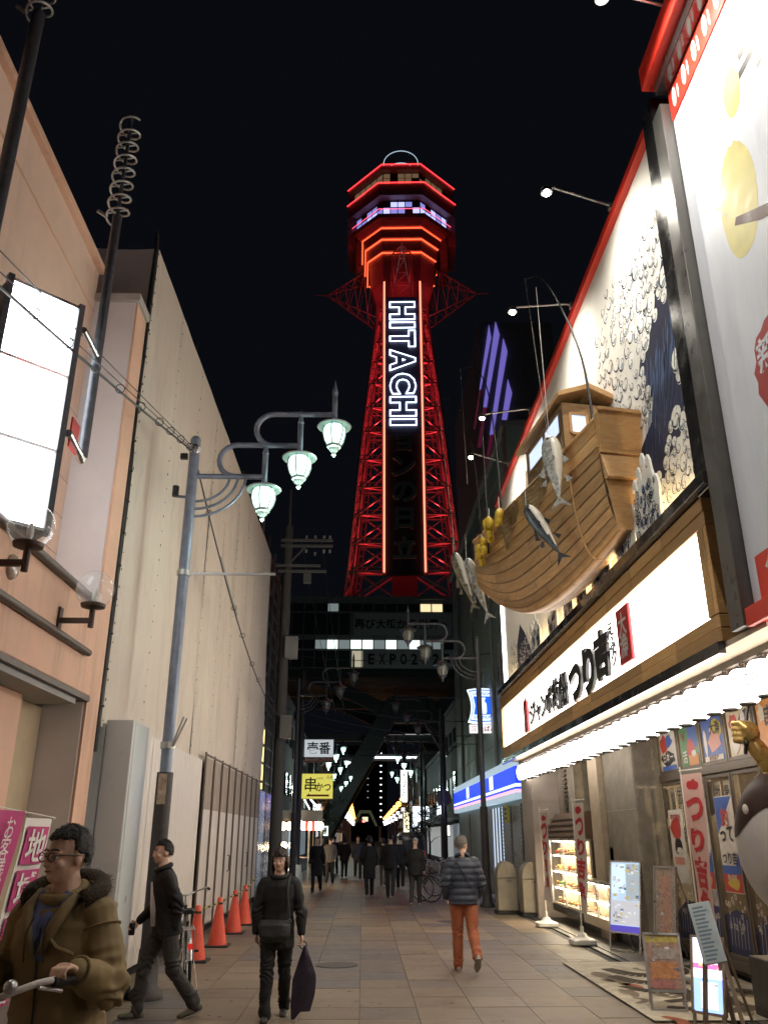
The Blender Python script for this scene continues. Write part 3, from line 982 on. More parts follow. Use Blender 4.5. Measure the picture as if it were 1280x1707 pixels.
# ---- sign band
bamboo = wood('bamboo_trim', (0.62, 0.385, 0.16), (0.47, 0.26, 0.095), .5, (3, .6, 12), 5)
sb = thing('restaurant_sign', 'long glowing white sign band with black brush lettering and bamboo frame', 'sign', (3.5, 14.6, 3.45))
sign_w = glow('sign_white', (1.0, 0.94, 0.86), 5.0)
MB().box(3.53, 3.71, 8.12, 21.2, 3.74, 4.67).build('lit_panel', sign_w, sb)
for (z0, z1) in ((4.675, 4.82), (4.824, 4.972), (3.46, 3.595), (3.599, 3.735)):
    n = 11
    for k in range(n):
        y0 = 7.86 + k * (21.4 - 7.86) / n
        y1 = 7.86 + (k + 1) * (21.4 - 7.86) / n
        MB().box(3.46 + (.012 if z0 in (4.675, 3.599) else 0), 3.72, y0 + .004, y1 - .004, z0, z1).build('trim_board', bamboo, sb, bev=.012)
for k in range(3):
    MB().box(3.47, 3.72, 7.862 + k * .085, 7.94 + k * .085, 3.74, 4.67).build('trim_upright', bamboo, sb, bev=.008)
MB().box(3.47, 3.72, 21.24, 21.4, 3.74, 4.67).build('trim_upright', bamboo, sb, bev=.008)
ink = mat('sign_ink', (0.012, 0.012, 0.013), .45, var=.1)
def sgn(ch, y, z, h, w, o=.03):
    text('character', ch, (3.50, y, z), YN, ZP, ink, sb, h=h, w=w, off=o, ext=.035)
for ch, y, z, h, w in (('ジ', 17.45, 4.07, .44, .62), ('ャ', 16.85, 4.0, .34, .46), ('ン', 16.3, 4.07, .44, .52), ('ボ', 15.8, 4.09, .5, .52), ('釣', 15.2, 4.1, .6, .6), ('船', 14.6, 4.1, .62, .6),
                       ('つ', 13.7, 4.05, .6, .86), ('り', 12.8, 4.1, .74, .72), ('吉', 12.05, 4.19, .72, .74), ('え', 11.55, 4.44, .2, .3), ('ふ', 11.5, 4.24, .2, .28), ('ク', 11.48, 4.03, .24, .26)):
    sgn(ch, y, z, h, w, .06 if ch in 'つり吉' else (.03 if h > .4 else .02))
seal_red = mat('seal_red', (0.5, 0.02, 0.025), .4, var=.12, scale=9)
s1 = MB().prism([(-.2, -.36), (.2, -.36), (.2, .26), (0, .38), (-.2, .26)], (3.525, 18.15, 4.12), YN, ZP, .05).build('red_seal', seal_red, sb)
text('seal_lettering', 'いけす', (3.47, 18.15, 4.08), YN, ZP, white_p, s1, h=.5, w=.24, vertical=True)
s2 = MB().prism([(-.27, -.38), (.27, -.38), (.27, .38), (-.27, .38)], (3.525, 10.9, 4.22), YN, ZP, .05).build('red_seal', seal_red, sb, bev=.015)
text('seal_lettering', '大漁', (3.47, 10.9, 4.22), YN, ZP, white_p, s2, h=.62, w=.38, vertical=True, off=.02)
# ---- soffit, eave lamps, lantern rail
cream_s = mat('soffit_cream', (0.52, 0.44, 0.33), .6, var=.1, scale=4)
MB().box(3.5, 4.85, 7.0, 21.3, 3.40, 3.455).build('soffit', cream_s, rb)
MB().box(3.42, 3.49, 7.86, 21.4, 3.34, 3.455).build('drip_edge', black_gloss, rb)
MB().box(3.78, 3.84, -1.4, 21.0, 3.33, 3.398).build('lantern_rail', rail_m, rb)
eave_br = mat('eave_brown', (0.055, 0.028, 0.018), .6, var=.2, scale=9)
MB().box(3.98, 4.2, 7.0, 21.2, 3.2, 3.395).build('eave_bulkhead', eave_br, rb)
for k in range(44):
    y = 7.2 + k * .318
    MB().tube([(4.1, y, 3.24), (3.9, y, 3.16)], .06, 8).build('eave_tile', eave_br, rb, smooth=True)
lw = glow('lantern_paper', (1.0, 0.91, 0.80), 3.4)
lantern_black = mat('lantern_black', (.03, .028, .026), .5, var=.1)
def lantern_proto():
    t = thing('paper_lantern', 'round white glowing paper lantern in the row under wooden sign band', 'lantern', (0, 0, 0), 'white paper lanterns under the sign')
    prof = []
    n = 26
    for i in range(n + 1):
        a = -1.15 + 2.3 * i / n
        rr = .155 * math.cos(a) ** .55 + (.004 if i % 2 else -.003)
        prof.append((rr, .165 * math.sin(a) / math.sin(1.15)))
    MB().lathe(prof, (0, 0, 0), 20).build('paper', lw, t, smooth='all')
    MB().lathe([(.08, .162), (.08, .185), (.06, .19)], (0, 0, 0), 16).build('top_ring', lantern_black, t)
    MB().lathe([(.06, -.19), (.08, -.185), (.08, -.162)], (0, 0, 0), 16).build('bottom_ring', lantern_black, t)
    MB().tube([(0, -.07, .18), (0, -.06, .22), (0, 0, .25), (0, .06, .22), (0, .07, .18)], .007, 5).build('hanger', chrome, t)
    return t
lp = lantern_proto()
NL = 52  # lanterns past the sign's near end are unseen, added to light the cyclist
for k in range(NL):
    y = 20.6 - k * (20.6 - 7.0) / 32
    z = 3.1 + .008 * math.sin(k * 1.7)
    lt = lp if k == 0 else copy_thing(lp, (3.81, y, z))
    lt.location = (3.81, y, z)
    lt['label'] = 'round white paper lantern at the far end of the row under sign band' if k == 0 else 'white glowing paper lantern, %s from the far end of the part-added row under sign band' % nth(k + 1)
    if k in (24, 26, 27, 28, 30):
        ch = {24: '新', 26: '世', 27: '界', 28: '新', 30: '世'}[k]
        lt['label'] = 'white paper lantern marked %s in the near half of the row' % {24: 'with a dark first character', 26: 'with a middle character', 27: 'with a third character', 28: 'with a fourth faint character', 30: 'with the nearest faint character'}[k]
        text('lettering', ch, (3.81 - .155, y - .045, z), Vector((.35, -1, 0)), ZP, mat('grey_ink', (.12, .12, .12), .6, var=0) if k == 24 else mat('faint_ink', (.5, .5, .5), .6, var=0), lt, h=.15)

# ---- flood lamps on arms along the red coping
lampw = glow('flood_bulb', (1.0, .97, .9), 30)
silver = mat('arm_silver', (.5, .5, .5), .3, metal=.8, var=.1)
for k, (y, hy) in enumerate(((3.4, 3.3), (6.49, 6.25), (9.55, 9.15), (12.0, 12.0), (15.8, 15.9), (18.6, 17.9))):  # first lamp is unseen, added to brighten the badge sign
    nm = ['added unseen flood lamp above the near end of the badge sign', 'nearest flood lamp at the top edge of the round badge sign', 'flood lamp on silver arm, second from the near end', 'flood lamp on silver arm above the boat mast', 'flood lamp on silver arm above the boat cabin', 'farthest flood lamp on silver arm over the wave wall'][k]
    t = thing('flood_lamp', nm, 'flood lamp', (3.52, y, 10.2), 'flood lamps on arms over the wave wall')
    hx, hz = 2.5, 10.12
    MB().tube([(3.55, y, 10.26), (3.45, y, 10.3), (hx + .08, hy, hz + .1)], .018, 8).build('arm', silver, t)
    MB().box(3.5, 3.62, y - .05, y + .05, 10.2, 10.32).build('bracket', silver, t, bev=.01)
    MB().tube(arc((hx, hy, hz + .06), .075, 0, 2 * math.pi, 14, XP, YP), .009, 5, cap=False).build('guard_ring', dkpole, t)
    MB().lathe([(.03, .1), (.055, .07), (.085, 0), (.08, -.004)], (hx, hy, hz), 14, cap=False).build('reflector', dkpole, t, smooth=True)
    MB().ball((hx, hy, hz - .005), .05, 12, 8).build('bulb', lampw, t, smooth='all')
    lamp('SPOT', 'flood_light', (hx + .02, hy, hz - .06), 190 if k > 1 else 330, (1.0, .93, .8), t, .05, target=(3.62, hy + .15, 7.6), angle=150, blend=.9)

# ---- neighbouring badge sign with yellow ovals (near right)
nb = thing('badge_sign', 'tall white sign with yellow ovals, red crest and red dotted border', 'sign', (3.5, 5.6, 3.5))
MB().box(3.52, 3.72, 2.2, 7.2, 3.62, 9.4).build('board', mat('board_bluewhite', (0.62, 0.66, 0.75), .5, var=.04, scale=4, stretch=(1, 4, .6)), nb)
MB().box(3.42, 3.73, 2.2, 7.21, 3.44, 3.61).build('bottom_rail', red_edge, nb, bev=.01)
bandp = MB().box(3.505, 3.72, 2.2, 7.2, 9.404, 9.8).build('red_band', red_edge, nb)
MB().box(3.36, 3.72, 2.2, 7.22, 9.806, 9.96).build('dark_rail', black_gloss, nb, bev=.01)
MB().box(3.24, 3.72, 2.2, 7.3, 9.964, 10.3).build('red_fascia', red_edge, nb, bev=.01)
for k in range(16):
    y = 7.05 - k * .3
    flat(m := MB(), [(y + .055 * math.cos(h), 9.62 + .14 * math.sin(h)) for h in [i * .45 for i in range(14)]], 3.501)
    m.build('white_dot', white_p, bandp)
    flat(m := MB(), [(y - .11 + .022 * math.cos(h), 9.6 + .11 * math.sin(h)) for h in [i * .6 for i in range(11)]], 3.501)
    m.build('white_bar', white_p, bandp)
yel = mat('oval_yellow', (0.62, 0.56, 0.24), .5, var=.1, scale=4)
def oval(y, z, ry, rz_, rag):
    pts = []
    for i in range(40):
        a = 2 * math.pi * i / 40
        k = 1 + (rag * rm.uniform(-1, 1) if math.sin(a) > .75 else .012 * math.sin(5 * a))
        pts.append((y + ry * k * math.cos(a), z + rz_ * k * math.sin(a)))
    flat(m := MB(), pts, 3.5188)
    m.build('yellow_oval', yel, nb)
oval(6.18, 7.35, .36, .62, .05)
oval(5.93, 8.43, .17, .27, 0)
oval(4.6, 8.6, .3, .5, 0)
brownp = mat('stroke_brown', (.07, .02, .018), .5, var=.1)
flat(m := MB(), [(6.33, 7.16), (6.28, 7.22), (5.9, 7.0), (5.2, 6.6), (5.2, 6.48), (5.9, 6.86)], 3.5182); m.build('brown_stroke', brownp, nb)
flat(m := MB(), [(5.72, 6.6), (5.69, 6.62), (5.66, 5.3), (5.7, 5.2)], 3.5182); m.build('black_stroke', ink, nb)
rag = []
for i in range(30):
    a = 2 * math.pi * i / 30
    k = 1 + rm.uniform(-.09, .09)
    rag.append((6.02 + .44 * k * math.cos(a), 5.5 + .5 * k * math.sin(a)))
flat(m := MB(), rag, 3.5185); crest = m.build('red_crest', mat('crest_red', (.36, .035, .035), .5, var=.1), nb)
text('crest_lettering', '新', (3.5178, 6.2, 5.68), YN, ZP, MATS['board_bluewhite'], crest, h=.36, off=.02)
text('crest_lettering', '世', (3.5178, 6.0, 5.32), YN, ZP, MATS['board_bluewhite'], crest, h=.36, off=.02)
text('brush_character', '半', (3.5178, 5.42, 8.55), YN, ZP, ink, nb, h=.7, off=.02)
flat(m := MB(), [(6.62, 7.62), (6.6, 7.64), (6.42, 7.38), (6.45, 7.36)], 3.5182); m.build('fine_stroke', mat('pale_stroke', (.5, .52, .42), .5), nb)
b = MB().box(3.9, 6, 2.2, 6.95, 3.2, 3.435).build('red_awning', red_edge, nb, bev=.02)
text('awning_lettering', 'ク', (3.505, 6.72, 3.9), YN, ZP, white_p, nb, h=.3, off=.03)
flat(m := MB(), [(7.05, 3.63), (7.05, 4.05), (5.5, 4.05), (5.5, 3.63)], 3.5186); m.build('red_corner_panel', red_edge, nb)

# ---- the wooden boat breaking out of the wall
hull_wood = wood('hull_wood', (0.62, 0.37, 0.16), (0.43, 0.23, 0.09), .38, (2, .5, 5), 5)
pale_wood = wood('pale_wood', (0.56, 0.35, 0.165), (0.43, 0.235, 0.095), .4, (1.5, .8, 6), 5)
dark_wood = wood('cabin_wood', (0.3, 0.19, 0.11), (0.17, 0.105, 0.058), .5, (1, .6, 6), 6)
bt = thing('wooden_boat', 'wooden fishing boat model mounted on the painted wave wall', 'boat', (2.9, 12, 5.1))
G0, G1 = Vector((3.05, 9.72, 0)), Vector((2.10, 15.05, 0))
bu_ = (G1 - G0).normalized()
bn_ = Vector((-bu_.y, bu_.x, 0))          # towards the street
if bn_.x > 0: bn_ = -bn_
def hb(t):
    return .30 + .2 * math.sin(min(1, t * 1.4) * math.pi / 2) - (0 if t < .45 else .5 * ((t - .45) / .55) ** 2.2)
def gz_(t): return 6.86 + .12 * t * t
def kz(t):
    return 5.32 - .24 * math.sin(min(1, t / .5) * math.pi / 2) + (0 if t < .55 else 1.05 * ((t - .55) / .45) ** 2.2)
def hull(t, s, side):
    """s: 0 gunwale .. .28 rail .. 1 keel; side +1 = street side."""
    c = G0.lerp(G1, t) - bn_ * max(0, hb(t))
    w = max(0, hb(t))
    rail = gz_(t) - .4
    if s <= .28:
        lat, z = w * (1 - .02 * s), gz_(t) - .4 * s / .28
    else:
        q = (s - .28) / .72
        lat = w * (math.cos(q * math.pi / 2) ** .62) * (1 - .05 * q)
        z = rail + (kz(t) - rail) * (math.sin(q * math.pi / 2) ** 1.15)
    p = c + bn_ * (lat * side)
    ov = max(0, .1 * (1 - t / .12)) if t < .12 else 0
    return Vector((p.x, p.y, z))
m = MB()
m.grid(lambda a, b: hull(a, b, .97), 24, 14)
m.grid(lambda a, b: hull(a, b, -1), 24, 14)
m.build('hull_shell', dark_wood, bt, smooth='all')
S = [0, .14, .28, .36, .44, .52, .6, .68, .76, .84, .92, 1.0]
for k in range(len(S) - 1):
    cuts = [0, .34 + .2 * ((k * 37) % 10) / 10, .72 + .16 * ((k * 53) % 10) / 10, 1.0]
    for a_, b_ in zip(cuts[:-1], cuts[1:]):
        def fn(a, b, a_=a_, b_=b_, k=k):
            t = a_ + .0015 + (b_ - a_ - .003) * a
            s = S[k] + .004 + (S[k + 1] - S[k] - .008) * b
            p = hull(t, s, 1)
            return p + bn_ * (.012 + .004 * math.sin(math.pi * b))
        MB().grid(fn, 10, 3).build('plank', hull_wood, bt, smooth='all')
MB().tube([hull(i / 24, .28, 1) + bn_ * .02 for i in range(25)], .022, 8).build('rub_rail', pale_wood, bt, smooth=True)
MB().tube([hull(i / 24, 0, 1) + bn_ * .012 for i in range(25)], .032, 8).build('gunwale', hull_wood, bt, smooth=True)
MB().tube([hull(i / 24, 0, -1) for i in range(25)], .03, 8).build('gunwale', hull_wood, bt, smooth=True)
MB().tube([hull(.17 - .1 * i / 12 * 0 + .0 * i, .28 + .72 * i / 12, 1) + bn_ * .022 for i in range(13)], .016, 8).build('frame_rib', pale_wood, bt, smooth=True)
m = MB()
for i in range(24):
    a, b_ = hull(i / 24, .02, 1), hull((i + 1) / 24, .02, 1)
    c, d = hull((i + 1) / 24, .02, -1), hull(i / 24, .02, -1)
    dz = Vector((0, 0, -.1))
    m.quad(a + dz, b_ + dz, c + dz, d + dz)
m.build('deck', dark_wood, bt)
# transom: flared upper box, lower box, then rounded stern
tc = G0 - bn_ * .29
def tr(l, back, z): return tc + bn_ * l - bu_ * back + Vector((0, 0, z))
def loop_block(name, l0, l1, z0, z1, b0, b1, mat_):
    """Stern block whose rear face slopes from depth b1 (top) to b0 (bottom)."""
    v = [tr(-l1, 0, z1), tr(l1, 0, z1), tr(l1, b1, z1), tr(-l1, b1, z1), tr(-l0, 0, z0), tr(l0, 0, z0), tr(l0, b0, z0), tr(-l0, b0, z0)]
    MB().add(v, [(0, 1, 2, 3), (7, 6, 5, 4), (3, 2, 6, 7), (0, 3, 7, 4), (2, 1, 5, 6), (1, 0, 4, 5)]).build(name, mat_, bt, bev=.01)
loop_block('transom_upper', .30, .34, 6.36, 6.9, .03, .16, pale_wood)
loop_block('transom_lower', .27, .30, 5.98, 6.355, .12, .03, pale_wood)
loop_block('stern_post', .16, .26, 5.3, 5.975, .02, .04, hull_wood)
MB().beam(tr(-.36, .17, 6.92), tr(.36, .17, 6.92), .05).build('transom_cap', pale_wood, bt, bev=.006)
MB().beam(tr(-.32, .04, 6.36), tr(.32, .04, 6.36), .045).build('transom_moulding', hull_wood, bt, bev=.006)
# cabin
cc0, cc1 = .18, .5
def cab(t, l, z):
    c = G0.lerp(G1, t) - bn_ * (hb(t))
    return Vector((c.x, c.y, 0)) + bn_ * l + Vector((0, 0, z))
cw = .40
cz0, cz1 = 6.72, 7.62
cabin = MB().add([cab(cc0, -cw, cz0), cab(cc0, cw, cz0), cab(cc1, cw, cz0), cab(cc1, -cw, cz0), cab(cc0, -cw, cz1), cab(cc0, cw, cz1), cab(cc1, cw, cz1), cab(cc1, -cw, cz1)],
         [(0, 1, 2, 3), (7, 6, 5, 4), (0, 4, 5, 1), (1, 5, 6, 2), (2, 6, 7, 3), (3, 7, 4, 0)]).build('cabin', dark_wood, bt)
nb_ = -bu_
m = MB(); m.add([cab(cc0, -cw, cz0) + nb_ * .02, cab(cc0, cw + .01, cz0) + nb_ * .02, cab(cc0, cw + .01, cz1) + nb_ * .02, cab(cc0, -cw, cz1) + nb_ * .02], [(0, 1, 2, 3)]); m.build('cabin_rear_wall', pale_wood, cabin)
# roof: pitched over the rear wall, overhanging
def roof_pt(t, l, z): return cab(t, l, z)
m = MB()
ra, rbx = cc0 - .03, cc1 + .04
prof = [(-cw - .1, cz1 + .0), (0, cz1 + .2), (cw + .1, cz1 + .02), (cw + .1, cz1 + .1), (0, cz1 + .29), (-cw - .1, cz1 + .09)]
m.add([roof_pt(ra, l, z) for l, z in prof] + [roof_pt(rbx, l, z) for l, z in prof], [(0, 1, 2, 3, 4, 5), (11, 10, 9, 8, 7, 6)] + [(i, i + 6, (i + 1) % 6 + 6, (i + 1) % 6) for i in range(6)])
m.build('cabin_roof', pale_wood, cabin, bev=.008)
win = glow('boat_window', (.62, .74, 1.0), .5)
def cab_win(t0, t1, z0, z1):
    off = bn_ * .012
    w_ = MB().add([cab(t0, cw, z0) + off, cab(t1, cw, z0) + off, cab(t1, cw, z1) + off, cab(t0, cw, z1) + off], [(0, 1, 2, 3)]).build('cabin_window', win, bt)
    pts = [cab(t0, cw, z0) + off, cab(t1, cw, z0) + off, cab(t1, cw, z1) + off, cab(t0, cw, z1) + off]
    for i in range(4):
        MB().beam(pts[i], pts[(i + 1) % 4], .035).build('window_frame', dark_wood, w_)
cab_win(.2, .325, 7.18, 7.52)
cab_win(.335, .47, 7.18, 7.52)
for (l0, l1) in ((-.3, -.02), (.04, .3)):
    pts = [cab(cc0, l0, 7.12) + nb_ * .03, cab(cc0, l1, 7.12) + nb_ * .03, cab(cc0, l1, 7.44) + nb_ * .03, cab(cc0, l0, 7.44) + nb_ * .03]
    w_ = MB().add(pts, [(0, 1, 2, 3)]).build('cabin_window', win, bt)
    for i in range(4):
        MB().beam(pts[i], pts[(i + 1) % 4], .04).build('window_frame', pale_wood, w_)
for q in range(8):
    t = cc0 + .02 + q * .04
    bar('cabin_batten', cab(t, cw + .008, cz0 + .05), cab(t, cw + .008, 7.12), .018, dark_wood, bt)

# ---- hanging catch: fish, floats, nets, rods
skin_silver = mat('fish_silver', (0.42, 0.43, 0.43), .28, metal=.35, var=.25, scale=14)
skin_dark = mat('fish_dark', (0.05, 0.06, 0.075), .3, metal=.3, var=.3, scale=12)
skin_bronze = mat('fish_bronze', (0.22, 0.2, 0.15), .3, metal=.4, var=.35, scale=16)
belly = mat('fish_belly', (0.6, 0.57, 0.5), .35, var=.1, scale=10)
def fish(head, tail, fat, back, label, cord_top=None):
    """Whole fish hung by the head; body, belly, fins, eye."""
    head, tail = Vector(head), Vector(tail)
    ax = (tail - head)
    L = ax.length
    ax.normalize()
    side = Vector((-.5, -.87, 0))
    side = (side - ax * side.dot(ax)).normalized()
    dv = ax.cross(side)
    t = thing('hanging_fish', label, 'fish model', tuple((head + tail) / 2), 'model fish hung around the boat')
    n, k = 26, 14
    prof = [(i / n, (math.sin(math.pi * min(1, (i / n) ** .62))) ** .75 * (1 - .25 * (i / n)) + .05 * (1 if i > n * .9 else 0)) for i in range(n + 1)]
    def fn(a, b):
        i = min(n, int(round(a * n)))
        u_, r_ = prof[i]
        r_ = max(r_, .02) * fat
        an = 2 * math.pi * b
        return head + ax * (u_ * L * .86) + dv * (math.cos(an) * r_) + side * (math.sin(an) * r_ * .58)
    mb = MB(); mb.grid(fn, n, k)
    body = mb
    bo = body.build('body', [back, belly], t, smooth='all')
    for p in bo.data.polygons:
        d = (p.center + Vector(t.location) - head)
        if d.dot(dv) < -fat * .25: p.material_index = 1
    e = head + ax * L * .86
    m = MB(); m.add([e - ax * .03, e + ax * L * .14 + dv * fat * .95, e + ax * L * .07, e + ax * L * .14 - dv * fat * .95], [(0, 1, 2), (0, 2, 3)])
    m.add([p + side * .006 for p in (e - ax * .03, e + ax * L * .14 + dv * fat * .95, e + ax * L * .07, e + ax * L * .14 - dv * fat * .95)], [(2, 1, 0), (3, 2, 0)])
    m.build('tail_fin', back, t)
    for (u_, sgn_, ln, nm) in ((.42, 1, .2, 'dorsal_fin'), (.66, -1, .12, 'anal_fin'), (.66, 1, .1, 'dorsal_fin'), (.34, -1, .14, 'pelvic_fin')):
        b0 = head + ax * u_ * L * .86 + dv * sgn_ * fat * .8
        MB().prism([(0, 0), (ln * L, .1 * fat), (ln * L * .75, fat * .65), (ln * L * .3, fat * .25)], b0, ax, dv * sgn_, .008).build(nm, back, t)
    pf = head + ax * L * .24 + side * fat * .5
    MB().prism([(0, 0), (.16 * L, -.03), (.12 * L, fat * .35)], pf, ax, -dv, .008).build('pectoral_fin', back, t)
    MB().ball(head + ax * L * .07 + side * fat * .33 + dv * fat * .1, .022, 10, 6).build('eye', mat('fish_eye', (.02, .02, .02), .1, var=0), t, smooth='all')
    MB().tube([head, cord_top or head + ZP * .5], .004, 5).build('cord', MATS['white_cloth'], t)
    return t
fish((2.62, 10.62, 7.05), (2.66, 10.45, 5.86), .16, skin_silver, 'large silver model fish hanging head up before the boat cabin', (2.6, 10.6, 9.6))
fish((2.30, 11.0, 6.12), (2.72, 10.7, 5.18), .12, skin_dark, 'dark slanting model fish over the middle of the boat hull')
fish((1.72, 15.3, 6.85), (2.05, 14.9, 5.55), .13, skin_bronze, 'left of the two bronze model fish hanging off the bow')
fish((1.95, 15.2, 6.7), (2.3, 14.8, 5.35), .14, MATS['fish_silver'], 'right of the two model fish hanging off the bow')
floaty = mat('float_yellow', (0.62, 0.4, 0.03), .4, var=.1, scale=12)
def floats(c, n, label, seed):
    rf = random.Random(seed)
    t = thing('float_cluster', label, 'fishing floats', c, 'yellow floats tied to the bow')
    for k in range(n):
        p = Vector(c) + Vector((rf.uniform(-.05, .03), rf.uniform(-.16, .16), rf.uniform(-.18, .18)))
        MB().lathe([(.012, -.1), (.05, -.075), (.066, 0), (.05, .075), (.012, .1)], p, 10).build('float', floaty, t, smooth='all')
    MB().tube([Vector(c) + Vector((0, 0, .35)), Vector(c)], .008, 5).build('rope', clothwhite, t)
floats((2.1, 14.1, 6.45), 6, 'lower bunch of yellow floats tied at the bow of the boat', 1)
floats((2.16, 13.5, 6.72), 6, 'left upper bunch of yellow floats by the bow rail', 2)
floats((2.24, 12.9, 6.68), 5, 'right upper bunch of yellow floats by the bow rail', 4)
netm = mat('net_brown', (0.3, 0.23, 0.13), .8, var=.3, scale=20)
def net(t0, t1, drop0, drop1, label):
    t = thing('fishing_net', label, 'net', tuple(hull((t0 + t1) / 2, 0, 1)))
    m = MB()
    nu, nv = 20, 12
    def P(a, b):
        tt = t0 + (t1 - t0) * a
        p = hull(tt, min(.98, .02 + (drop0 + (drop1 - drop0) * math.sin(math.pi * a)) * b), 1)
        return p + bn_ * (.03 + .05 * math.sin(a * 9 + b * 4) * b + .03)
    for i in range(nu + 1):
        m.tube([P(min(1, max(0, i / nu + (.02 if q % 2 else -.02))), q / nv) for q in range(nv + 1)], .006, 3)
    for q in range(nv + 1):
        m.tube([P(i / nu, q / nv + (.02 if i % 2 else 0)) for i in range(nu + 1)], .006, 3)
    m.build('mesh', netm, t, kind='stuff')
    MB().tube([P(i / nu, 0) for i in range(nu + 1)], .012, 6).build('head_rope', netm, t)
net(.3, .5, .1, .34, 'brown fishing net draped over the gunwale below cabin windows')
net(.55, .72, .12, .4, 'brown fishing net draped over the gunwale near the bow')
def rod(pts, r0, label, line_to=None):
    P = smooth_path(pts, 6)
    t = thing('fishing_rod', label, 'fishing rod', tuple(P[0]), 'fishing rods standing on the boat')
    n = len(P)
    MB().tube(P, [r0 * (1 - .85 * i / (n - 1)) for i in range(n)], 7).build('blank', dkpole, t, smooth=True)
    if line_to:
        MB().tube(sag(P[-1], line_to, .02, 8), .004, 4).build('line', MATS['zinc'], t)
rod([(3.1, 10.0, 6.8), (3.05, 10.1, 8.0), (2.9, 10.4, 9.1), (2.72, 10.7, 9.85), (2.52, 10.95, 10.02)], .022, 'bent black fishing rod at the stern with line to the large fish', (2.6, 10.63, 7.1))
rod([(2.35, 13.3, 6.6), (2.35, 13.5, 8.2), (2.3, 13.8, 9.6), (2.15, 14.3, 10.4), (1.9, 14.6, 10.55)], .02, 'bent black fishing rod amidships curving over cabin roof', (1.95, 14.6, 8.0))
rod([(2.15, 14.4, 6.3), (2.12, 14.5, 8.0), (2.0, 14.7, 9.3), (1.75, 15.0, 10.05), (1.48, 15.2, 10.15)], .02, 'bent black fishing rod at the bow with line down to bow fish', (1.75, 15.3, 6.9))
rod([(2.2, 14.0, 6.4), (2.2, 14.1, 9.0), (2.12, 14.2, 10.6)], .018, 'straight black fishing rod beside the bow', None)
# ---- standing wave cut-outs on the ledge, each a shaped board
def wave_cut(y, w, h, label, seed, x=3.42):
    rw = random.Random(seed)
    t = thing('wave_cutout', label, 'wave cutout', (x, y, 5.115), 'painted wave cutouts standing on the ledge')
    pts = [(-w / 2, 0), (w / 2, 0)]
    n = 5
    for i in range(n + 1):
        a = i / n
        px = w / 2 - w * a
        top = h * (.3 + .7 * math.sin(math.pi * min(1, .12 + .8 * a)) ** .8) * rw.uniform(.85, 1.05)
        hk = w / n * .55
        pts += [(px + hk * .5, top * .78), (px + hk * .2, top * .95), (px - hk * .4, top + .05), (px - hk * 1.1, top + .02), (px - hk * 1.3, top * .86), (px - hk * .9, top * .92), (px - hk * .45, top * .86)]
    pts = [(max(-w / 2 - .08, q[0]), q[1]) for q in pts]
    MB().prism(pts, (x, y, 5.117), YN, ZP, .03).build('board', white_p, t)
    a_, b_ = MB(), MB()
    for k in range(int(16 * w * h / .3)):
        yy, q = rw.uniform(-w * .42, w * .42), rw.uniform(.06, .8)
        zz_ = q * h * .72
        curl(a_, y + yy, 5.12 + zz_, rw.uniform(.04, .085), rw.uniform(0, 6), 1, x - .034, .1)
        if k % 6 == 0: flat(b_, [(y + yy + .04 * math.cos(h_), 5.1 + zz_ + .05 * math.sin(h_)) for h_ in [i * .9 for i in range(7)]], x - .0325)
    a_.build('painted_curls', navy, t, kind='stuff')
    b_.build('painted_shading', blue, t, kind='stuff')
wave_cut(9.25, .9, .95, 'largest wave cutout below the boat stern', 1)
wave_cut(10.15, .8, .62, 'broad wave cutout second from the near end of ledge', 2)
wave_cut(11.4, .95, .72, 'wave cutout under the middle of the hull', 3)
wave_cut(12.5, .6, .6, 'narrow wave cutout under the hull towards bow', 4)
wave_cut(13.4, .6, .5, 'small wave cutout under the bow', 5)
wave_cut(14.6, .7, .55, 'small wave cutout left of the bow underside', 6)
wave_cut(16.2, .9, .7, 'farthest wave cutout near the lit board edge', 7)
MB().box(3.5, 3.56, 8.2, 20.6, 5.12, 5.15).build('ledge_light_strip', glow('warm_strip', (1, .72, .36), 17), rb)
MB().tube([(2.95, 13.9, 7.4), (2.95, 13.9, 7.95), (3.6, 13.9, 7.95)], .03, 8).build('vent_pipe', mat('pipe_cream', (.6, .5, .38), .5), rb)

# ---- ground floor: pillars, windows, doors
MB().box(3.92, 4.9, 20.3, 21.6, 0, 3.38).build('corner_pillar', pale_tile, rb, bev=.02)
for z in (.75, 1.6, 2.45):
    MB().box(3.912, 3.922, 20.3, 21.6, z, z + .012).build('pillar_joint', stone_cap, rb)
    MB().box(3.92, 4.9, 20.288, 20.298, z, z + .012).build('pillar_joint', stone_cap, rb)
MB().box(4.55, 5.2, 18.7, 20.29, 0, 3.39).build('recess_wall', concrete, rb)
for k in range(26):
    MB().box(4.5, 4.548, 19.35, 19.7, .9 + k * .085, .95 + k * .085).build('louvre_slat', frame_br, rb)
MB().box(4.42, 5.25, 14.15, 16.55, 0, 3.39).build('concrete_pillar', concrete, rb, bev=.03)
MB().box(4.3, 4.42, 15.9, 16.55, 0, 3.39).build('pillar_facing', mat('pillar_tan', (.4, .33, .24), .7, var=.15, scale=6, bump=.3), rb, bev=.01)
for z in (1.05, 2.1):
    MB().box(4.413, 4.421, 14.15, 15.88, z, z + .01).build('pillar_joint', stone_cap, rb)
MB().box(4.4, 5.2, 14.0, 18.7, .0, .2).build('step', mat('step_black', (.025, .023, .022), .45, var=.3, scale=8), rb, bev=.01)
room = mat('room_wall', (0.3, 0.22, 0.14), .8, var=.15)
MB().box(8.6, 8.7, 7.3, 20.2, 0.1, 3.3).build('room_back_wall', room, rb)
MB().box(4.95, 8.6, 7.3, 20.2, 0.0, .1).build('room_floor', mat('room_floor', (.1, .07, .05), .5), rb)
MB().box(4.95, 8.6, 7.3, 20.2, 3.3, 3.38).build('room_ceiling', room, rb)
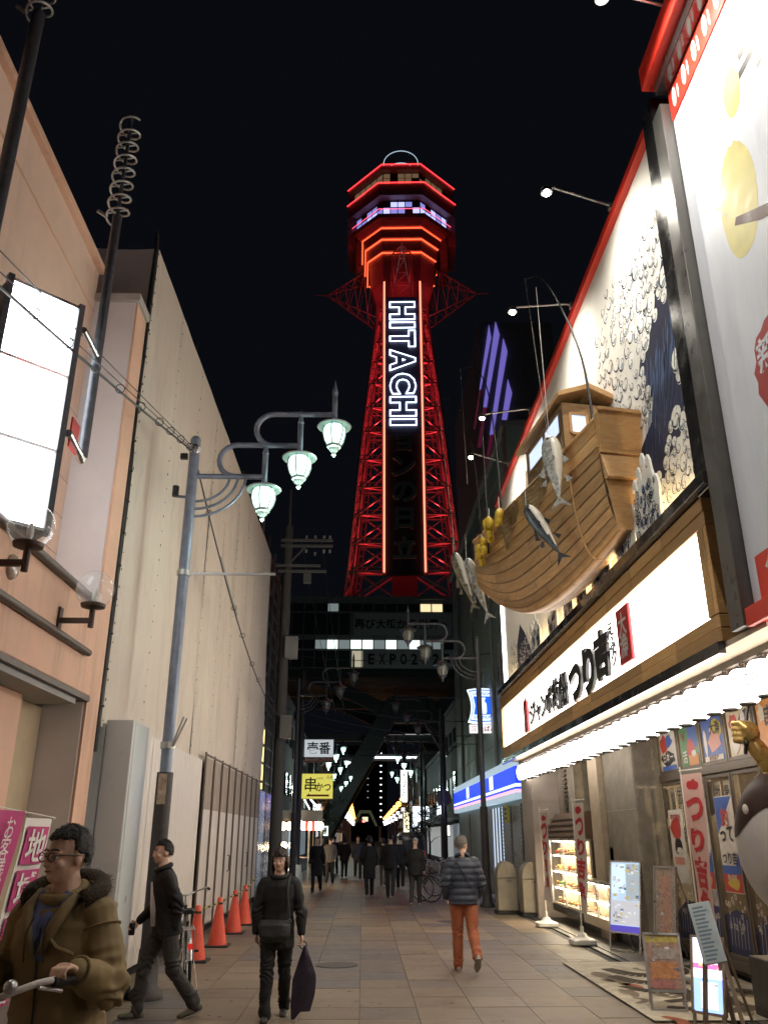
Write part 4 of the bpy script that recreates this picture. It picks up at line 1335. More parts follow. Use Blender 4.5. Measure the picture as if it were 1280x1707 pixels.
MB().box(4.95, 8.6, 20.2, 20.28, .1, 3.3).build('room_side_wall', room, rb)
pane_g = glass('shop_glass', (.3, .3, .28), .12, .03, 1.22)
case_g = glass('case_glass', (.6, .6, .6), .05, .02, 1.12)
bulb_w = glow('room_bulb', (1, .78, .45), 14)
for (x, y) in ((5.9, 12.6), (6.2, 11.0), (6.6, 13.6), (6.0, 9.6), (6.1, 17.6)):
    l_ = thing('pendant_lamp', {12.6: 'small warm pendant lamp glimpsed behind the left door pane', 11.0: 'warm pendant lamp with pale shade behind the middle door pane', 13.6: 'warm pendant lamp deep in the restaurant', 9.6: 'warm pendant lamp nearest the camera inside restaurant', 17.6: 'warm pendant lamp behind the far shop window'}[y], 'lamp', (x, y, 2.5), 'pendant lamps inside the restaurant')
    MB().lathe([(.02, .12), (.05, .1), (.16, 0), (.15, -.005)], (x, y, 2.5), 16, cap=False).build('shade', clothwhite, l_, smooth=True)
    MB().ball((x, y, 2.49), .05, 10, 8).build('bulb', bulb_w, l_, smooth='all')
    MB().tube([(x, y, 2.62), (x, y, 3.3)], .006, 5).build('cord', dkpole, l_)
    lamp('POINT', 'pendant_light', (x, y, 2.38), 34, (1, .76, .45), l_, .06)
DX = 4.86
def frame(y0, y1, z0, z1, w=.05, d=.08, parent=rb, name='door_frame', sill=True):
    for (a, b_, c, e) in ((y0, y0 + w, z0, z1), (y1 - w, y1, z0, z1)):
        MB().box(DX, DX + d, a, b_, c, e).build(name, frame_br, parent, bev=.005)
    for (c, e) in ((z0, z0 + w), (z1 - w, z1)):
        MB().box(DX + .002, DX + d - .002, y0 + w, y1 - w, c, e).build(name, frame_br, parent, bev=.005)
MB().box(DX - .03, DX + .12, 7.3, 14.1, 2.5, 2.62).build('transom_beam', frame_br, rb, bev=.01)
MB().box(DX - .02, DX + .12, 7.3, 14.1, 3.3, 3.395).build('lintel', frame_br, rb)
MB().box(DX - .04, DX + .14, 7.3, 14.1, .08, .2).build('door_sill', frame_br, rb, bev=.01)
ed = [14.1, 13.2, 12.3, 11.4, 10.5, 9.4, 8.3, 7.3]
for k in range(7):
    y1, y0 = ed[k], ed[k + 1]
    frame(y0 + .01, y1 - .01, .2, 2.5, .055)
    MB().box(DX + .03, DX + .042, y0 + .065, y1 - .065, .255, 2.445).build('door_pane', pane_g, rb)
    frame(y0 + .01, y1 - .01, 2.62, 3.3, .05, name='transom_frame')
frame(16.6, 17.6, .9, 2.35); frame(17.6, 18.65, .9, 2.35)
for (a, b_) in ((16.6, 17.6), (17.6, 18.65)):
    MB().box(DX + .03, DX + .042, a + .055, b_ - .055, .955, 2.295).build('window_pane', pane_g, rb)
    frame(a, b_, 2.4, 3.3, name='transom_frame')
MB().box(DX, DX + .3, 16.56, 18.68, .2, .9).build('window_dado', concrete, rb)
MB().box(DX, DX + .1, 16.56, 18.68, 3.3, 3.395).build('lintel', frame_br, rb)
MB().box(DX + .0, DX + .1, 16.56, 18.68, 2.35, 2.4).build('transom_beam', frame_br, rb)

# ---- posters: flat printed sheets, each its own pictures in paint
def pm(n, c): return mat('print_' + n, c, .45, var=.12, scale=14)
INKS = {'red': pm('red', (.5, .05, .04)), 'orange': pm('orange', (.6, .24, .05)), 'blue': pm('blue', (.05, .12, .42)), 'white': pm('white', (.66, .62, .56)), 'black': pm('black', (.015, .015, .02)),
        'yellow': pm('yellow', (.6, .45, .06)), 'pink': pm('pink', (.6, .27, .22)), 'cyan': pm('cyan', (.18, .4, .5)), 'navy': pm('navy', (.02, .03, .1)), 'cream': pm('cream', (.58, .5, .36)), 'green': pm('green', (.08, .22, .1)), 'brown': pm('brown', (.2, .08, .03))}
def poster(o, u, v, w, h, back, shapes, label, name='poster', cat='poster', group='posters on the restaurant front', letters=(), parent=None, thick=.004):
    """o = centre of the sheet; u reading direction; shapes: (ink, outline in -1..1)."""
    o, u, v = Vector(o), Vector(u).normalized(), Vector(v).normalized()
    n = u.cross(v)
    if parent is None:
        t = thing(name, label, cat, tuple(o - v * h / 2), group)
    else:
        t = parent
    m = MB(); m.obox(o, u * w / 2, v * h / 2, n * thick); sheet = m.build('sheet', INKS[back], t)
    for i, (c, pts) in enumerate(shapes):
        d = thick + .0015 * (i + 1)
        MB().add([o + u * (p[0] * w / 2) + v * (p[1] * h / 2) + n * d for p in pts], [tuple(range(len(pts)))]).build('print', INKS[c], sheet)
    for (s, c, x, y, hh, vert) in letters:
        text('lettering', s, o + u * (x * w / 2) + v * (y * h / 2) + n * (thick + .0015 * (len(shapes) + 2)), u, v, INKS[c], sheet, h=hh * h, off=.02, vertical=vert)
    return t
def blob(cx, cy, rx, ry, seed, k=12, rag=.25):
    rg = random.Random(seed)
    return [(max(-.96, min(.96, cx + rx * math.cos(6.283 * i / k) * rg.uniform(1 - rag, 1 + rag))), max(-.96, min(.96, cy + ry * math.sin(6.283 * i / k) * rg.uniform(1 - rag, 1 + rag)))) for i in range(k)]
def rect(x0, x1, y0, y1): return [(x0, y0), (x1, y0), (x1, y1), (x0, y1)]
PU = YN
tz = 2.955
tr_p = [(13.65, 'white', [('red', blob(-.5, .4, .45, .5, 1)), ('blue', blob(.2, .5, .4, .35, 2)), ('black', blob(0, -.35, .85, .35, 3)), ('blue', rect(-.9, .9, -.95, -.72))], [('日本一', 'white', 0, -.3, .25, False)], 'white poster with red and black brush fish art, farthest transom pane'),
        (12.75, 'green', [('blue', rect(0, .95, -.1, .9)), ('red', blob(.2, -.2, .5, .5, 4)), ('orange', rect(-.1, .95, -.95, -.45)), ('white', blob(.5, -.4, .25, .15, 5))], [('丸', 'red', -.55, .5, .22, False), ('活', 'white', -.5, -.5, .3, False)], 'dark green poster with red lobster art over orange corner'),
        (11.85, 'blue', [('yellow', blob(.45, .45, .6, .4, 6)), ('pink', blob(.15, -.1, .65, .45, 7)), ('white', blob(-.7, -.1, .18, .7, 8)), ('white', rect(-.9, .9, -.95, -.72))], [('大漁', 'black', .35, .5, .3, False), ('釣船茶屋', 'brown', 0, -.83, .14, False)], 'blue poster with pink crab and yellow banner'),
        (10.95, 'cream', [('red', blob(-.45, .45, .4, .4, 9)), ('black', blob(.55, .5, .4, .4, 10)), ('white', blob(.4, .55, .2, .3, 11)), ('pink', rect(.1, .95, -.95, -.5)), ('white', blob(-.45, -.45, .35, .4, 12))], [], 'cream poster with red sea bream and black figure'),
        (9.95, 'orange', [('red', blob(.2, .5, .35, .4, 13)), ('pink', blob(.3, -.6, .5, .3, 14)), ('cream', blob(-.7, .5, .2, .35, 15))], [('串', 'black', -.3, .3, .45, False), ('甚', 'black', .3, -.1, .45, False)], 'orange poster with large black characters above doors'),
        (8.85, 'orange', [('red', blob(0, 0, .5, .5, 16))], [('吉', 'black', 0, 0, .5, False)], 'orange poster nearest the camera above doors')]
for y, back, sh, le, lab in tr_p:
    w = .7 if y > 10.5 else .9
    poster((DX + .02, y, tz), PU, ZP, w, .6, back, sh, lab, letters=le)
for k, y in enumerate((18.3, 17.85, 17.1)):
    poster((DX + .02, y if k < 2 else 17.1, 2.85), PU, ZP, .38 if k < 2 else .7, .78, ['yellow', 'pink', 'cream'][k], [(['black', 'red', 'brown'][k], blob(0, 0, .6, .6, 30 + k)), (['red', 'orange', 'white'][k], blob(.2, -.3, .4, .3, 40 + k))], ['narrow yellow poster over the far shop window', 'narrow pink poster over the far shop window', 'cream lettered poster over the far shop window'][k])
poster((DX - .012, 13.6, 1.55), PU, ZP, .6, 1.05, 'white', [('red', blob(-.1, .5, .7, .3, 50)), ('black', blob(.1, 0, .55, .22, 51)), ('white', blob(.1, -.12, .35, .1, 52)), ('pink', rect(-.7, .7, -.5, -.3))], 'white poster of a black fish on the far door pane', letters=[('平日限定', 'red', 0, .78, .1, False)])
for k, (y, lab) in enumerate(((12.62, 'blue and white burst poster behind the tall flag'), (11.72, 'blue and white burst poster on the middle door pane'))):
    poster((DX - .012, y, 1.6), PU, ZP, .58, 1.2, 'white', [('blue', [(-.98, .98), (.98, .98), (-.98, .2)]), ('blue', [(.98, -.1), (.98, -.6), (.4, -.55)]), ('blue', rect(-.98, .98, -.62, -.45)), ('red', rect(-.98, .98, -.98, -.62)), ('yellow', blob(.1, -.8, .6, .13, 61))], lab,
           letters=[('釣', 'red', 0, .55, .2, False), ('って', 'black', 0, .2, .16, False), ('つり吉', 'black', 0, -.3, .13, False), ('食べ放題', 'white', 0, -.68, .06, False)])
# wooden menu slips inside
for k in range(12):
    y = 13.9 - (k % 8) * .3
    z = 2.2 - .55 * (k // 8)
    poster((DX + .1, y, z), PU, ZP, .2, .42, 'cream', [], 'pale wooden menu slip behind the doors, %s from the far end of the %s row' % (nth(k % 8 + 1), 'upper' if k < 8 else 'lower'), name='menu_slip', cat='menu slip', group='wooden menu slips behind the doors', letters=[(['刺身', '天丼', '鯛めし', 'いか', 'えび', 'あじ', '牡蠣', '寿司'][k % 8], 'black', 0, 0, .75, True)])
# dark printed skirt on the lower door glass with generic foam marks
for k in range(7):
    y1, y0 = ed[k] - .07, ed[k + 1] + .07
    flat(m := MB(), [(y0, .26), (y1, .26), (y1, .62 + .1 * math.sin(k)), ((y0 + y1) / 2, .8), (y0, .7 + .1 * math.sin(k + 1))], DX + .024)
    sk = m.build('door_print', INKS['navy'], rb)
    a_ = MB()
    for q in range(16):
        curl(a_, rm.uniform(y0 + .08, y1 - .08), rm.uniform(.55, .95), rm.uniform(.02, .05), rm.uniform(0, 6), 1, DX + .021, .14)
    for q in range(7):
        yy = y0 + .1 + q * .1
        if yy < y1 - .1: flat(a_, [(yy, .7), (yy + .012, .7), (yy + .06, .35), (yy + .05, .35)], DX + .0215)
    a_.build('door_print_foam', INKS['white'], sk, kind='stuff')
# ================================================================== THE TOWER
TX0, TY0 = 4.86, 97.7
steel = mat('tower_steel', (0.42, 0.4, 0.4), .45, metal=.2, var=.15, scale=2)
steel_d = mat('tower_panel', (0.22, 0.17, 0.17), .5, metal=.2, var=.2, scale=1.2)
dark_in = mat('tower_dark', (0.02, 0.02, 0.024), .6, var=.1)
neon_r = glow('neon_red', (1.0, 0.035, 0.04), 1.5)
neon_o = glow('neon_orange_red', (1.0, 0.085, 0.03), 1.6)
neon_e = glow('neon_edge', (1.0, 0.2, 0.12), 1.5)
neon_p = glow('neon_pink', (1.0, 0.1, 0.2), 1.0)
neon_w = glow('neon_white', (0.72, 0.84, 1.0), 2.2)
tw = thing('lattice_tower', 'red lit steel lattice tower with octagonal observation deck straddling the street', 'tower', (TX0, TY0, 0))
def T(lx, ly, z): return (TX0 + lx, TY0 + ly, z)
def octa(h, c): return [(-(h - c), -h), (h - c, -h), (h, -(h - c)), (h, h - c), (h - c, h), (-(h - c), h), (-h, h - c), (-h, -(h - c))]
def oct_block(name, h0, c0, z0, h1, c1, z1, m_, parent=tw):
    a = [T(x, y, z0) for x, y in octa(h0, c0)]
    b = [T(x, y, z1) for x, y in octa(h1, c1)]
    return MB().add(a + b, [tuple(range(7, -1, -1)), tuple(range(8, 16))] + [(i, (i + 1) % 8, (i + 1) % 8 + 8, i + 8) for i in range(8)]).build(name, m_, parent)
def oct_neon(h, c, z, r, m_, parent=tw):
    pts = octa(h, c)
    for i in (7, 0, 1, 3, 4, 5):
        p, q = pts[i], pts[(i + 1) % 8]
        MB().tube([T(p[0], p[1], z), T(q[0], q[1], z)], r, 6).build('neon_tube', m_, parent)
# --- deck, from the roof down
oct_block('roof', 7.6, 4.9, 88.4, 7.6, 4.9, 89.0, steel_d)
oct_neon(7.72, 5.0, 89.1, .085, neon_r)
oct_block('upper_core', 6.7, 4.2, 85.9, 6.7, 4.2, 88.4, dark_in)
warm_win = glow('deck_window_dim', (.5, .36, .2), .12)
blue_win = glow('deck_window_blue', (.25, .28, .75), .5)
blue_win2 = glow('deck_window_bright', (.42, .46, .95), .8)
def oct_windows(h, c, z0, z1, per, mats, seed, rails):
    rg = random.Random(seed)
    pts = octa(h, c)
    for i in (7, 0, 1):
        p, q = Vector(pts[i]), Vector(pts[(i + 1) % 8])
        n_ = max(3, int((q - p).length / per))
        d = (q - p) / n_
        nrm_ = Vector((d.y, -d.x)).normalized()
        for k in range(n_):
            a, b = p + d * k + d * .06, p + d * (k + 1) - d * .06
            o_ = nrm_ * .05
            for (s0, s1) in rails:
                za, zb = z0 + (z1 - z0) * s0, z0 + (z1 - z0) * s1
                MB().add([T(a.x + o_.x, a.y + o_.y, za), T(b.x + o_.x, b.y + o_.y, za), T(b.x + o_.x, b.y + o_.y, zb), T(a.x + o_.x, a.y + o_.y, zb)], [(0, 1, 2, 3)]).build('deck_window', rg.choice(mats), tw)
oct_windows(6.7, 4.2, 86.1, 88.3, 1.0, [warm_win, dark_in, warm_win], 3, [(0, .62), (.66, 1)])
oct_block('upper_floor', 7.5, 4.6, 83.9, 7.65, 4.55, 85.75, steel_d)
oct_neon(7.74, 4.55, 85.85, .085, neon_r)
oct_block('deck_core', 6.35, 3.8, 80.9, 6.35, 3.8, 83.9, dark_in)
oct_windows(6.35, 3.8, 81.0, 83.7, .95, [blue_win, blue_win2, blue_win, dark_in], 5, [(0, .6), (.66, .97)])
oct_block('deck_rail', 6.85, 3.8, 80.6, 6.95, 3.8, 81.2, steel_d)
oct_neon(6.95, 3.85, 82.0, .05, neon_p)
for sx in (-1, 1):
    MB().box(TX0 + sx * 7.05 - .55, TX0 + sx * 7.05 + .55, TY0 - 3.0, TY0 + 3.0, 79.0, 83.89).build('side_wing', steel_d, tw)
    MB().box(TX0 + sx * 5.9 - .5, TX0 + sx * 5.9 + .5, TY0 - 2.7, TY0 + 2.7, 75.8, 80.55).build('side_wing', steel_d, tw)
oct_block('deck_slab', 5.9, 3.2, 80.0, 6.3, 3.4, 80.6, mat('slab_redpaint', (.5, .3, .28), .5, var=.1))
oct_block('tier', 5.3, 2.6, 78.5, 5.5, 2.7, 79.98, steel_d); oct_neon(5.5, 2.75, 79.9, .1, neon_o)
oct_block('tier', 4.9, 2.3, 76.6, 5.0, 2.3, 78.45, steel_d); oct_neon(5.1, 2.35, 78.3, .1, neon_o)
oct_block('tier', 4.3, 1.8, 72.0, 4.6, 2.0, 76.5, steel_d); oct_neon(4.75, 2.05, 76.35, .1, neon_o)
for (h, c, z0, z1) in ((5.5, 2.75, 76.0, 79.9), (5.1, 2.35, 74.0, 78.3), (4.75, 2.05, 72.2, 76.3)):
    MB().tube([T(-h, -(h - c), z0), T(-h, -(h - c), z1)], .09, 6).build('neon_drop', neon_o, tw)
oct_block('neck', 3.1, 1.0, 68.0, 4.2, 1.8, 72.0, mat('neck_paint', (.25, .2, .2), .5, var=.15))
# mast rings on the roof
MB().lathe([(3.3, 0), (3.3, .5), (2.9, .7)], T(0, 0, 89.0), 24).build('roof_drum', steel_d, tw)
oct_neon(2.6, 1.0, 90.0, .06, neon_r)
ringm = glow('halo_ring', (.5, .68, .8), .45)
for zz_, rr in ((96.6, 2.6), (94.6, 2.3)):
    MB().tube([T(rr * math.cos(a * math.pi / 16), rr * math.sin(a * math.pi / 16), zz_) for a in range(33)], .06, 6).build('halo_ring', ringm, tw, smooth='all')
for k in range(6):
    a = k * math.pi / 3
    bar('ring_post', T(2.4 * math.cos(a), 2.4 * math.sin(a), 89.5), T(2.5 * math.cos(a), 2.5 * math.sin(a), 96.6), .08, steel_d, tw)
MB().lathe([(2.2, 0), (2.3, .9), (2.0, 1.6), (.2, 2.1)], T(0, 0, 90.4), 20).build('dome', mat('dome_glass', (.12, .2, .22), .2, metal=.3, var=.1), tw, smooth=True)
# --- shaft
def W(z):
    P = [(18, 8.3), (30, 6.6), (50.5, 4.92), (65.3, 3.5), (72, 3.0)]
    for (a, wa), (b, wb) in zip(P[:-1], P[1:]):
        if z <= b: return wa + (wb - wa) * (z - a) / (b - a)
    return 3.0
LV = [26.3, 30, 33.6, 37.3, 41, 44.8, 48.8, 52.4, 56, 59.4, 62.6, 65.6, 68.4]
for sx in (-1, 1):
    for sy in (-1, 1):
        for a, b in zip(LV[:-1], LV[1:]):
            wa, wb = W(a), W(b)
            bar('leg', T(sx * wa, sy * wa, a), T(sx * wb, sy * wb, b), .34, steel, tw)
            bar('leg_rail', T(sx * (wa - .7), sy * wa, a), T(sx * (wb - .7), sy * wb, b), .16, steel, tw)
            for q in range(4):
                z = a + (b - a) * (q + .5) / 4
                bar('leg_rung', T(sx * W(z), sy * W(z), z), T(sx * (W(z) - .7), sy * W(z), z + .25), .07, steel, tw)
def face(sgn_, ax):
    """One lattice face; ax 'y' = front/back, 'x' = sides."""
    for a, b in zip(LV[:-1], LV[1:]):
        wa, wb = W(a), W(b)
        def P(l, w, z): return T(l, sgn_ * w, z) if ax == 'y' else T(sgn_ * w, l, z)
        bar('cross_beam', P(-wa, wa, a), P(wa, wa, a), .2, steel, tw)
        bar('cross_beam', P(-wa, wa, a + .55), P(wa, wa, a + .55), .07, steel, tw)
        for s in (-1, 1):
            bar('diagonal', P(s * (wa - .6), wa, a + .2), P(s * .9, wb, b), .22, steel, tw)
            bar('thin_brace', P(s * .9, wa, a + .2), P(s * (wb - .6), wb, b), .07, steel, tw)
face(-1, 'y'); face(1, 'y'); face(-1, 'x'); face(1, 'x')
for a in LV[1:-1:1]:   # inner cross ties
    w = W(a)
    for s in (-1, 1):
        bar('inner_tie', T(s * w, -w, a), T(s * .5, 0, a + 1.5), .12, steel, tw)
MB().box(TX0 - 1.5, TX0 + 1.5, TY0 - 1.2, TY0 + 1.2, 26.4, 70).build('lift_shaft', dark_in, tw)
# outriggers: front, left, right
def outrigger(dx, dy):
    tip = Vector((dx * 10.6, dy * 10.6, 72.9))
    n_ = Vector((-dy, dx, 0))
    roots = []
    for s in (-1, 1):
        for (r, z) in ((4.0, 76.3), (3.3, 67.8)):
            rt_ = Vector((dx * r, dy * r, z)) + n_ * s * 1.7
            roots.append(rt_)
            bar('outrigger_chord', T(*rt_), T(*tip), .12, steel, tw)
    for k in range(1, 5):
        f = k / 5
        pts = [r.lerp(tip, f) for r in roots]
        pr = [r.lerp(tip, f - .2) for r in roots]
        for i, j in ((0, 1), (2, 3), (0, 2), (1, 3)):
            bar('outrigger_tie', T(*pts[i]), T(*pts[j]), .07, steel, tw)
            bar('outrigger_brace', T(*pr[i]), T(*pts[j]), .06, steel, tw)
    bar('outrigger_needle', T(*tip), T(*(tip + Vector((dx * 1.6, dy * 1.6, .05)))), .07, steel, tw)
outrigger(-1, 0); outrigger(1, 0); outrigger(0, -1)
# --- vertical sign
FY = TY0 - 7.2
MB().box(TX0 - 2.15, TX0 + 2.15, FY + .02, FY + .5, 29.4, 47.3).build('dark_sign_board', mat('sign_board_dark', (.035, .035, .04), .6, var=.2), tw)
MB().box(TX0 - 2.15, TX0 + 2.15, FY + .02, FY + .5, 47.3, 67.3).build('sign_board', mat('sign_board_navy', (.012, .012, .05), .6, var=.1), tw)
zs = 66.5
widths = {'H': 2.9, 'I': 1.0, 'T': 2.6, 'A': 3.3, 'C': 3.1}
tot = sum(widths[c] for c in 'HITACHI')
k_ = (66.55 - 48.45) / (tot + .28 * 6)
for c in 'HITACHI':
    w = widths[c] * k_
    text('neon_letter', c, (TX0 - .02, FY - .15, zs - w / 2), Vector((0, 0, -1)), XP, neon_w, tw, h=3.35, w=w, tube=.02, off=.055)
    zs -= w + .28 * k_
unlit = mat('unlit_letter', (.3, .3, .3), .5, var=.1)
for c, z in zip('ョンの日立', (46.0, 43.0, 39.7, 36.3, 32.7)):
    text('unlit_letter', c, (TX0, FY - .1, z), XP, ZP, unlit, tw, h=2.7 if c != 'ョ' else 2.0, off=.03, ext=.05)
for s in (-1, 1):
    MB().tube([T(s * 2.36, -7.35, 29.7), T(s * 2.34, -7.35, 69.6)], .1, 8).build('neon_edge', neon_e, tw)
    MB().box(TX0 + s * 2.42 - .22, TX0 + s * 2.42 + .22, FY, FY + .6, 29.5, 69.8).build('sign_edge_post', steel_d, tw)
for z in LV[1:]:
    for s in (-1, 1):
        bar('sign_strut', T(s * 2.3, -6.8, z), T(s * 2.3, -W(z), z), .14, steel, tw)
# red flood lights along the shaft and under the deck
for z in LV[1:-1]:
    for s in (-1, 1):
        fl_ = MB().box(TX0 + s * (W(z) * .62) - .15, TX0 + s * (W(z) * .62) + .15, TY0 - W(z) + .7, TY0 - W(z) + 1.0, z + .7, z + .9).build('floodlight_housing', dark_in, tw)
        lamp('POINT', 'red_flood', (TX0 + s * (W(z) * .62), TY0 - W(z) + .85, z + 1.25), 130 if z < 60 else 70, (1, .03, .04), tw, .3)
for (x, y, z, e) in ((0, -6.9, 71.0, 55), (-5.2, -4.5, 70.5, 60), (5.2, -4.5, 70.5, 60), (-8.6, -5.5, 77, 50), (8.6, -5.5, 77, 50), (0, -9.5, 78.5, 15)):
    lamp('POINT', 'red_flood', T(x, y, z), e, (1, .03, .04), tw, .3)
tw.rotation_euler = (0, 0, R(-2.6))

# --- bridge building round the tower's foot and its legs
grey_cl = mat('cladding_grey', (.24, .24, .25), .6, var=.12, scale=1.5)
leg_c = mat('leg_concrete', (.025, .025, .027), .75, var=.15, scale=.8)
wb_ = thing('tower_base_building', 'grey block building spanning the street at the foot of the tower', 'building', (4.8, 98, 0))
BX0, BX1, BY = -9.3, 19.0, 89.9
MB().box(BX0, BX1, BY, 106, 18.5, 26.3).build('wall', grey_cl, wb_)
MB().box(BX0 - .3, BX1 + .3, BY - .3, 106.3, 26.304, 26.6).build('roof_edge', grey_cl, wb_)
MB().box(BX0 - .2, BX1 + .2, BY - .15, 106.2, 17.6, 18.49).build('floor_beam', leg_c, wb_)
win_dk = mat('window_dark', (.03, .035, .04), .15, var=.1, spec=.7)
win_wm = glow('window_warm', (1.0, .8, .45), .55)
win_wh = glow('window_white', (.85, .95, .9), .7)
win_dm = glow('window_dim', (.5, .6, .6), .16)
rg = random.Random(8)
NB = 22
dx = (BX1 - BX0) / NB
for k in range(NB):
    x0, x1 = BX0 + k * dx + .07, BX0 + (k + 1) * dx - .07
    m1 = win_wm if abs((x0 + x1) / 2 - 7.3) < .7 or abs((x0 + x1) / 2 - 8.6) < .6 else rg.choice([win_dk, win_dk, win_dm])
    m2 = rg.choice([win_wh, win_dm, win_dk, win_dm]) if x0 > -6 else win_dk
    if k in (6, 9): m2 = win_wh
    for (z0, z1, mm) in ((24.95, 25.8, m1), (20.75, 21.7, m2)):
        MB().box(x0, x1, BY - .06, BY - .002, z0, z1).build('window', mm, wb_)
    if (x0 + x1) / 2 < -1.6:
        MB().box(x0, x1, BY - .05, BY - .002, 22.3, 24.7).build('window', win_dk, wb_)
        MB().box(x0, x1, BY - .05, BY - .002, 18.7, 20.5).build('window', win_dk if k < 4 else mat('window_green', (.03, .07, .05), .15, var=.1), wb_)
    bar('mullion', (BX0 + k * dx, BY - .1, 18.6), (BX0 + k * dx, BY - .1, 26.2), .09, steel_d, wb_)
MB().box(-1.35, -.2, BY - .08, BY - .002, 18.75, 20.5).build('lit_poster', glow('poster_glow', (.6, .55, .4), .35), wb_)
ban_g = mat('banner_grey', (.4, .4, .41), .7, var=.08)
b1 = MB().box(-1.2, 9.6, BY - .16, BY - .1, 22.25, 24.75).build('banner', ban_g, wb_)
b2 = MB().box(-.1, 9.9, BY - .16, BY - .1, 18.6, 20.6).build('banner', ban_g, wb_)
bk = mat('banner_black', (.01, .01, .012), .6, var=0)
for k, c in enumerate('再び大阪から世界へ'):
    text('character', c, (-.55 + k * 1.17, BY - .17, 23.5), XP, ZP, bk, b1, h=1.08 if c not in 'へ' else .5, off=.03)
for k, c in enumerate('EXPO2025'):
    text('character', c, (.75 + k * 1.17, BY - .17, 19.6), XP, ZP, bk, b2, h=1.2, w=.72, off=.035)
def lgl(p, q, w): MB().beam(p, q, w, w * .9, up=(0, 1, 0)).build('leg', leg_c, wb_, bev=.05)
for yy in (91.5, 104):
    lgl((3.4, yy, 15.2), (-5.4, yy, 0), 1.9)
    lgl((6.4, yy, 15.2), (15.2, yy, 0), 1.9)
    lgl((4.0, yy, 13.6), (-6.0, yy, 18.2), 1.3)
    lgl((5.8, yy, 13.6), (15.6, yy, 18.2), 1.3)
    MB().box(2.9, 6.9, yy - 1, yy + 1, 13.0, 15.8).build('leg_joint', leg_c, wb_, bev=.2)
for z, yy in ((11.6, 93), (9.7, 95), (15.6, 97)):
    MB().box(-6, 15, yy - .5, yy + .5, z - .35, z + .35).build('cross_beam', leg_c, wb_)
tube_w = glow('fluorescent', (.9, .95, 1), 3.0)
MB().box(.7, 5.9, 94.3, 94.42, 9.62, 9.78).build('fluorescent_tube', tube_w, wb_)
MB().box(-1.9, -1.0, 94.3, 94.42, 9.0, 9.2).build('fluorescent_tube', tube_w, wb_)
MB().box(9.2, 13, 94.3, 94.42, 9.2, 9.33).build('fluorescent_tube', tube_w, wb_)
MB().box(1.2, 7.5, 92.2, 93.6, 11.9, 11.95).build('lit_soffit', glow('soffit_lit', (.7, .72, .7), .25), wb_)
# ================================================================== CONVENIENCE STORE BLOCK (RIGHT)
green_w = mat('store_wall_green', (.23, .32, .31), .5, var=.12, scale=1.5, stretch=(1, 1, .4), dirt=.2)
cs = thing('convenience_store', 'grey green building with blue lit convenience store fascia and ground floor shutters', 'building', (4.2, 30, 0))
MB().box(4.2, 14, 22.2, 38.6, 0, 13.2).build('wall', green_w, cs)
MB().box(4.05, 14, 22.2, 38.7, 13.204, 13.4).build('parapet', grey_cl, cs)
MB().box(4.12, 4.198, 22.25, 22.6, 0, 13.2).build('corner_pilaster', steel_d, cs)
for y in (26.8, 31.5, 36.0):
    MB().tube([(4.15, y, 3.7), (4.15, y, 12.8)], .05, 8).build('downpipe', mat('pipe_grey', (.2, .22, .22), .5), cs)
for k in range(9):
    bar('wall_joint', (4.19, 22.6, 4.4 + k), (4.19, 38.6, 4.4 + k), .02, grey_cl, cs)
MB().add([(4.185, 22.7, 8.4), (4.185, 25.6, 8.4), (4.185, 29.0, 12.9), (4.185, 27.2, 12.9)], [(0, 1, 2, 3)]).build('pale_band', mat('store_wall_pale', (.3, .33, .33), .5), cs)
for (y, z) in ((25.2, 6.6), (29.5, 6.6), (33.5, 6.6), (29.5, 9.8), (25.2, 9.8)):
    w_ = MB().box(4.13, 4.196, y - .45, y + .45, z - .6, z + .6).build('window', mat('frosted_window', (.2, .23, .23), .3, var=.1), cs)
    MB().box(4.11, 4.128, y - .5, y + .5, z - .66, z - .6).build('window_sill', grey_cl, w_)
    MB().box(4.11, 4.128, y - .02, y + .02, z - .6, z + .6).build('window_bar', grey_cl, w_)
blue_l = glow('store_blue', (.012, .05, .8), .75)
white_l = glow('store_white', (.75, .88, 1.0), .8)
for (z0, z1, mm, nm) in ((3.42, 3.64, glow('store_pale', (.5, .66, .8), .35), 'pale_stripe'), (2.98, 3.42, blue_l, 'blue_stripe'), (2.9, 2.98, white_l, 'white_stripe'), (2.76, 2.84, glow('store_pink', (.9, .4, .5), .8), 'pink_stripe'), (2.6, 2.76, glow('store_pale', (.5, .66, .8), .35), 'pale_stripe'), (2.84, 2.9, blue_l, 'thin_blue_stripe')):
    MB().box(3.98, 4.16, 22.7, 38.4, z0 + .002, z1 - .002).build(nm, mm, cs)
for y in (27.0, 33.2):
    MB().box(3.965, 3.978, y - .35, y + .35, 3.02, 3.4).build('store_emblem', white_l, cs)
slat_m = mat('shutter_slat', (.28, .3, .32), .35, metal=.6, var=.1)
for y0 in (23.2, 24.9, 28.4, 31, 34.5):
    sh = MB().box(4.17, 4.198, y0, y0 + 1.4, .1, 2.5).build('shutter', slat_m, cs)
    for k in range(24):
        bar('slat', (4.16, y0 + .02, .15 + k * .1), (4.16, y0 + 1.38, .15 + k * .1), .03, slat_m, sh)
MB().box(4.15, 4.19, 26.4, 28.2, .1, 2.5).build('shop_window', glow('shop_window_glow', (.55, .7, .85), .55), cs)
MB().box(4.15, 4.19, 29.9, 30.9, .1, 2.5).build('shop_window', MATS['shop_window_glow'], cs)
for y in (26.4, 27.0, 27.6, 28.2, 29.9, 30.4, 30.9):
    bar('window_mullion', (4.13, y, .1), (4.13, y, 2.5), .05, steel_d, cs)
yb = MB().box(4.0, 4.06, 24.4, 24.9, 2.05, 2.5).build('notice_board', mat('notice_yellow', (.6, .5, .03), .5), cs)
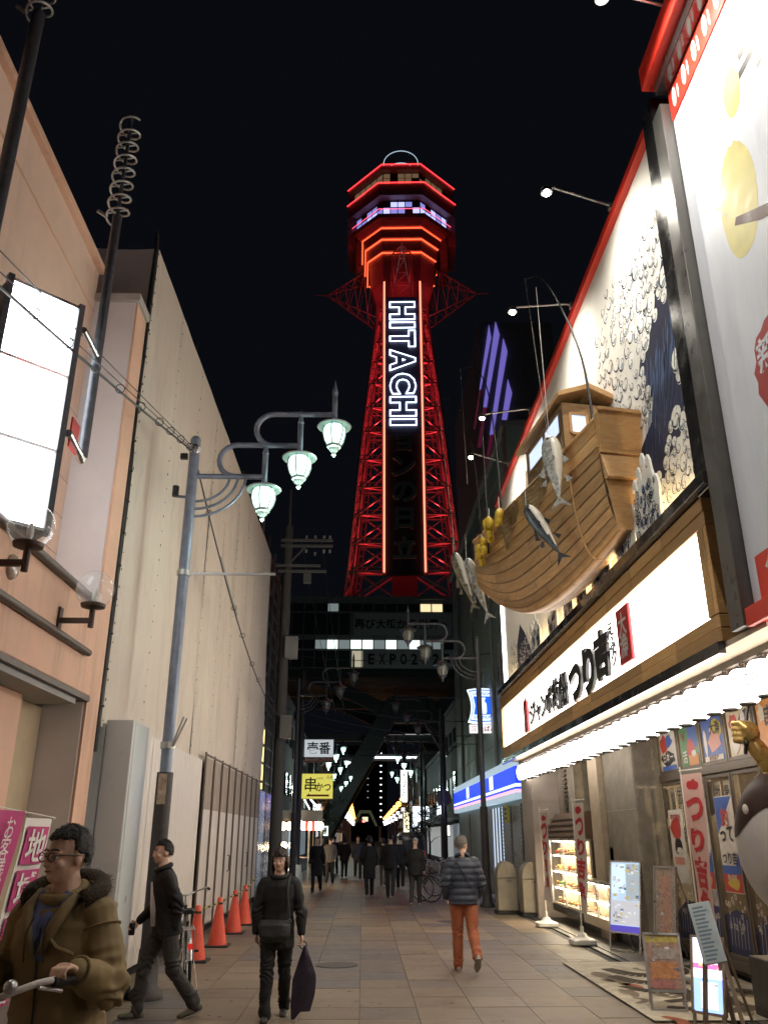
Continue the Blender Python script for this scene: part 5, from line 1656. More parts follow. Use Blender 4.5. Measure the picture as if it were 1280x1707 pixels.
for k in range(3):
    MB().box(3.994, 3.999, 24.45, 24.85, 2.12 + k * .12, 2.18 + k * .12).build('notice_line', ink, yb)
# projecting milk-can sign
ps = thing('projecting_sign', 'hourglass shaped blue and white illuminated store sign on the green wall', 'sign', (3.95, 28, 5.1))
def pillow(s):
    pts = []
    for i in range(9):
        a = -1 + 2 * i / 8
        pts.append((a * .5 * s, (.54 + .05 * (1 - a * a)) * s))
    for i in range(1, 9):
        b_ = 1 - 2 * i / 8
        pts.append(((.5 - .13 * (1 - b_ * b_)) * s, b_ * .54 * s))
    for i in range(1, 9):
        a = 1 - 2 * i / 8
        pts.append((a * .5 * s, -(.54 + .05 * (1 - a * a)) * s))
    for i in range(1, 8):
        b_ = -1 + 2 * i / 8
        pts.append((-(.5 - .13 * (1 - b_ * b_)) * s, b_ * .54 * s))
    return pts
C0 = Vector((3.95, 28, 5.74))
sw_ = glow('store_sign_white', (.8, .93, 1), .62)
sb_ = glow('store_sign_blue', (.01, .09, .75), .8)
MB().prism(pillow(.98), C0 + Vector((0, .2, 0)), XP, ZP, .2).build('case', sw_, ps)
MB().prism(pillow(.9), C0 + Vector((0, -.001, 0)), XP, ZP, .012).build('blue_border', sb_, ps)
MB().prism(pillow(.84), C0 + Vector((0, -.014, 0)), XP, ZP, .008).build('white_field', sw_, ps)
MB().prism([(-.30, .3), (.30, .3), (.25, 0), (.30, -.3), (-.30, -.3), (-.25, 0)], C0 + Vector((0, -.024, 0)), XP, ZP, .008).build('blue_panel', sb_, ps)
MB().prism([(-.11, -.27), (.11, -.27), (.13, -.2), (.13, .05), (.07, .14), (.07, .2), (.1, .2), (.1, .26), (-.1, .26), (-.1, .2), (-.07, .2), (-.07, .14), (-.13, .05), (-.13, -.2)], C0 + Vector((0, -.034, 0)), XP, ZP, .006).build('milk_can', sw_, ps)
text('lettering', 'LAWSON', C0 + Vector((0, -.03, .385)), XP, ZP, sb_, ps, h=.1, w=.62, off=.02)
text('lettering', 'STATION', C0 + Vector((0, -.03, -.385)), XP, ZP, sb_, ps, h=.1, w=.62, off=.02)
tb = MB().box(3.5, 4.4, 27.98, 28.15, 4.86, 5.12).build('tobacco_panel', glow('tobacco_white', (.95, .93, .95), .55), ps)
for c, x in zip('酒たばこ', (3.64, 3.88, 4.07, 4.26)):
    text('lettering', c, (x, 27.972, 4.99), XP, ZP, mat('tobacco_red', (.5, .02, .06), .5), tb, h=.18, off=.02)
MB().beam((4.2, 28.1, 5.9), (4.4, 28.1, 5.9), .06).build('bracket', steel_d, ps)

# tall dark block behind, with slanting violet light fins
vb = thing('violet_lit_block', 'tall dark block with slanting violet light stripes right of the tower', 'building', (10, 42, 0))
MB().box(5.75, 9.5, 36.1, 48, 0, 26.4).build('wall', mat('block_black', (.25, .25, .27), .8, var=.1), vb)
vio = glow('violet_strip', (.2, .16, .62), .38)
vrd = glow('violet_red_strip', (.3, .03, .1), .1)
for k, (x0, z0, x1, z1) in enumerate(((5.75, 21.4, 6.6, 26.4), (6.0, 19.9, 6.95, 25.4), (6.4, 19.4, 7.05, 23.0), (5.6, 22.4, 6.25, 26.2))):
    w_ = .17 if k < 3 else .08
    MB().prism([(x0, z0), (x0 + w_, z0), (x1 + w_, z1 - .8), (x1, z1)], (0, 36.08, 0), XP, ZP, .05).build('light_fin', vio, vb)
    dx_, dz_ = (x1 - x0) / (z1 - z0), 2.2
    MB().prism([(x0 - dx_ * dz_, z0 - dz_), (x0 - dx_ * dz_ + w_, z0 - dz_), (x0 + w_, z0 - .02), (x0, z0 - .02)], (0, 36.08, 0), XP, ZP, .05).build('light_fin', vrd, vb)

# ================================================================== LEFT BEYOND THE HOARDING
dkw = mat('dark_wall', (.03, .03, .035), .7, var=.2, scale=2)
bd = thing('dark_apartment_block', 'dark building with rows of balcony louvres behind the wrapped scaffold', 'building', (-3.4, 30, 0))
MB().box(-12, -3.6, 26.0, 38, 0, 11.6).build('wall', dkw, bd)
slatg = mat('louvre_grey', (.09, .09, .095), .5, var=.2)
for k in range(14):
    z = 3.4 + k * .6
    bar('louvre', (-3.45, 26.1, z), (-3.45, 33.5, z + .02), .06, slatg, bd)
for y in (26.1, 28, 30, 32, 33.5):
    bar('louvre_post', (-3.42, y, 3.0), (-3.42, y, 11.7), .08, slatg, bd)
lit_slit = MB().box(-3.59, -3.5, 30.2, 30.35, 3.2, 5.2).build('lit_slit', glow('slit_yellow', (.9, .75, .3), .8), bd)
MB().tube([(-3.1, 31.6, 0), (-3.1, 31.6, 9)], .07, 8).build('blue_pipe', mat('pipe_blue', (.2, .26, .34), .4), bd, smooth=True)
concrete_p = mat('pole_concrete', (.1, .095, .09), .8, var=.15)
def insulator(m, p): m.lathe([(.02, 0), (.05, .03), (.03, .06), (.05, .09), (.02, .13)], p, 8)
up_ = thing('utility_pole', 'concrete utility pole with crossarms and insulators behind wrapped scaffold', 'utility pole', (-2.62, 26.8, 0))
MB().tube([(-2.62, 26.8, 0), (-2.62, 26.8, 11.6), (-2.62, 26.8, 11.61), (-2.62, 26.8, 13.0)], [.2, .14, .05, .04], 14).build('pole', concrete_p, up_, smooth=True)
zincm = MATS['zinc']
for (z, x0, x1) in ((11.05, -2.85, -1.1), (10.85, -2.85, -1.1), (10.15, -3.0, -1.5), (9.95, -2.9, -1.3)):
    MB().beam((x0, 26.62, z), (x1, 26.62, z), .08).build('crossarm', mat('crossarm_grey', (.2, .2, .19), .5, metal=.4), up_)
for x in (-2.0, -1.7, -1.4, -1.2):
    insulator(m := MB(), (x, 26.62, 11.1)); m.build('insulator', mat('porcelain', (.4, .4, .38), .3, var=.1), up_)
    insulator(m := MB(), (x, 26.62, 10.6 - .1 * ((x * 10) % 2))); m.build('insulator', MATS['porcelain'], up_)
MB().box(-2.05, -1.8, 26.5, 26.75, 9.55, 9.85).build('switch_box', MATS['crossarm_grey'], up_)
MB().beam((-2.6, 26.7, 10.2), (-2.0, 26.62, 10.85), .05).build('strut', MATS['crossarm_grey'], up_)
MB().box(-2.55, -2.15, 26.45, 26.7, 7.0, 7.7).build('junction_box', mat('box_grey', (.3, .3, .3), .5), up_)
MB().box(-2.6, -2.25, 26.4, 26.7, 4.5, 5.2).build('transformer', MATS['crossarm_grey'], up_)
# wires over the street
wires = [((-2.6, 26.8, 6.4), (4.2, 29, 6.2)), ((-2.6, 26.8, 5.9), (4.2, 31, 5.6)), ((-2.6, 26.8, 5.5), (4.2, 33, 5.3)), ((-2.6, 26.8, 5.2), (4.2, 30, 4.7)), ((-2.6, 26.8, 7.2), (4.2, 27, 7.3)), ((-2.2, 26.7, 11.1), (-2.3, 70, 11.0)), ((-1.5, 26.7, 11.1), (-1.6, 70, 11.0)), ((-3.0, 38, 5.6), (4.2, 38, 5.4)), ((-3.2, 44, 5.9), (4.4, 44, 5.6))]
for k, (p, q) in enumerate(wires):
    o = MB().tube(sag(p, q, .25, 10), .012, 5).build('overhead_wire', blackcable, at=p)
    tag(o, 'thin dark overhead wire beyond the utility pole, %s' % ['second highest where it meets the store wall', 'third highest where it meets the store wall', 'fourth highest where it meets the store wall', 'lowest where it meets the store wall', 'highest of the wires crossing to the store', 'left of the two running along the street', 'right of the two running along the street', 'crossing just past the store corner', 'farthest of those crossing the street'][k], 'wire', 'overhead wires before the tower')
# stacked shop signs on a post
ssg = thing('stacked_shop_sign', 'white sign above yellow skewer shop sign on one dark post', 'sign', (-2.3, 32, 0))
MB().tube([(-2.34, 32.05, 0), (-2.34, 32.05, 7.6)], .1, 12).build('post', mat('post_black', (.025, .025, .028), .5), ssg, smooth=True)
for z in (2.95, 3.82, 4.25, 5.05):
    bar('sign_arm', (-2.34, 32.05, z), (-1.1, 32.05, z), .04, steel_d, ssg)
p_ = MB().box(-2.2, -1.13, 31.98, 32.1, 4.42, 5.04).build('white_panel', glow('sign_grey_lit', (.62, .68, .72), .34), ssg)
text('lettering', '壱番', (-1.66, 31.975, 4.74), XP, ZP, bk, p_, h=.44, w=.86, off=.02)
p_ = MB().box(-2.2, -1.13, 31.975, 32.1, 4.24, 4.415).build('brown_panel', mat('panel_brown', (.18, .05, .04), .5), ssg)
text('lettering', '宴会お座敷もございます', (-1.66, 31.97, 4.33), XP, ZP, clothwhite, p_, h=.1, w=1.0)
p_ = MB().box(-2.25, -1.12, 31.98, 32.1, 2.96, 3.82).build('yellow_panel', glow('sign_yellow_lit', (.72, .66, .12), .42), ssg)
text('lettering', '串', (-1.93, 31.975, 3.45), XP, ZP, bk, p_, h=.5, w=.42, off=.012)
text('lettering', 'かつ', (-1.46, 31.975, 3.36), XP, ZP, bk, p_, h=.3, w=.54, off=.02)
text('lettering', '元祖', (-1.22, 31.975, 3.7), XP, ZP, bk, p_, h=.13)
text('lettering', 'お好焼', (-1.6, 31.975, 3.66), XP, ZP, mat('letter_grey', (.25, .25, .12), .5), p_, h=.08)
MB().add([(-2.1, 31.976, 3.03), (-1.98, 31.976, 3.14), (-1.96, 31.976, 3.1), (-1.25, 31.976, 3.1), (-1.25, 31.976, 3.03)], [(0, 4, 3, 2, 1)]).build('arrow', mat('arrow_orange', (.5, .12, .02), .5), p_)
# food stall with awning and red lanterns
stl = thing('food_stall', 'stall with grey awning, slanting light tubes and lantern string on the left', 'stall', (-2.6, 33.5, 0))
MB().box(-3.6, -1.5, 33.0, 35.0, 2.25, 2.3).build('awning_roof', mat('awning_grey', (.35, .36, .38), .6, var=.1), stl)
MB().box(-3.6, -1.5, 32.96, 33.0, 2.24, 2.58).build('awning_valance', MATS['awning_grey'], stl)
MB().tube([(-2.45, 33, 3.5), (-1.65, 33, 2.62)], .03, 6).build('light_tube', glow('tube_white', (.9, .95, 1), 3), stl)
MB().tube([(-2.4, 33, 3.3), (-2.0, 33, 2.62)], .022, 6).build('light_tube', MATS['tube_white'], stl)
MB().box(-3.6, -3.5, 33.0, 37, .0, 2.2).build('back_wall', glow('stall_glow', (1, .62, .3), .5), stl)
MB().box(-3.4, -2.4, 34.0, 34.6, 0, .9).build('counter', dark_wood, stl)
for x in (-2.0, -1.55):
    bar('stall_post', (x, 33.1, 0), (x, 33.1, 2.25), .06, zincm, stl)
bar('stall_rail', (-2.6, 33.1, .95), (-1.5, 33.1, .95), .05, steel_d, stl)
rl = glow('red_lantern', (.9, .05, .03), 1.6)
cl_ = glow('cream_lantern', (1, .72, .42), 3.0)
wl_ = glow('white_lantern', (1, .85, .66), 3.0)
for k, (x, mm, nm) in enumerate(((-2.95, cl_, 'cream'), (-2.72, cl_, 'cream'), (-2.2, wl_, 'white'), (-2.08, rl, 'red'), (-1.96, wl_, 'white'), (-1.84, rl, 'red'), (-1.72, wl_, 'white'), (-1.58, cl_, 'cream'))):
    t = thing('stall_lantern', '%s paper lantern, number %s along the stall awning from left' % (nm, ['one', 'two', 'three', 'four', 'five', 'six', 'seven', 'eight'][k]), 'lantern', (x, 32.95, 1.85), 'lanterns on the stall awning')
    MB().lathe([(.05, 0), (.11, .05), (.13, .15), (.11, .25), (.05, .3)], (x, 32.95, 1.88), 12).build('paper', mm, t, smooth='all')
    MB().lathe([(.05, .3), (.05, .34)], (x, 32.95, 1.88), 8).build('cap', lantern_black, t)
for k, x in enumerate((-2.9, -2.6)):
    t = thing('stall_bulb', ['left', 'right'][k] + ' bare bright bulb hanging in the food stall', 'lamp', (x, 32.9, 1.3))
    MB().ball((x, 32.9, 1.36), .13, 12, 8).build('bulb', glow('bulb_bright', (1, .78, .45), 8), t, smooth='all')
    MB().tube([(x, 32.9, 1.48), (x, 32.9, 2.2)], .008, 5).build('cord', blackcable, t)
    lamp('POINT', 'bulb_light', (x, 32.7, 1.3), 25, (1, .75, .45), t, .1)
fs = thing('floor_sign', 'upright white lit floor sign with black character by the stall', 'sign', (-2.58, 31.2, 0))
MB().box(-2.75, -2.42, 31.15, 31.35, .1, 1.05).build('lit_face', glow('floor_sign_lit', (.8, .78, .7), .9), fs)
text('lettering', '壱番', (-2.58, 31.145, .55), XP, ZP, bk, fs, h=.62, w=.24, vertical=True, off=.03)
MB().box(-2.78, -2.39, 31.12, 31.38, 0, .1).build('foot', dkpole, fs)
ab = thing('sandwich_board', 'leaning pale sandwich board beside the upright floor sign', 'sign', (-2.2, 31.4, 0))
MB().add([(-2.3, 31.3, .05), (-2.05, 31.3, .05), (-2.15, 31.45, .75), (-2.32, 31.45, .75), (-2.3, 31.33, .05), (-2.05, 31.33, .05), (-2.15, 31.48, .75), (-2.32, 31.48, .75)], [(0, 1, 2, 3), (7, 6, 5, 4), (0, 3, 7, 4), (1, 5, 6, 2), (0, 4, 5, 1), (3, 2, 6, 7)]).build('front_board', mat('board_pale', (.5, .52, .5), .4, var=.25, scale=16), ab)
MB().beam((-2.2, 31.8, .02), (-2.22, 31.46, .74), .04).build('prop', dkpole, ab)

# ================================================================== ROWS OF FAR BUILDINGS AND THE LIT SHOPPING STREET
fwall = [mat('far_wall_a', (.05, .045, .045), .8, var=.2), mat('far_wall_b', (.07, .055, .05), .8, var=.2), mat('far_wall_c', (.04, .042, .05), .8, var=.2)]
rf = random.Random(17)
spec = []
y = 40.0
i = 0
sides = {-1: 40.0, 1: 39.5}
names = ['first', 'second', 'third', 'fourth', 'fifth', 'sixth', 'seventh', 'eighth', 'ninth', 'tenth', 'eleventh', 'twelfth', 'thirteenth']
for s in (-1, 1):
    y = sides[s]
    q = 0
    while y < 240 and q < 13:
        L = rf.uniform(9, 15) * (1 if y < 100 else 1.6)
        h = rf.uniform(6, 9.5) if y < 105 else rf.uniform(7, 13)
        xf = (-4.6 if s < 0 else 5.2) + rf.uniform(-.3, .3)
        if y > 100: xf = (-5.6 if s < 0 else 9.6) + rf.uniform(-.4, .4)
        t = thing('far_building', 'dark low building, %s on the %s side beyond %s' % (names[q], 'left' if s < 0 else 'right', 'the food stall' if s < 0 else 'the convenience store'), 'building', (xf, y + L / 2, 0), 'dark buildings lining the street to the tower')
        x0, x1 = (xf - 9, xf) if s < 0 else (xf, xf + 9)
        MB().box(x0, x1, y + .05, y + L - .05, 0, h).build('wall', fwall[q % 3], t)
        MB().box(x0 - .1, x1 + .1, y, y + L, h + .003, h + .25).build('parapet', fwall[(q + 1) % 3], t)
        fx = xf - s * .04
        for zf in (1, 2):
            for k in range(int(L / 2.4)):
                yy = y + 1.2 + k * 2.4
                zc = 1.7 + 2.7 * zf
                if zc + .8 > h: continue
                MB().box(fx - .03, fx + .03, yy - .5, yy + .5, zc - .6, zc + .6).build('window', rf.choice([win_dk, win_dk, win_dk, win_dm]), t)
        c = rf.choice([(.9, .85, .7), (.6, .75, .9), (1, .6, .25), (.9, .9, .9)])
        MB().box(fx - .03, fx + .03, y + .8, y + L - .8, .3, 2.3).build('shop_front', glow('front_%d_%d' % (s, q), c, rf.choice([.05, .12, .3])), t)
        MB().box(xf - s * .5 - .5, xf - s * .5 + .5, y + .4, y + L - .4, 2.5, 2.75).build('awning', rf.choice([fwall[0], MATS['awning_grey']]), t)
        y += L
        q += 1
# projecting and standing lit signs on the right before and under the tower
def lit_sign(x0, x1, y, z0, z1, col, e, label, chars='', parent=None, ink_='black', horiz=False):
    t = thing('lit_sign', label, 'sign', ((x0 + x1) / 2, y, z0), 'far lit signs')
    MB().box(x0 - .05, x1 + .05, y + .02, y + .25, z0 - .05, z1 + .05).build('case', steel_d, t)
    f = MB().box(x0, x1, y - .02, y + .018, z0, z1).build('face', glow('far_sign_%d' % len(MATS), col, e), t)
    if chars:
        text('lettering', chars, ((x0 + x1) / 2, y - .03, (z0 + z1) / 2), XP, ZP, INKS[ink_], f, h=(z1 - z0) * .85, w=(x1 - x0) * .8, vertical=not horiz, off=.03)
lit_sign(3.2, 3.72, 74, 4.35, 6.9, (.95, 1, 1), 2.0, 'tall white lit vertical sign right of the street before tower', 'ずぼらや')
lit_sign(3.5, 3.95, 76, 1.9, 3.6, (1, .85, .5), 1.5, 'warm white vertical sign below the tall white sign', '新世界')
lit_sign(4.1, 6.4, 73, 2.35, 3.95, (.8, .92, 1), 1.6, 'broad white lit board behind the street trees', '', horiz=True)
lit_sign(4.2, 4.75, 50, 2.6, 3.5, (.7, .85, 1), 1.8, 'white lit sign beside the round mirror on the right', '酒')
lit_sign(4.2, 4.6, 47, 1.7, 2.2, (.95, .95, .85), 1.2, 'small low white sign beyond the round mirror', '')
lit_sign(-3.4, -2.9, 60, 2.2, 3.7, (.9, .95, 1), 1.6, 'white lit sign on the left beyond the food stall', '')
lit_sign(-2.9, -2.4, 61, 1.7, 2.3, (.8, .95, .8), 1.3, 'small pale green lit sign on the left', '湯')
lit_sign(-3.1, -2.7, 40, 2.3, 2.75, (.95, .97, 1), 2.0, 'white lit box just above the stall awning', '')
# avenue lamps beyond the tower
orange = glow('sodium', (1.0, .33, .06), 4)
for s in (-1, 1):
    for k in range(9):
        y = 112 + k * 16
        x = (-1.9 if s < 0 else 5.1) + (-.6 if s < 0 else .9) * (k / 9)
        t = thing('avenue_lamp', 'orange avenue lamp beyond the tower, %s on the %s' % (names[k], 'left' if s < 0 else 'right'), 'street lamp', (x - .9 * (1 if s < 0 else -1), y, 0), 'orange lamps along the far avenue')
        px = x - .9 * (1 if s < 0 else -1)
        MB().tube([(px, y, 0), (px, y, 5.6), (px + (x - px) * .4, y, 6.1), (x, y, 6.15)], .07, 6).build('post', steel_d, t)
        MB().ball((x, y, 6.0), (.45, .45, .34), 12, 8).build('globe', orange, t, smooth='all')
        if k < 5: lamp('POINT', 'sodium_light', (x, y, 5.4), 70, (1, .45, .12), t, .3)
boxw = glow('box_lantern', (.85, .92, 1.0), 1.1)
for s in (-1, 1):
    for k in range(14):
        y = 108 + k * 9
        x = -2.35 if s < 0 else 5.35
        z = 4.9 if k % 2 else 4.25
        t = thing('box_lantern', 'white box lantern, %s from the tower in the %s string along the avenue' % (nth(k + 1), 'left' if s < 0 else 'right'), 'lantern', (x, y, z), '%s string of white box lanterns' % ('left' if s < 0 else 'right'))
        MB().box(x - .26, x + .26, y - .1, y + .1, z - .26, z + .26).build('lit_box', boxw, t, bev=.03)
        bar('hanger', (x, y, z + .26), (x, y, z + .7), .03, steel_d, t)
# distant high-rise with two columns of stair lights, arch sign at the end of the avenue
hr = thing('high_rise', 'distant dark high-rise with columns of small white stair lights', 'building', (3, 330, 0))
MB().box(-6, 9, 330, 345, 0, 34).build('wall', mat('high_rise_wall', (.012, .012, .015), .9, var=.1), hr)
for k in range(11):
    MB().box(6.3, 7.0, 329.8, 329.95, 8 + k * 2.3, 8.35 + k * 2.3).build('stair_light', glow('stair_white', (.9, .95, 1), 1.4), hr)
    if k > 2: MB().box(1.5, 2.0, 329.8, 329.95, 8 + k * 2.3, 8.25 + k * 2.3).build('stair_light', glow('stair_dim', (.6, .7, .8), .35), hr)
ar = thing('end_arch', 'small greenish lit arch closing the far end of the avenue', 'arch', (0.6, 250, 0))
MB().prism([(-3.6, 0), (-1.6, 4.2), (1.6, 4.2), (3.6, 0), (2.9, 0), (1.1, 3.4), (-1.1, 3.4), (-2.9, 0)], (.6, 250, 4.2), XP, ZP, .5).build('gable', glow('arch_green', (.3, .4, .25), .04), ar)
MB().box(-.2, 1.4, 249.3, 249.5, 5.4, 6.6).build('emblem', glow('arch_cream', (1, .9, .6), .5), ar)
for x in (-3.6, 4.8):
    bar('arch_post', (x, 250, 0), (x, 250, 4.2), .6, steel_d, ar)
tl = thing('traffic_light', 'red traffic light at the far end of the street', 'traffic light', (-.4, 140, 0))
MB().box(-.9, .3, 140, 140.2, 3.6, 4.0).build('housing', dkpole, tl)
MB().ball((0.1, 139.95, 3.8), .18, 10, 8).build('red_lens', glow('red_lens', (1, .05, .05), 8), tl, smooth='all')
bar('arm', (-4.5, 140, 4.1), (.2, 140, 4.1), .08, steel_d, tl)
bar('post', (-4.5, 140, 0), (-4.5, 140, 4.2), .14, steel_d, tl)

# round traffic mirror (seen from behind) on its post
mr = thing('traffic_mirror', 'round traffic mirror seen from behind on a dark post at right', 'mirror', (3.75, 40, 0))
MB().tube([(3.75, 40, 0), (3.75, 40, 7.0)], .07, 10).build('post', MATS['post_black'], mr, smooth=True)
MB().lathe([(.02, .06), (.25, .05), (.36, 0), (.36, -.03)], (0, 0, 0), 20)
m = MB()
for i in range(20):
    a = 2 * math.pi * i / 20
m.add([(3.66 + r_ * math.cos(2 * math.pi * i / 20), 39.85 - d_, 3.3 + r_ * math.sin(2 * math.pi * i / 20)) for r_, d_ in ((.36, 0), (.36, .04), (.25, .08), (.05, .1)) for i in range(20)],
      [(j * 20 + i, j * 20 + (i + 1) % 20, (j + 1) * 20 + (i + 1) % 20, (j + 1) * 20 + i) for j in range(3) for i in range(20)] + [tuple(60 + i for i in range(20))])
m.build('mirror_back', mat('mirror_back', (.2, .2, .22), .5, var=.1), mr, smooth=True)
MB().beam((3.75, 39.95, 3.3), (3.66, 39.86, 3.3), .05).build('bracket', steel_d, mr)

# street trees
leafm = [mat('leaf_a', (.05, .085, .03), .6, var=.3, scale=6), mat('leaf_b', (.035, .06, .025), .6, var=.3, scale=6)]
bark = mat('bark', (.06, .045, .035), .9, var=.3, scale=12, bump=.5)
def tree(x, y, h, cr, n, label, seed):
    rr = random.Random(seed)
    t = thing('street_tree', label, 'tree', (x, y, 0), 'small street trees')
    tk = MB().tube([(x, y, 0), (x + .04, y, h * .35), (x - .03, y, h * .62)], [.07, .05, .03], 8).build('trunk', bark, t, smooth=True)
    for k in range(9):
        a, zz_ = rr.uniform(0, 6.28), h * rr.uniform(.35, .62)
        e = (x + cr * .75 * math.cos(a), y + cr * .75 * math.sin(a), zz_ + h * rr.uniform(.1, .3))
        MB().tube([(x, y, zz_), ((x + e[0]) / 2, (y + e[1]) / 2, (zz_ + e[2]) / 2 + .08), e], [.025, .018, .006], 5).build('limb', bark, tk)
    m = MB()
    cl = [(rr.gauss(0, .5) * cr, rr.gauss(0, .5) * cr, rr.uniform(.5, 1.0) * h) for _ in range(22)]
    for k in range(n):
        c = rr.choice(cl)
        p = Vector((x + c[0] + rr.gauss(0, .16), y + c[1] + rr.gauss(0, .16), c[2] + rr.gauss(0, .14)))
        u = Vector((rr.uniform(-1, 1), rr.uniform(-1, 1), rr.uniform(-.6, .6))).normalized()
        v = u.orthogonal().normalized()
        s = rr.uniform(.03, .07)
        m.cur = rr.randint(0, 1)
        m.add([p - u * s, p + v * s * .45, p + u * s, p - v * s * .45], [(0, 1, 2, 3)])
    m.build('crown', leafm, t, kind='stuff')
tree(3.35, 45, 3.6, .9, 1500, 'small street tree against the broad white lit board', 1)
tree(3.15, 52, 3.4, .8, 1200, 'second small street tree on the right, farther from camera', 2)
tree(-2.3, 50, 4.6, 1.1, 1500, 'dark street tree on the left behind the yellow sign', 3)
tree(-2.6, 62, 4.2, 1.1, 1000, 'far dark street tree on the left under the lit lamps', 4)

# small white-roofed van parked on the right
vn = thing('parked_van', 'small dark windowed van with pale roof parked on the right', 'van', (2.6, 48, 0))
pb_ = mat('van_paint', (.4, .42, .44), .35, var=.05, coat=.4)
MB().prism([(-.74, .28), (.74, .28), (.74, .95), (.66, 1.75), (.55, 1.88), (-.55, 1.88), (-.66, 1.75), (-.74, .95)], (2.6, 50.4, 0), XP, ZP, 3.2).build('body', pb_, vn, bev=.05)
MB().add([(1.99, 47.17, 1.0), (3.21, 47.17, 1.0), (3.13, 47.19, 1.68), (2.07, 47.19, 1.68)], [(0, 1, 2, 3)]).build('rear_window', win_dk, vn)
for x in (1.98, 3.2):
    MB().box(x - .06, x + .06, 47.14, 47.19, .62, .92).build('tail_light', glow('tail_red', (.6, .02, .02), .25), vn)
    for yy in (47.8, 49.8):
        MB().add([(x + (.08 if x > 2.6 else -.08) * d_, yy + .27 * math.cos(i * math.pi / 8), .27 + .27 * math.sin(i * math.pi / 8)) for d_ in (-1, .3) for i in range(16)], [tuple(range(15, -1, -1)), tuple(range(16, 32))] + [(i, (i + 1) % 16, (i + 1) % 16 + 16, i + 16) for i in range(16)]).build('wheel', MATS['black_rubber'], vn)
MB().box(1.85, 3.35, 47.12, 47.2, .3, .5).build('bumper', dkpole, vn)
MB().box(2.42, 2.78, 47.13, 47.18, .7, .86).build('number_plate', clothwhite, vn)
# ================================================================== PEOPLE
def remeshed(mb, voxel, iters=6):
    me = mb.mesh('tmp', [])
    o = bpy.data.objects.new('tmp', me)
    md = o.modifiers.new('r', 'REMESH')
    md.mode = 'VOXEL'
    md.voxel_size = voxel
    ms = o.modifiers.new('s', 'SMOOTH')
    ms.factor = .5
    ms.iterations = iters
    out = evaluated_mesh(o)
    out.polygons.foreach_set('use_smooth', [True] * len(out.polygons))
    return out

def push(me, fn):
    """Move every vertex along its normal by fn(position)."""
    n = len(me.vertices)
    co, no = [0.0] * (3 * n), [0.0] * (3 * n)
    me.vertices.foreach_get('co', co)
    me.vertex_normals.foreach_get('vector', no)
    for i in range(0, 3 * n, 3):
        h = fn(Vector(co[i:i + 3]))
        co[i] += no[i] * h; co[i + 1] += no[i + 1] * h; co[i + 2] += no[i + 2] * h
    me.vertices.foreach_set('co', co)
    me.update()

def eloft(mb, cs, right, rx, ry, n=18):
    """Elliptical rings along the centres cs; right = side axis."""
    cs = [Vector(c) for c in cs]
    k = len(cs)
    verts, faces = [], []
    for i in range(k):
        t = (cs[min(k - 1, i + 1)] - cs[max(0, i - 1)]).normalized()
        r = (right - t * right.dot(t)).normalized()
        f = t.cross(r)
        for j in range(n):
            a = 2 * math.pi * j / n
            ca, sa = math.cos(a), math.sin(a)
            verts.append(cs[i] + r * (rx[i] * math.copysign(abs(ca) ** .85, ca)) + f * (ry[i] * math.copysign(abs(sa) ** .85, sa)))
    for i in range(k - 1):
        for j in range(n):
            j2 = (j + 1) % n
            faces.append((i * n + j, i * n + j2, (i + 1) * n + j2, (i + 1) * n + j))
    faces.append(tuple(range(n - 1, -1, -1)))
    faces.append(tuple((k - 1) * n + j for j in range(n)))
    mb.add(verts, faces)

def chain(mb, pts, rad, n=12):
    pts = [Vector(p) for p in pts]
    P = smooth_path(pts, 4)
    Rr = []
    for i in range(len(pts) - 1):
        for j in range(4):
            Rr.append(rad[i] + (rad[i + 1] - rad[i]) * j / 4)
    Rr.append(rad[-1])
    mb.tube(P, Rr, n)
    mb.ball(P[0], Rr[0], 10, 8)
    mb.ball(P[-1], Rr[-1], 10, 8)

def hand(mb, w, d, palm_n, curl_a, s=1.0, side=1):
    """Palm and five fingers from wrist w along d; palm_n = direction the fingers curl towards."""
    w, d = Vector(w), Vector(d).normalized()
    pn = Vector(palm_n)
    pn = (pn - d * pn.dot(d)).normalized()
    lat = d.cross(pn) * side
    c = w + d * .045 * s
    ring = []
    eloft(mb, [w - d * .01, w + d * .02 * s, w + d * .06 * s, w + d * .088 * s], lat, [.022 * s, .03 * s, .04 * s, .038 * s], [.017 * s, .016 * s, .015 * s, .012 * s], 12)
    for k, (off, ln) in enumerate(((-.03, .062), (-.01, .072), (.011, .068), (.03, .052))):
        p = w + d * .085 * s + lat * off * s
        a = 0
        pts = [p - d * .012]
        q = p
        for seg, fr in enumerate((.42, .33, .25)):
            a += curl_a * (1.0 if seg else .7)
            q = q + (d * math.cos(a) + pn * math.sin(a)) * ln * fr * 1.25 * s
            pts.append(q)
        mb.tube(pts, [.0095 * s, .009 * s, .0085 * s, .007 * s], 8)
        mb.ball(pts[-1], .0072 * s, 8, 6)
    tb_ = w + d * .03 * s - lat * .03 * s
    t1 = tb_ + (d * .6 - lat * .7 + pn * .4).normalized() * .035 * s
    t2 = t1 + (d * .8 - lat * .15 + pn * .6).normalized() * .03 * s
    mb.tube([tb_ + lat * .012, t1, t2], [.013 * s, .011 * s, .008 * s], 8)
    mb.ball(t2, .0082 * s, 8, 6)

skin_m = mat('skin', (0.72, 0.475, 0.35), .5, var=.06, scale=20)
lip_m = mat('lips', (0.36, 0.14, 0.11), .5, var=0)
hair_k = mat('hair_black', (0.007, 0.006, 0.006), .42, var=.3, scale=60, bump=.5, bscale=160)
hair_g = mat('hair_grey', (0.2, 0.18, 0.16), .55, var=.3, scale=60, bump=.5, bscale=160)
eyew = mat('eye_white', (.6, .58, .55), .25, var=0)
eyek = mat('eye_dark', (.015, .01, .008), .15, var=0)

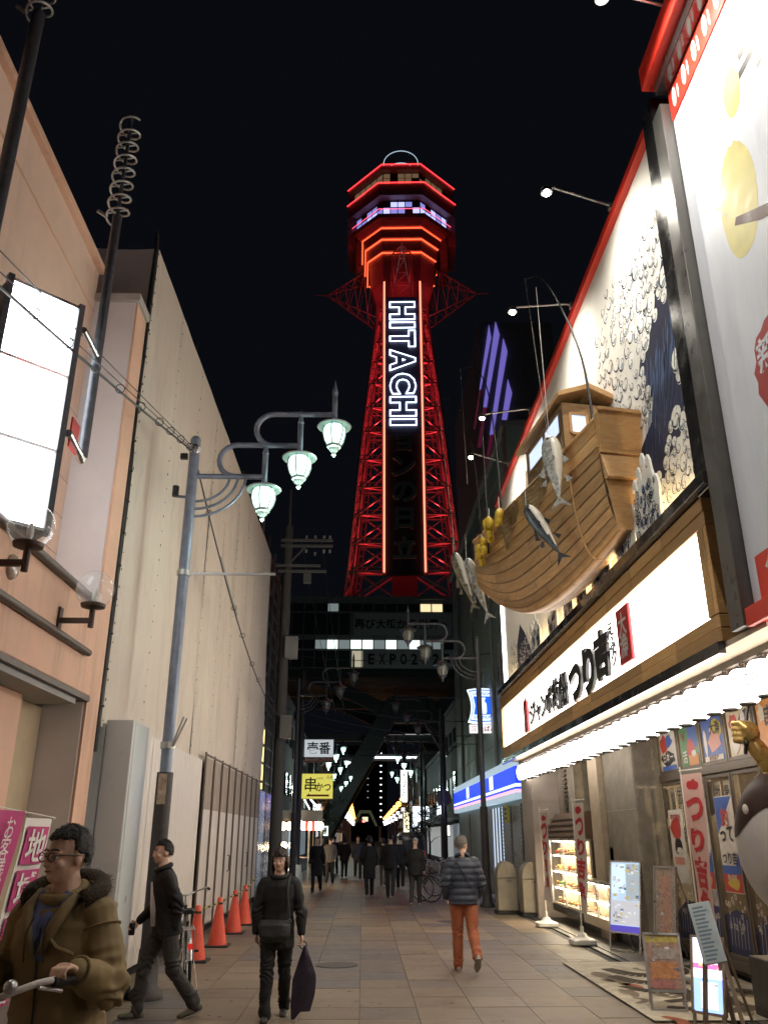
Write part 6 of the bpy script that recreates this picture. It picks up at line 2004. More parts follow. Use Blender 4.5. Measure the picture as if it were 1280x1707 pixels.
def person(label, loc, heading, H=1.7, lean=0.0, legs=((.0, .0), (.0, .0)), arms=None, hands_curl=.7, jacket=None, trousers=None, shoe=None, hair='short', hairm=None,
           hem=.80, puff=0.0, bulk=1.0, quilt=False, head_turn=0.0, voxel=.012, seat=None, group='people in the street', far=False, hood=False, fold=.008, foot_pitch=(0, 0), slim=1.0, head_down=0.0, jvox=None):
    """Faces local +Y. legs: (thigh forward, knee bend) right/left; arms: ((elbow),(wrist)) offsets from the shoulder in local axes."""
    t = thing('person', label, 'person', (0, 0, 0), group)
    s = H / 1.7
    X = Vector((1, 0, 0))
    hz = .9 * s
    Lg = []
    for k, sd in enumerate((1, -1)):
        th, kn = legs[k]
        hip = Vector((.092 * sd * s, 0, hz))
        knee = hip + Vector((0, math.sin(th), -math.cos(th))) * .43 * s
        ank = knee + Vector((0, math.sin(th - kn), -math.cos(th - kn))) * .40 * s
        Lg.append([hip, knee, ank])
    low = min(l[2].z for l in Lg) - .075 * s
    dz = Vector((0, 0, -low)) if seat is None else Vector((0, 0, seat - hz))
    for l in Lg:
        for i in range(3): l[i] = l[i] + dz
    pel = Vector((0, 0, hz)) + dz
    up = Vector((0, math.sin(lean), math.cos(lean)))
    fwd = Vector((0, math.cos(lean), -math.sin(lean)))
    def TP(a, f=0): return pel + up * (a * s) + fwd * (f * s)
    neck = TP(.54, .0)
    hd_up = Vector((0, math.sin(lean * .35 + head_down), math.cos(lean * .35 + head_down)))
    hc = neck + hd_up * (.155 * s) + Vector((0, .02 * s, 0))
    hs = s * (1.0 if H > 1.6 else 1.03)
    sh = [TP(.447, -.005) + X * (.172 * s * sd * slim) for sd in (1, -1)]
    if arms is None:
        arms = (((.03, -.08, -.27), (.02, .02, -.5)), ((-.03, .08, -.27), (-.02, .2, -.48)))
    el = [sh[k] + Vector(arms[k][0]) * s for k in (0, 1)]
    wr = [sh[k] + Vector(arms[k][1]) * s for k in (0, 1)]
    # ---- skin: head, neck, hands on one continuous body
    b = MB()
    Rz = Matrix.Rotation(head_turn, 3, 'Z')
    def HP(x, y, z): return hc + Rz @ Vector((x, y, z)) * hs
    def hball(x, y, z, rx, ry, rz_): 
        st = len(b.v)
        b.ball((0, 0, 0), (rx * hs, ry * hs, rz_ * hs), 16, 12)
        for i in range(st, len(b.v)):
            b.v[i] = tuple(HP(x, y, z) + Rz @ Vector(b.v[i]))
    hball(0, -.012, .022, .077, .095, .1)
    hball(0, .018, -.035, .062, .072, .085)
    hball(0, .048, -.078, .036, .036, .035)
    if not far:
        hball(0, .094, -.022, .011, .016, .024); hball(0, .1, -.036, .015, .014, .011)
        hball(.03, .068, .012, .028, .018, .008); hball(-.03, .068, .012, .028, .018, .008)
        hball(.038, .06, -.035, .024, .022, .02); hball(-.038, .06, -.035, .024, .022, .02)
        for sd in (1, -1): hball(.078 * sd, -.008, -.012, .009, .02, .031)
        hball(0, .08, -.062, .024, .014, .009)
    eloft(b, [TP(.40), TP(.5), neck + hd_up * .06 * s, hc - hd_up * .05 * s], X, [.1 * s, .075 * s, .054 * s, .05 * s], [.07 * s, .065 * s, .058 * s, .055 * s], 14)
    eloft(b, [pel, TP(.2), TP(.42)], X, [.1 * s] * 3, [.07 * s] * 3, 12)
    for k, sd in enumerate((1, -1)):
        b.tube([TP(.42) , sh[k], el[k], wr[k]], [.05 * s, .045 * s, .035 * s, .027 * s], 8)
        b.tube([pel, Lg[k][0], Lg[k][1], Lg[k][2]], [.07 * s, .06 * s, .045 * s, .035 * s], 8)
        d = (wr[k] - el[k]).normalized()
        if far:
            b.ball(wr[k] + d * .06, .045 * s, 8, 6)
        else:
            pn = Vector((-sd * .9, .35, 0)) if seat is None else Vector((0, .2, -1))
            hand(b, wr[k], d, pn, hands_curl, s * .98, -sd)
    bo = bpy.data.objects.new('body', remeshed(b, voxel, 4 if not far else 3))
    bo.data.materials.append(skin_m)
    COL.objects.link(bo); bo.parent = t
    joints = [el[0], el[1], Lg[0][1], Lg[1][1], pel + Vector((0, .05, -.1)), Lg[0][2] + Vector((0, 0, .05)), Lg[1][2] + Vector((0, 0, .05))] if not far else []
    def cloth(name, mb, material, vx, it, amp, quilted=False, parent=t):
        me = remeshed(mb, vx, it)
        me.materials.append(material)
        sd_ = sum(map(ord, label)) % 97
        def relief(c):
            q = .5 - 1.6 * abs(noise.noise(Vector((c.x * 5 + c.z * 2, c.y * 5, c.z * 8 + sd_)))) + .3 * noise.noise(Vector((c.x * 12, c.y * 12, c.z * 14 + sd_)))
            hot = sum(math.exp(-((c - hp_).length / .11) ** 2) for hp_ in joints)
            h_ = amp * q * (.7 + 1.6 * min(1, hot)) + amp * 1.1 * hot * math.sin(c.z * 95 + 14 * noise.noise(c * 7))
            if quilted: h_ += .011 * abs(math.sin(c.z * math.pi / .085)) - .006
            return h_
        push(me, relief)
        o_ = bpy.data.objects.new(name, me)
        COL.objects.link(o_); o_.parent = parent
        return o_
    # ---- trousers
    m = MB()
    eloft(m, [pel + up * .13 * s, pel + up * .03 * s, pel - Vector((0, 0, .07)) * s, pel - Vector((0, 0, .12)) * s], X, [.15 * s, .168 * s, .16 * s, .1 * s], [.105 * s, .118 * s, .11 * s, .07 * s])
    for l in Lg:
        d = (l[2] - l[1]).normalized()
        chain(m, [l[0] + Vector((0, 0, .02)), l[0].lerp(l[1], .5), l[1], l[1].lerp(l[2], .5), l[2] + d * .015], [.098 * s * bulk, .09 * s * bulk, .071 * s * bulk, .067 * s * bulk, .06 * s * bulk])
    tro = cloth('trousers', m, trousers, (jvox or voxel) * 1.1, 4, fold)
    # ---- jacket
    m = MB()
    pf = puff
    hem_c = pel + (Vector((0, 0, hem - .9)) * s if abs(lean) < .5 else up * (hem - .9) * s)
    eloft(m, [hem_c, pel + up * .0 * s, TP(.16), TP(.3), TP(.42, .0), TP(.485, -.01), TP(.53, -.012)], X,
          [(.182 + pf) * s, (.178 + pf) * s, (.162 + pf) * s, (.175 + pf) * s, (.178 + pf * .8) * s * slim, (.118 + pf * .8) * s * slim, (.066 + pf * .4) * s],
          [(.14 + pf) * s, (.135 + pf) * s, (.122 + pf) * s, (.128 + pf) * s, (.118 + pf) * s, (.09 + pf) * s, (.07 + pf * .4) * s])
    for k in (0, 1):
        d = (wr[k] - el[k]).normalized()
        chain(m, [TP(.455) + (sh[k] - TP(.455)) * .75, sh[k], sh[k].lerp(el[k], .5), el[k], el[k].lerp(wr[k], .5), wr[k] - d * .01], [(.07 + pf * .7) * s, (.064 + pf * .7) * s, (.06 + pf * .8) * s, (.053 + pf * .8) * s, (.047 + pf * .7) * s, (.04 + pf * .5) * s])
    jk = cloth('jacket', m, jacket, (jvox or voxel) * 1.1, 5, fold, quilt)
    if not far:
        cm = MB()
        nb2 = TP(.525, 0)
        cm.tube([nb2 + Vector((.085 * math.cos(a) * s, .078 * math.sin(a) * s + .008, (.018 - .03 * math.sin(a)) * s)) for a in [i * math.pi / 10 for i in range(-4, 15)]], (.021 + .008 * (puff > 0)) * s, 8)
        cloth('collar', cm, jacket, .008, 3, .002, parent=jk)
        fr = fwd * (.125 + pf) * s
        zp = MB().tube([TP(.5) + fwd * (.075 + pf) * s, TP(.42) + fwd * (.122 + pf) * s, TP(.3) + fwd * (.134 + pf) * s, TP(.1) + fwd * (.131 + pf) * s, hem_c + fwd * (.14 + pf) * s], .005, 6)
        z_ = zp.build('zip', dkpole, None); z_.parent = jk
    # ---- shoes
    for k in (0, 1):
        a = Lg[k][2]
        th, kn = legs[k]
        pt = foot_pitch[k]
        fd = Vector((0, math.cos(pt), math.sin(pt)))
        un = Vector((0, -math.sin(pt), math.cos(pt)))
        m = MB()
        base = a - un * .052 * s
        eloft(m, [base - fd * .075 * s, base - fd * .045 * s, base + fd * .02 * s, base + fd * .1 * s, base + fd * .165 * s, base + fd * .19 * s], X, [.02 * s, .036 * s, .039 * s, .046 * s, .038 * s, .016 * s], [.028 * s, .036 * s, .04 * s, .027 * s, .022 * s, .014 * s], 12)
        m.tube([base, a + un * .03 * s], [.042 * s, .04 * s], 10)
        o_ = cloth('shoe', m, shoe or dkpole, max(.009, voxel), 3, 0)
        if not far:
            so = MB(); eloft(so, [base - fd * .078 * s - un * .032 * s, base + fd * .02 * s - un * .034 * s, base + fd * .1 * s - un * .034 * s, base + fd * .192 * s - un * .03 * s], X, [.026 * s, .041 * s, .047 * s, .02 * s], [.009 * s] * 4, 12)
            s_ = so.build('sole', mat('sole', (.35, .34, .32), .6, var=.1), None); s_.parent = o_
    # ---- hair
    hm = hairm or hair_k
    m = MB()
    st = 0
    nn, mm = (72, 48) if not far else (14, 10)
    m.ball((0, 0, 0), 1, nn, mm)
    for i, v in enumerate(m.v):
        x, y, z = v
        jt = .1 * noise.noise(Vector((x * 9, y * 9, z * 9)))
        x, y, z = x, y + jt, z + jt
        if hair == 'bob':
            keep = (y > .12 and z > .3) or (y <= .12 and z > -.78) or (y <= .45 and abs(x) > .8 and z > -.6) 
        elif hair == 'cap':
            keep = z > .15
        else:
            keep = (y > .1 and z > .48 + .25 * (y > .75) * 0) or (y <= .1 and z > -.42 + (.35 if y > -.35 else 0)) or (y <= .28 and z > .05)
        r_ = (1.1 if hair != 'bob' else 1.16) if keep else .8
        r_ += (.03 if keep else 0) * noise.noise(Vector((x * 7, y * 7, z * 4))) + (.012 if keep else 0) * noise.noise(Vector((x * 26, y * 26, z * 7)))
        cz_ = .016 if hair != 'bob' else .0
        rzz = .106 if hair != 'bob' else .125
        if hair == 'bob': x *= 1 + .3 * max(0, -z) + .06
        m.v[i] = tuple(HP(x * .079 * r_, -.012 + y * .099 * r_, cz_ + z * rzz * r_))
    h_ = m.build('hair', hm, None, smooth='all'); h_.parent = t
    if not far:   # loose strands break the outline
        rh = random.Random(sum(map(ord, label)))
        sm_ = MB()
        vs = [Vector(v) for v in m.v if (Vector(v) - HP(0, -.012, .016)).length > .088 * hs]
        for k in range(900):
            p0 = rh.choice(vs)
            d0 = (p0 - HP(0, -.012, .016)).normalized()
            down = Vector((rh.uniform(-.5, .5), rh.uniform(-.5, .5), -1.0))
            tg = (down - d0 * down.dot(d0)).normalized()
            e1 = p0 + tg * .016 + d0 * rh.uniform(.001, .005)
            e2 = p0 + tg * rh.uniform(.028, .04) + d0 * rh.uniform(-.002, .006)
            sd0 = d0.cross(tg) * .0011
            sm_.add([p0 - sd0, p0 + sd0, e1 + sd0, e1 - sd0, e2], [(0, 1, 2, 3), (3, 2, 4)])
        hs_ = sm_.build('hair_strands', hm, None); hs_.parent = h_; hs_['kind'] = 'stuff'
    if not far:
        for sd in (1, -1):
            e = MB().ball(HP(.031 * sd, .0775, -.004), .0125 * hs, 12, 8).build('eye', eyew, None, smooth='all'); e.parent = t
            i_ = MB().ball(HP(.031 * sd, .0855, -.004), .0062 * hs, 10, 6).build('iris', eyek, None, smooth='all'); i_.parent = e
            lid = MB().tube([HP(.031 * sd + q, .0885 - abs(q) * .35, .006 - abs(q) * .25) for q in (-.016, -.008, 0, .008, .016)], .0028 * hs, 6).build('eyelid', skin_m, None); lid.parent = e
            br = MB().tube([HP(.031 * sd + q * sd, .0895 - max(0, q) * .5, .024 + .004 * math.cos(q * 90)) for q in (-.02, -.008, .006, .022)], .0042 * hs, 6).build('eyebrow', hm, None); br.parent = t
        mo = MB().tube([HP(q, .0925 - q * q * 14, -.063 + q * q * 3) for q in (-.023, -.012, 0, .012, .023)], [.002 * hs, .0045 * hs, .005 * hs, .0045 * hs, .002 * hs], 8).build('mouth', lip_m, None, smooth='all'); mo.parent = t
    t.location = loc
    t.rotation_euler = (0, 0, heading)
    info = dict(root=t, hc=hc, HP=HP, wr=wr, el=el, sh=sh, TP=TP, pel=pel, fwd=fwd, up=up, s=s, jk=jk, hem=hem_c)
    return info

def child(mb, name, material, parent, smooth=False):
    """A part given in the person's own axes."""
    o = mb.build(name, material, None, smooth=smooth)
    o.parent = parent
    return o

def heading_of(fx, fy): return math.atan2(-fx, fy)
def to_world(info, p):
    r = info['root']
    return Matrix.Rotation(r.rotation_euler.z, 3, 'Z') @ Vector(p) + r.location

parka = mat('parka_olive', (0.25, 0.185, 0.085), .8, var=.12, scale=9, bump=.12, bscale=260)
jeans_dk = mat('trousers_charcoal', (0.035, 0.034, 0.035), .85, var=.15, scale=12, bump=.12, bscale=260)
blackcloth = mat('cloth_black', (0.008, 0.008, 0.009), .75, var=.2, scale=12, bump=.12, bscale=260)
navy_puff = mat('puffer_navy', (0.035, 0.042, 0.065), .5, var=.15, scale=10, bump=.12, bscale=260)
rust = mat('trousers_rust', (0.36, 0.105, 0.045), .8, var=.12, scale=10, bump=.12, bscale=260)
furm = mat('fur_brown', (0.06, 0.045, 0.03), .9, var=.4, scale=60, bump=.8, bscale=120)
shirt_b = mat('shirt_blue', (0.13, 0.17, 0.36), .75, var=.1, scale=14)
greyc = mat('cloth_grey', (.12, .12, .125), .8, var=.15, scale=12)
shoe_w = mat('shoe_pale', (.35, .32, .28), .6, var=.2)
shoe_dk = mat('shoe_dark', (.04, .035, .03), .6, var=.2)

# --- cyclist in olive parka (near left)
CYH = heading_of(-.3, -.954)
cy = person('cyclist in olive fur-collared parka and glasses gripping handlebar at left edge', (-1.34, 4.25, 0), CYH, H=1.74, lean=.1, seat=.905,
            legs=((1.05, 1.15), (.75, .95)), arms=(((.105, .03, -.26), (.092, .25, -.176)), ((-.105, .03, -.26), (-.092, .25, -.176))), hands_curl=.95,
            jacket=parka, trousers=jeans_dk, shoe=shoe_dk, hem=.74, puff=.03, voxel=.0058, jvox=.009, head_turn=-.34, fold=.017, group='people near the camera')
t = cy['root']
# fur collar with strands, hood roll, shirt, glasses
TPc, s_ = cy['TP'], cy['s']
fm = MB()
rfz = random.Random(9)
ringp = []
for i in range(22):
    a = -.62 + i * (math.pi + 1.24) / 21
    ringp.append(TPc(.545, -.035) + Vector((.165 * math.cos(-a) * s_, -.115 * math.sin(a) * s_ + .03, (.0 + .05 * math.sin(a)) * s_)))
fm.tube(ringp, .042, 10)
fur_core = child(fm, 'fur_collar', furm, t, 'all')
st_ = MB()
for k in range(1500):
    q = rfz.choice(ringp)
    d = Vector((rfz.gauss(0, 1), rfz.gauss(0, 1), rfz.gauss(0, 1))).normalized()
    b0 = q + d * .036 + Vector((rfz.uniform(-.012, .012), rfz.uniform(-.012, .012), 0))
    e0 = b0 + d * rfz.uniform(.015, .035) + Vector((0, 0, -.008))
    sd = d.orthogonal().normalized() * .0016
    st_.add([b0 - sd, b0 + sd, e0], [(0, 1, 2)])
o = child(st_, 'fur_strands', mat('fur_tips', (.2, .15, .095), .9, var=.4, scale=70), fur_core); o['kind'] = 'stuff'
hm_ = MB(); eloft(hm_, [TPc(.5, -.13), TPc(.46, -.17), TPc(.38, -.17), TPc(.33, -.14)], Vector((1, 0, 0)), [.13, .16, .14, .07], [.04, .06, .05, .03])
child(hm_, 'hood', parka, t, 'all')
sm = MB()
for sd in (1, -1):
    sm.add([TPc(.53, .09) + Vector((.012 * sd, 0, 0)), TPc(.565, .07) + Vector((.062 * sd, 0, 0)), TPc(.535, .07) + Vector((.105 * sd, 0, 0)), TPc(.46, .145) + Vector((.06 * sd, 0, 0)), TPc(.37, .172) + Vector((.012 * sd, 0, 0))], [(0, 1, 2, 3, 4) if sd < 0 else (4, 3, 2, 1, 0)])
child(sm, 'shirt_collar', shirt_b, t)
sf = MB(); eloft(sf, [TPc(.3, .085), TPc(.42, .08), TPc(.52, .045)], Vector((1, 0, 0)), [.035, .07, .05], [.085, .075, .05]); child(sf, 'shirt_front', shirt_b, t, 'all')
for sd in (1, -1):   # open parka lapels
    lp_ = MB().tube([TPc(.55, .03) + Vector((.1 * sd, 0, 0)), TPc(.5, .12) + Vector((.095 * sd, 0, 0)), TPc(.42, .165) + Vector((.06 * sd, 0, 0)), TPc(.33, .175) + Vector((.02 * sd, 0, 0))], [.022, .026, .024, .014], 8)
    child(lp_, 'lapel', parka, cy['jk'], 'all')
fl_ = MB().tube([TPc(.42, .17) + Vector((-.03, 0, 0)), TPc(.36, .172) + Vector((-.1, 0, 0)), TPc(.33, .15) + Vector((-.17, 0, 0))], .008, 6); child(fl_, 'yoke_seam', parka, cy['jk'])
for sd in (1, -1):   # pocket flaps, shoulder seams and cuffs on the parka
    fc = TPc(.02, .178) + Vector((.1 * sd, -.02, 0))
    q_ = MB(); q_.obox(fc, Vector((.065, -.03 * sd, 0)), Vector((0, .012, .035)), Vector((.0, .008, 0))); child(q_, 'pocket_flap', parka, cy['jk'])
    e_, w_2 = cy['el'][0 if sd > 0 else 1], cy['wr'][0 if sd > 0 else 1]
    dd = (w_2 - e_).normalized(); o1 = dd.orthogonal().normalized(); o2 = dd.cross(o1)
    child(MB().tube(arc(w_2 - dd * .012, .056, 0, 6.283, 16, o1, o2), .009, 8, cap=False), 'cuff', parka, cy['jk'], 'all')
    s0 = cy['sh'][0 if sd > 0 else 1]; d2 = (e_ - s0).normalized(); o1 = d2.orthogonal().normalized(); o2 = d2.cross(o1)
    child(MB().tube(arc(s0 + d2 * .05, .088, 0, 6.283, 20, o1, o2), .005, 6, cap=False), 'sleeve_seam', parka, cy['jk'], 'all')
    child(MB().tube(smooth_path([TPc(.47, .15) + Vector((.04 * sd, 0, 0)), TPc(.4, .19) + Vector((.045 * sd, 0, 0)), TPc(.3, .185) + Vector((.05 * sd, 0, 0))], 4), .0035, 6), 'drawcord', furm, cy['jk'])
HP = cy['HP']
gl_ = MB()
for sd in (1, -1):
    gl_.tube([HP(.034 * sd + .027 * math.cos(a), .1, -.005 + .019 * math.sin(a)) for a in [i * math.pi / 8 for i in range(17)]], .0026, 6, cap=False)
    gl_.tube([HP(.061 * sd, .098, .002), HP(.082 * sd, .06, .004), HP(.084 * sd, -.02, 0)], .0026, 6)
gl_.tube([HP(-.008, .103, 0), HP(.008, .103, 0)], .0026, 6)
gls = child(gl_, 'glasses', dkpole, t)

# --- man in dark jacket with a can, beside a bicycle
bm = person('man in black jacket and grey trousers walking left with a drink can', (-2.02, 9.62, 0), heading_of(-.93, -.37), H=1.68, lean=.16, legs=((.42, .32), (-.2, .42)), foot_pitch=(0, -.35),
            arms=(((.02, .02, -.27), (.0, .2, -.43)), ((-.03, -.12, -.25), (-.0, -.12, -.46))), jacket=blackcloth, trousers=mat('trousers_grey', (.06, .058, .055), .85, var=.2, scale=10, bump=.12, bscale=260), shoe=mat('shoe_olive', (.12, .12, .08), .6, var=.4, scale=30), voxel=.009, hem=.79, puff=.01, head_turn=.25, fold=.011, group='people near the camera')
sm = MB(); eloft(sm, [bm['TP'](.0, .14), bm['TP'](.2, .132), bm['TP'](.42, .108)], Vector((1, 0, 0)), [.075, .085, .045], [.028, .03, .034]); child(sm, 'white_shirt', mat('shirt_white', (.6, .62, .66), .8, var=.05), bm['root'], 'all')
cw_ = to_world(bm, bm['wr'][0] + (bm['wr'][0] - bm['el'][0]).normalized() * .085 + Vector((-.03, .01, -.01)))
can = thing('drink_can', 'dark drink can held in the hand of the black jacketed man', 'can', tuple(cw_ - Vector((0, 0, .06))))
MB().lathe([(.027, 0), (.032, .008), (.032, .1), (.027, .115)], tuple(cw_ - Vector((0, 0, .06))), 16).build('can_body', mat('can_dark', (.03, .03, .035), .25, metal=.6, var=.2), can, smooth=True)
MB().lathe([(.026, .1155), (.027, .119), (.02, .117)], tuple(cw_ - Vector((0, 0, .06))), 16).build('lid', silver, can)

# --- woman in black
wm = person('woman in black jacket and trousers walking towards camera, hair in a bob', (-.87, 9.55, 0), heading_of(.03, -1), H=1.56, lean=.02, legs=((.22, .1), (-.12, .3)), foot_pitch=(0, -.25),
            arms=(((.07, .03, -.26), (.06, .06, -.49)), ((-.08, .02, -.26), (-.1, .06, -.5))), jacket=blackcloth, trousers=blackcloth, shoe=shoe_dk, hair='bob', hairm=mat('hair_brown', (.022, .014, .011), .4, var=.3, scale=60), voxel=.009, hem=.69, puff=.012, fold=.009, head_turn=-.2, group='people near the camera')
bagm = mat('bag_black', (.022, .022, .024), .55, var=.2, scale=14, bump=.3)
bc = to_world(wm, wm['TP'](.0, .17) + Vector((.02, 0, -.02)))
bg_ = thing('shoulder_bag', 'black slouchy shoulder bag worn across the front of woman in black', 'bag', tuple(bc - Vector((0, 0, .1))))
bm_ = MB()
eloft(bm_, [bc + Vector((0, .02, .1)), bc + Vector((0, -.01, .05)), bc + Vector((0, -.02, -.04)), bc + Vector((0, 0, -.1))], XP, [.15, .165, .16, .12], [.02, .05, .055, .03], 18)
me = remeshed(bm_, .009, 5)
push(me, lambda c: .008 * noise.noise(c * 13))
me.materials.append(bagm)
for v in me.vertices: v.co = v.co - bg_.location
o = bpy.data.objects.new('pouch', me); COL.objects.link(o); o.parent = bg_
sh0 = to_world(wm, wm['TP'](.5, .03) + Vector((-.12, 0, .03)))
for sx in (1,):
    MB().tube(smooth_path([bc + Vector((.15 * sx, -.01, .08)), bc + Vector((.14 * sx, .0, .2)), sh0 + Vector((-.02, -.1, -.12)), sh0 + Vector((0, 0, .02))], 4), .008, 6, flat=.5).build('strap', bagm, bg_)
    MB().tube(arc(bc + Vector((.15 * sx, -.015, .1)), .014, 0, 6.28, 10, XP, ZP), .004, 5, cap=False).build('buckle', silver, bg_)
hw = to_world(wm, wm['wr'][1] + Vector((-.02, 0, -.1)))
tb_ = thing('carrier_bag', 'dark purple carrier bag hanging from the hand of woman in black', 'bag', tuple(hw - Vector((0, 0, .6))))
def fn(a, b):
    w = .02 + .13 * min(1, b * 2.2) * (1 - .45 * max(0, b - .75) * 4 * .6)
    x = (a - .5) * 2
    skew = -.06 * max(0, b - .6)
    return hw + Vector((x * w * .8 + skew + .02, .035 * (1 - x * x) * (1 if True else 0) * (1 - b * .5), -.02 - .58 * b + .1 * b * max(0, -x) * -1))
gm = MB(); gm.grid(fn, 8, 16)
gm.grid(lambda a, b: Vector((2 * hw.x, 2 * hw.y, 0)) * 0 + fn(a, b) - Vector((0, 2 * (fn(a, b).y - hw.y), 0)), 8, 16)
gm.build('sack', mat('bag_purple', (.03, .024, .045), .4, var=.3, scale=12, bump=.4, bscale=20), tb_, smooth='all')
MB().tube(arc(hw + Vector((0, 0, -.01)), .035, 0, 6.28, 12, XP, ZP), .006, 6, cap=False).build('handle', MATS['bag_purple'], tb_)

# --- man in navy quilted jacket and rust trousers, walking away
om = person('grey-haired man in navy quilted jacket and rust trousers walking away', (1.40, 12.6, 0), heading_of(-.05, 1), H=1.68, lean=.03, legs=((-.3, .55), (.1, .05)), foot_pitch=(-.75, 0),
            arms=(((.08, -.03, -.26), (.05, .1, -.42)), ((-.08, -.03, -.26), (-.06, .08, -.43))), jacket=navy_puff, trousers=rust, shoe=shoe_w, hairm=hair_g, voxel=.01, hem=.83, puff=.028, quilt=True, head_turn=-.75, fold=.007, bulk=1.06, group='people near the camera')
st2 = MB().tube(smooth_path([om['TP'](.48, -.1) + Vector((-.12, -.02, .02)), om['TP'](.3, -.17), om['TP'](.08, -.165) + Vector((.14, 0, 0))], 6), .009, 6, flat=.4)
child(st2, 'bag_strap', blackcloth, om['root'])

# --- people farther down the street
far = [((-1.49, 29.4), (.1, -1), 1.66, blackcloth, blackcloth, 'far man in black long coat facing camera by the food stall', 'short', .5),
       ((-1.25, 34.5), (-.1, 1), 1.66, greyc, jeans_dk, 'far person in grey hooded jacket walking away on the left', 'short', .76),
       ((0.2, 27.1), (0, 1), 1.68, blackcloth, blackcloth, 'far person in knee-length black coat walking away mid street', 'bob', .5),
       ((0.83, 26.8), (.05, 1), 1.74, blackcloth, jeans_dk, 'far tall man in dark jacket walking away left of capped man', 'short', .74),
       ((1.4, 23.9), (.1, 1), 1.64, blackcloth, jeans_dk, 'far person in pale cap and dark jacket walking away', 'cap', .74),
       ((-.8, 39.5), (0, 1), 1.6, blackcloth, blackcloth, 'distant dark figure left of mid street walking away', 'bob', .7),
       ((-.2, 37.5), (.1, -1), 1.68, mat('cloth_blue', (.05, .06, .09), .8), jeans_dk, 'distant figure in blue jacket approaching', 'short', .76),
       ((1.3, 31.0), (0, 1), 1.7, jeans_dk, blackcloth, 'distant man in charcoal jacket walking away before the van', 'short', .78),
       ((.75, 33), (-.1, 1), 1.62, blackcloth, greyc, 'distant figure with pale trousers walking mid street', 'bob', .74),
       ((-1.4, 44), (0, 1), 1.68, jeans_dk, jeans_dk, 'most distant figure on the left walking away', 'short', .76),
       ((-1.75, 38.5), (.2, -1), 1.64, blackcloth, jeans_dk, 'distant figure in black close to the left kerb', 'short', .76),
       ((.35, 46), (0, 1), 1.7, blackcloth, blackcloth, 'most distant figure in mid street', 'short', .72),
       ((1.0, 50), (0, -1), 1.66, greyc, blackcloth, 'most distant figure right of mid street', 'short', .76)]
rp = random.Random(33)
capm = mat('cap_pale', (.4, .38, .36), .7, var=.1)
for (xy, hd_, H_, jk_, tr_, lab, hr_, hm2) in far:
    a = rp.uniform(.15, .35)
    sg = rp.choice([1, -1])
    aw = rp.uniform(-.25, .3)
    arm_ = (((rp.uniform(.03, .1), -aw * .5, -.26), (rp.uniform(.0, .08), aw, -.46)), ((-rp.uniform(.03, .1), aw * .5, -.26), (-rp.uniform(.0, .08), -aw + .12, -.44)))
    inf = person(lab, (xy[0], xy[1], 0), heading_of(hd_[0] + rp.uniform(-.35, .35), hd_[1]), arms=arm_, lean=rp.uniform(0, .1), head_turn=rp.uniform(-.6, .6), slim=rp.uniform(.85, 1.0), H=H_, legs=((a * sg, .1 if sg > 0 else .3), (-a * sg * .8, .3 if sg > 0 else .1)), jacket=jk_, trousers=tr_, shoe=rp.choice([shoe_dk, shoe_w, shoe_dk]), hair=hr_ if hr_ != 'cap' else 'cap', hairm=capm if hr_ == 'cap' else None, voxel=.022, hem=hm2, puff=rp.uniform(.01, .035), far=True, fold=.012, group='people farther down the street')
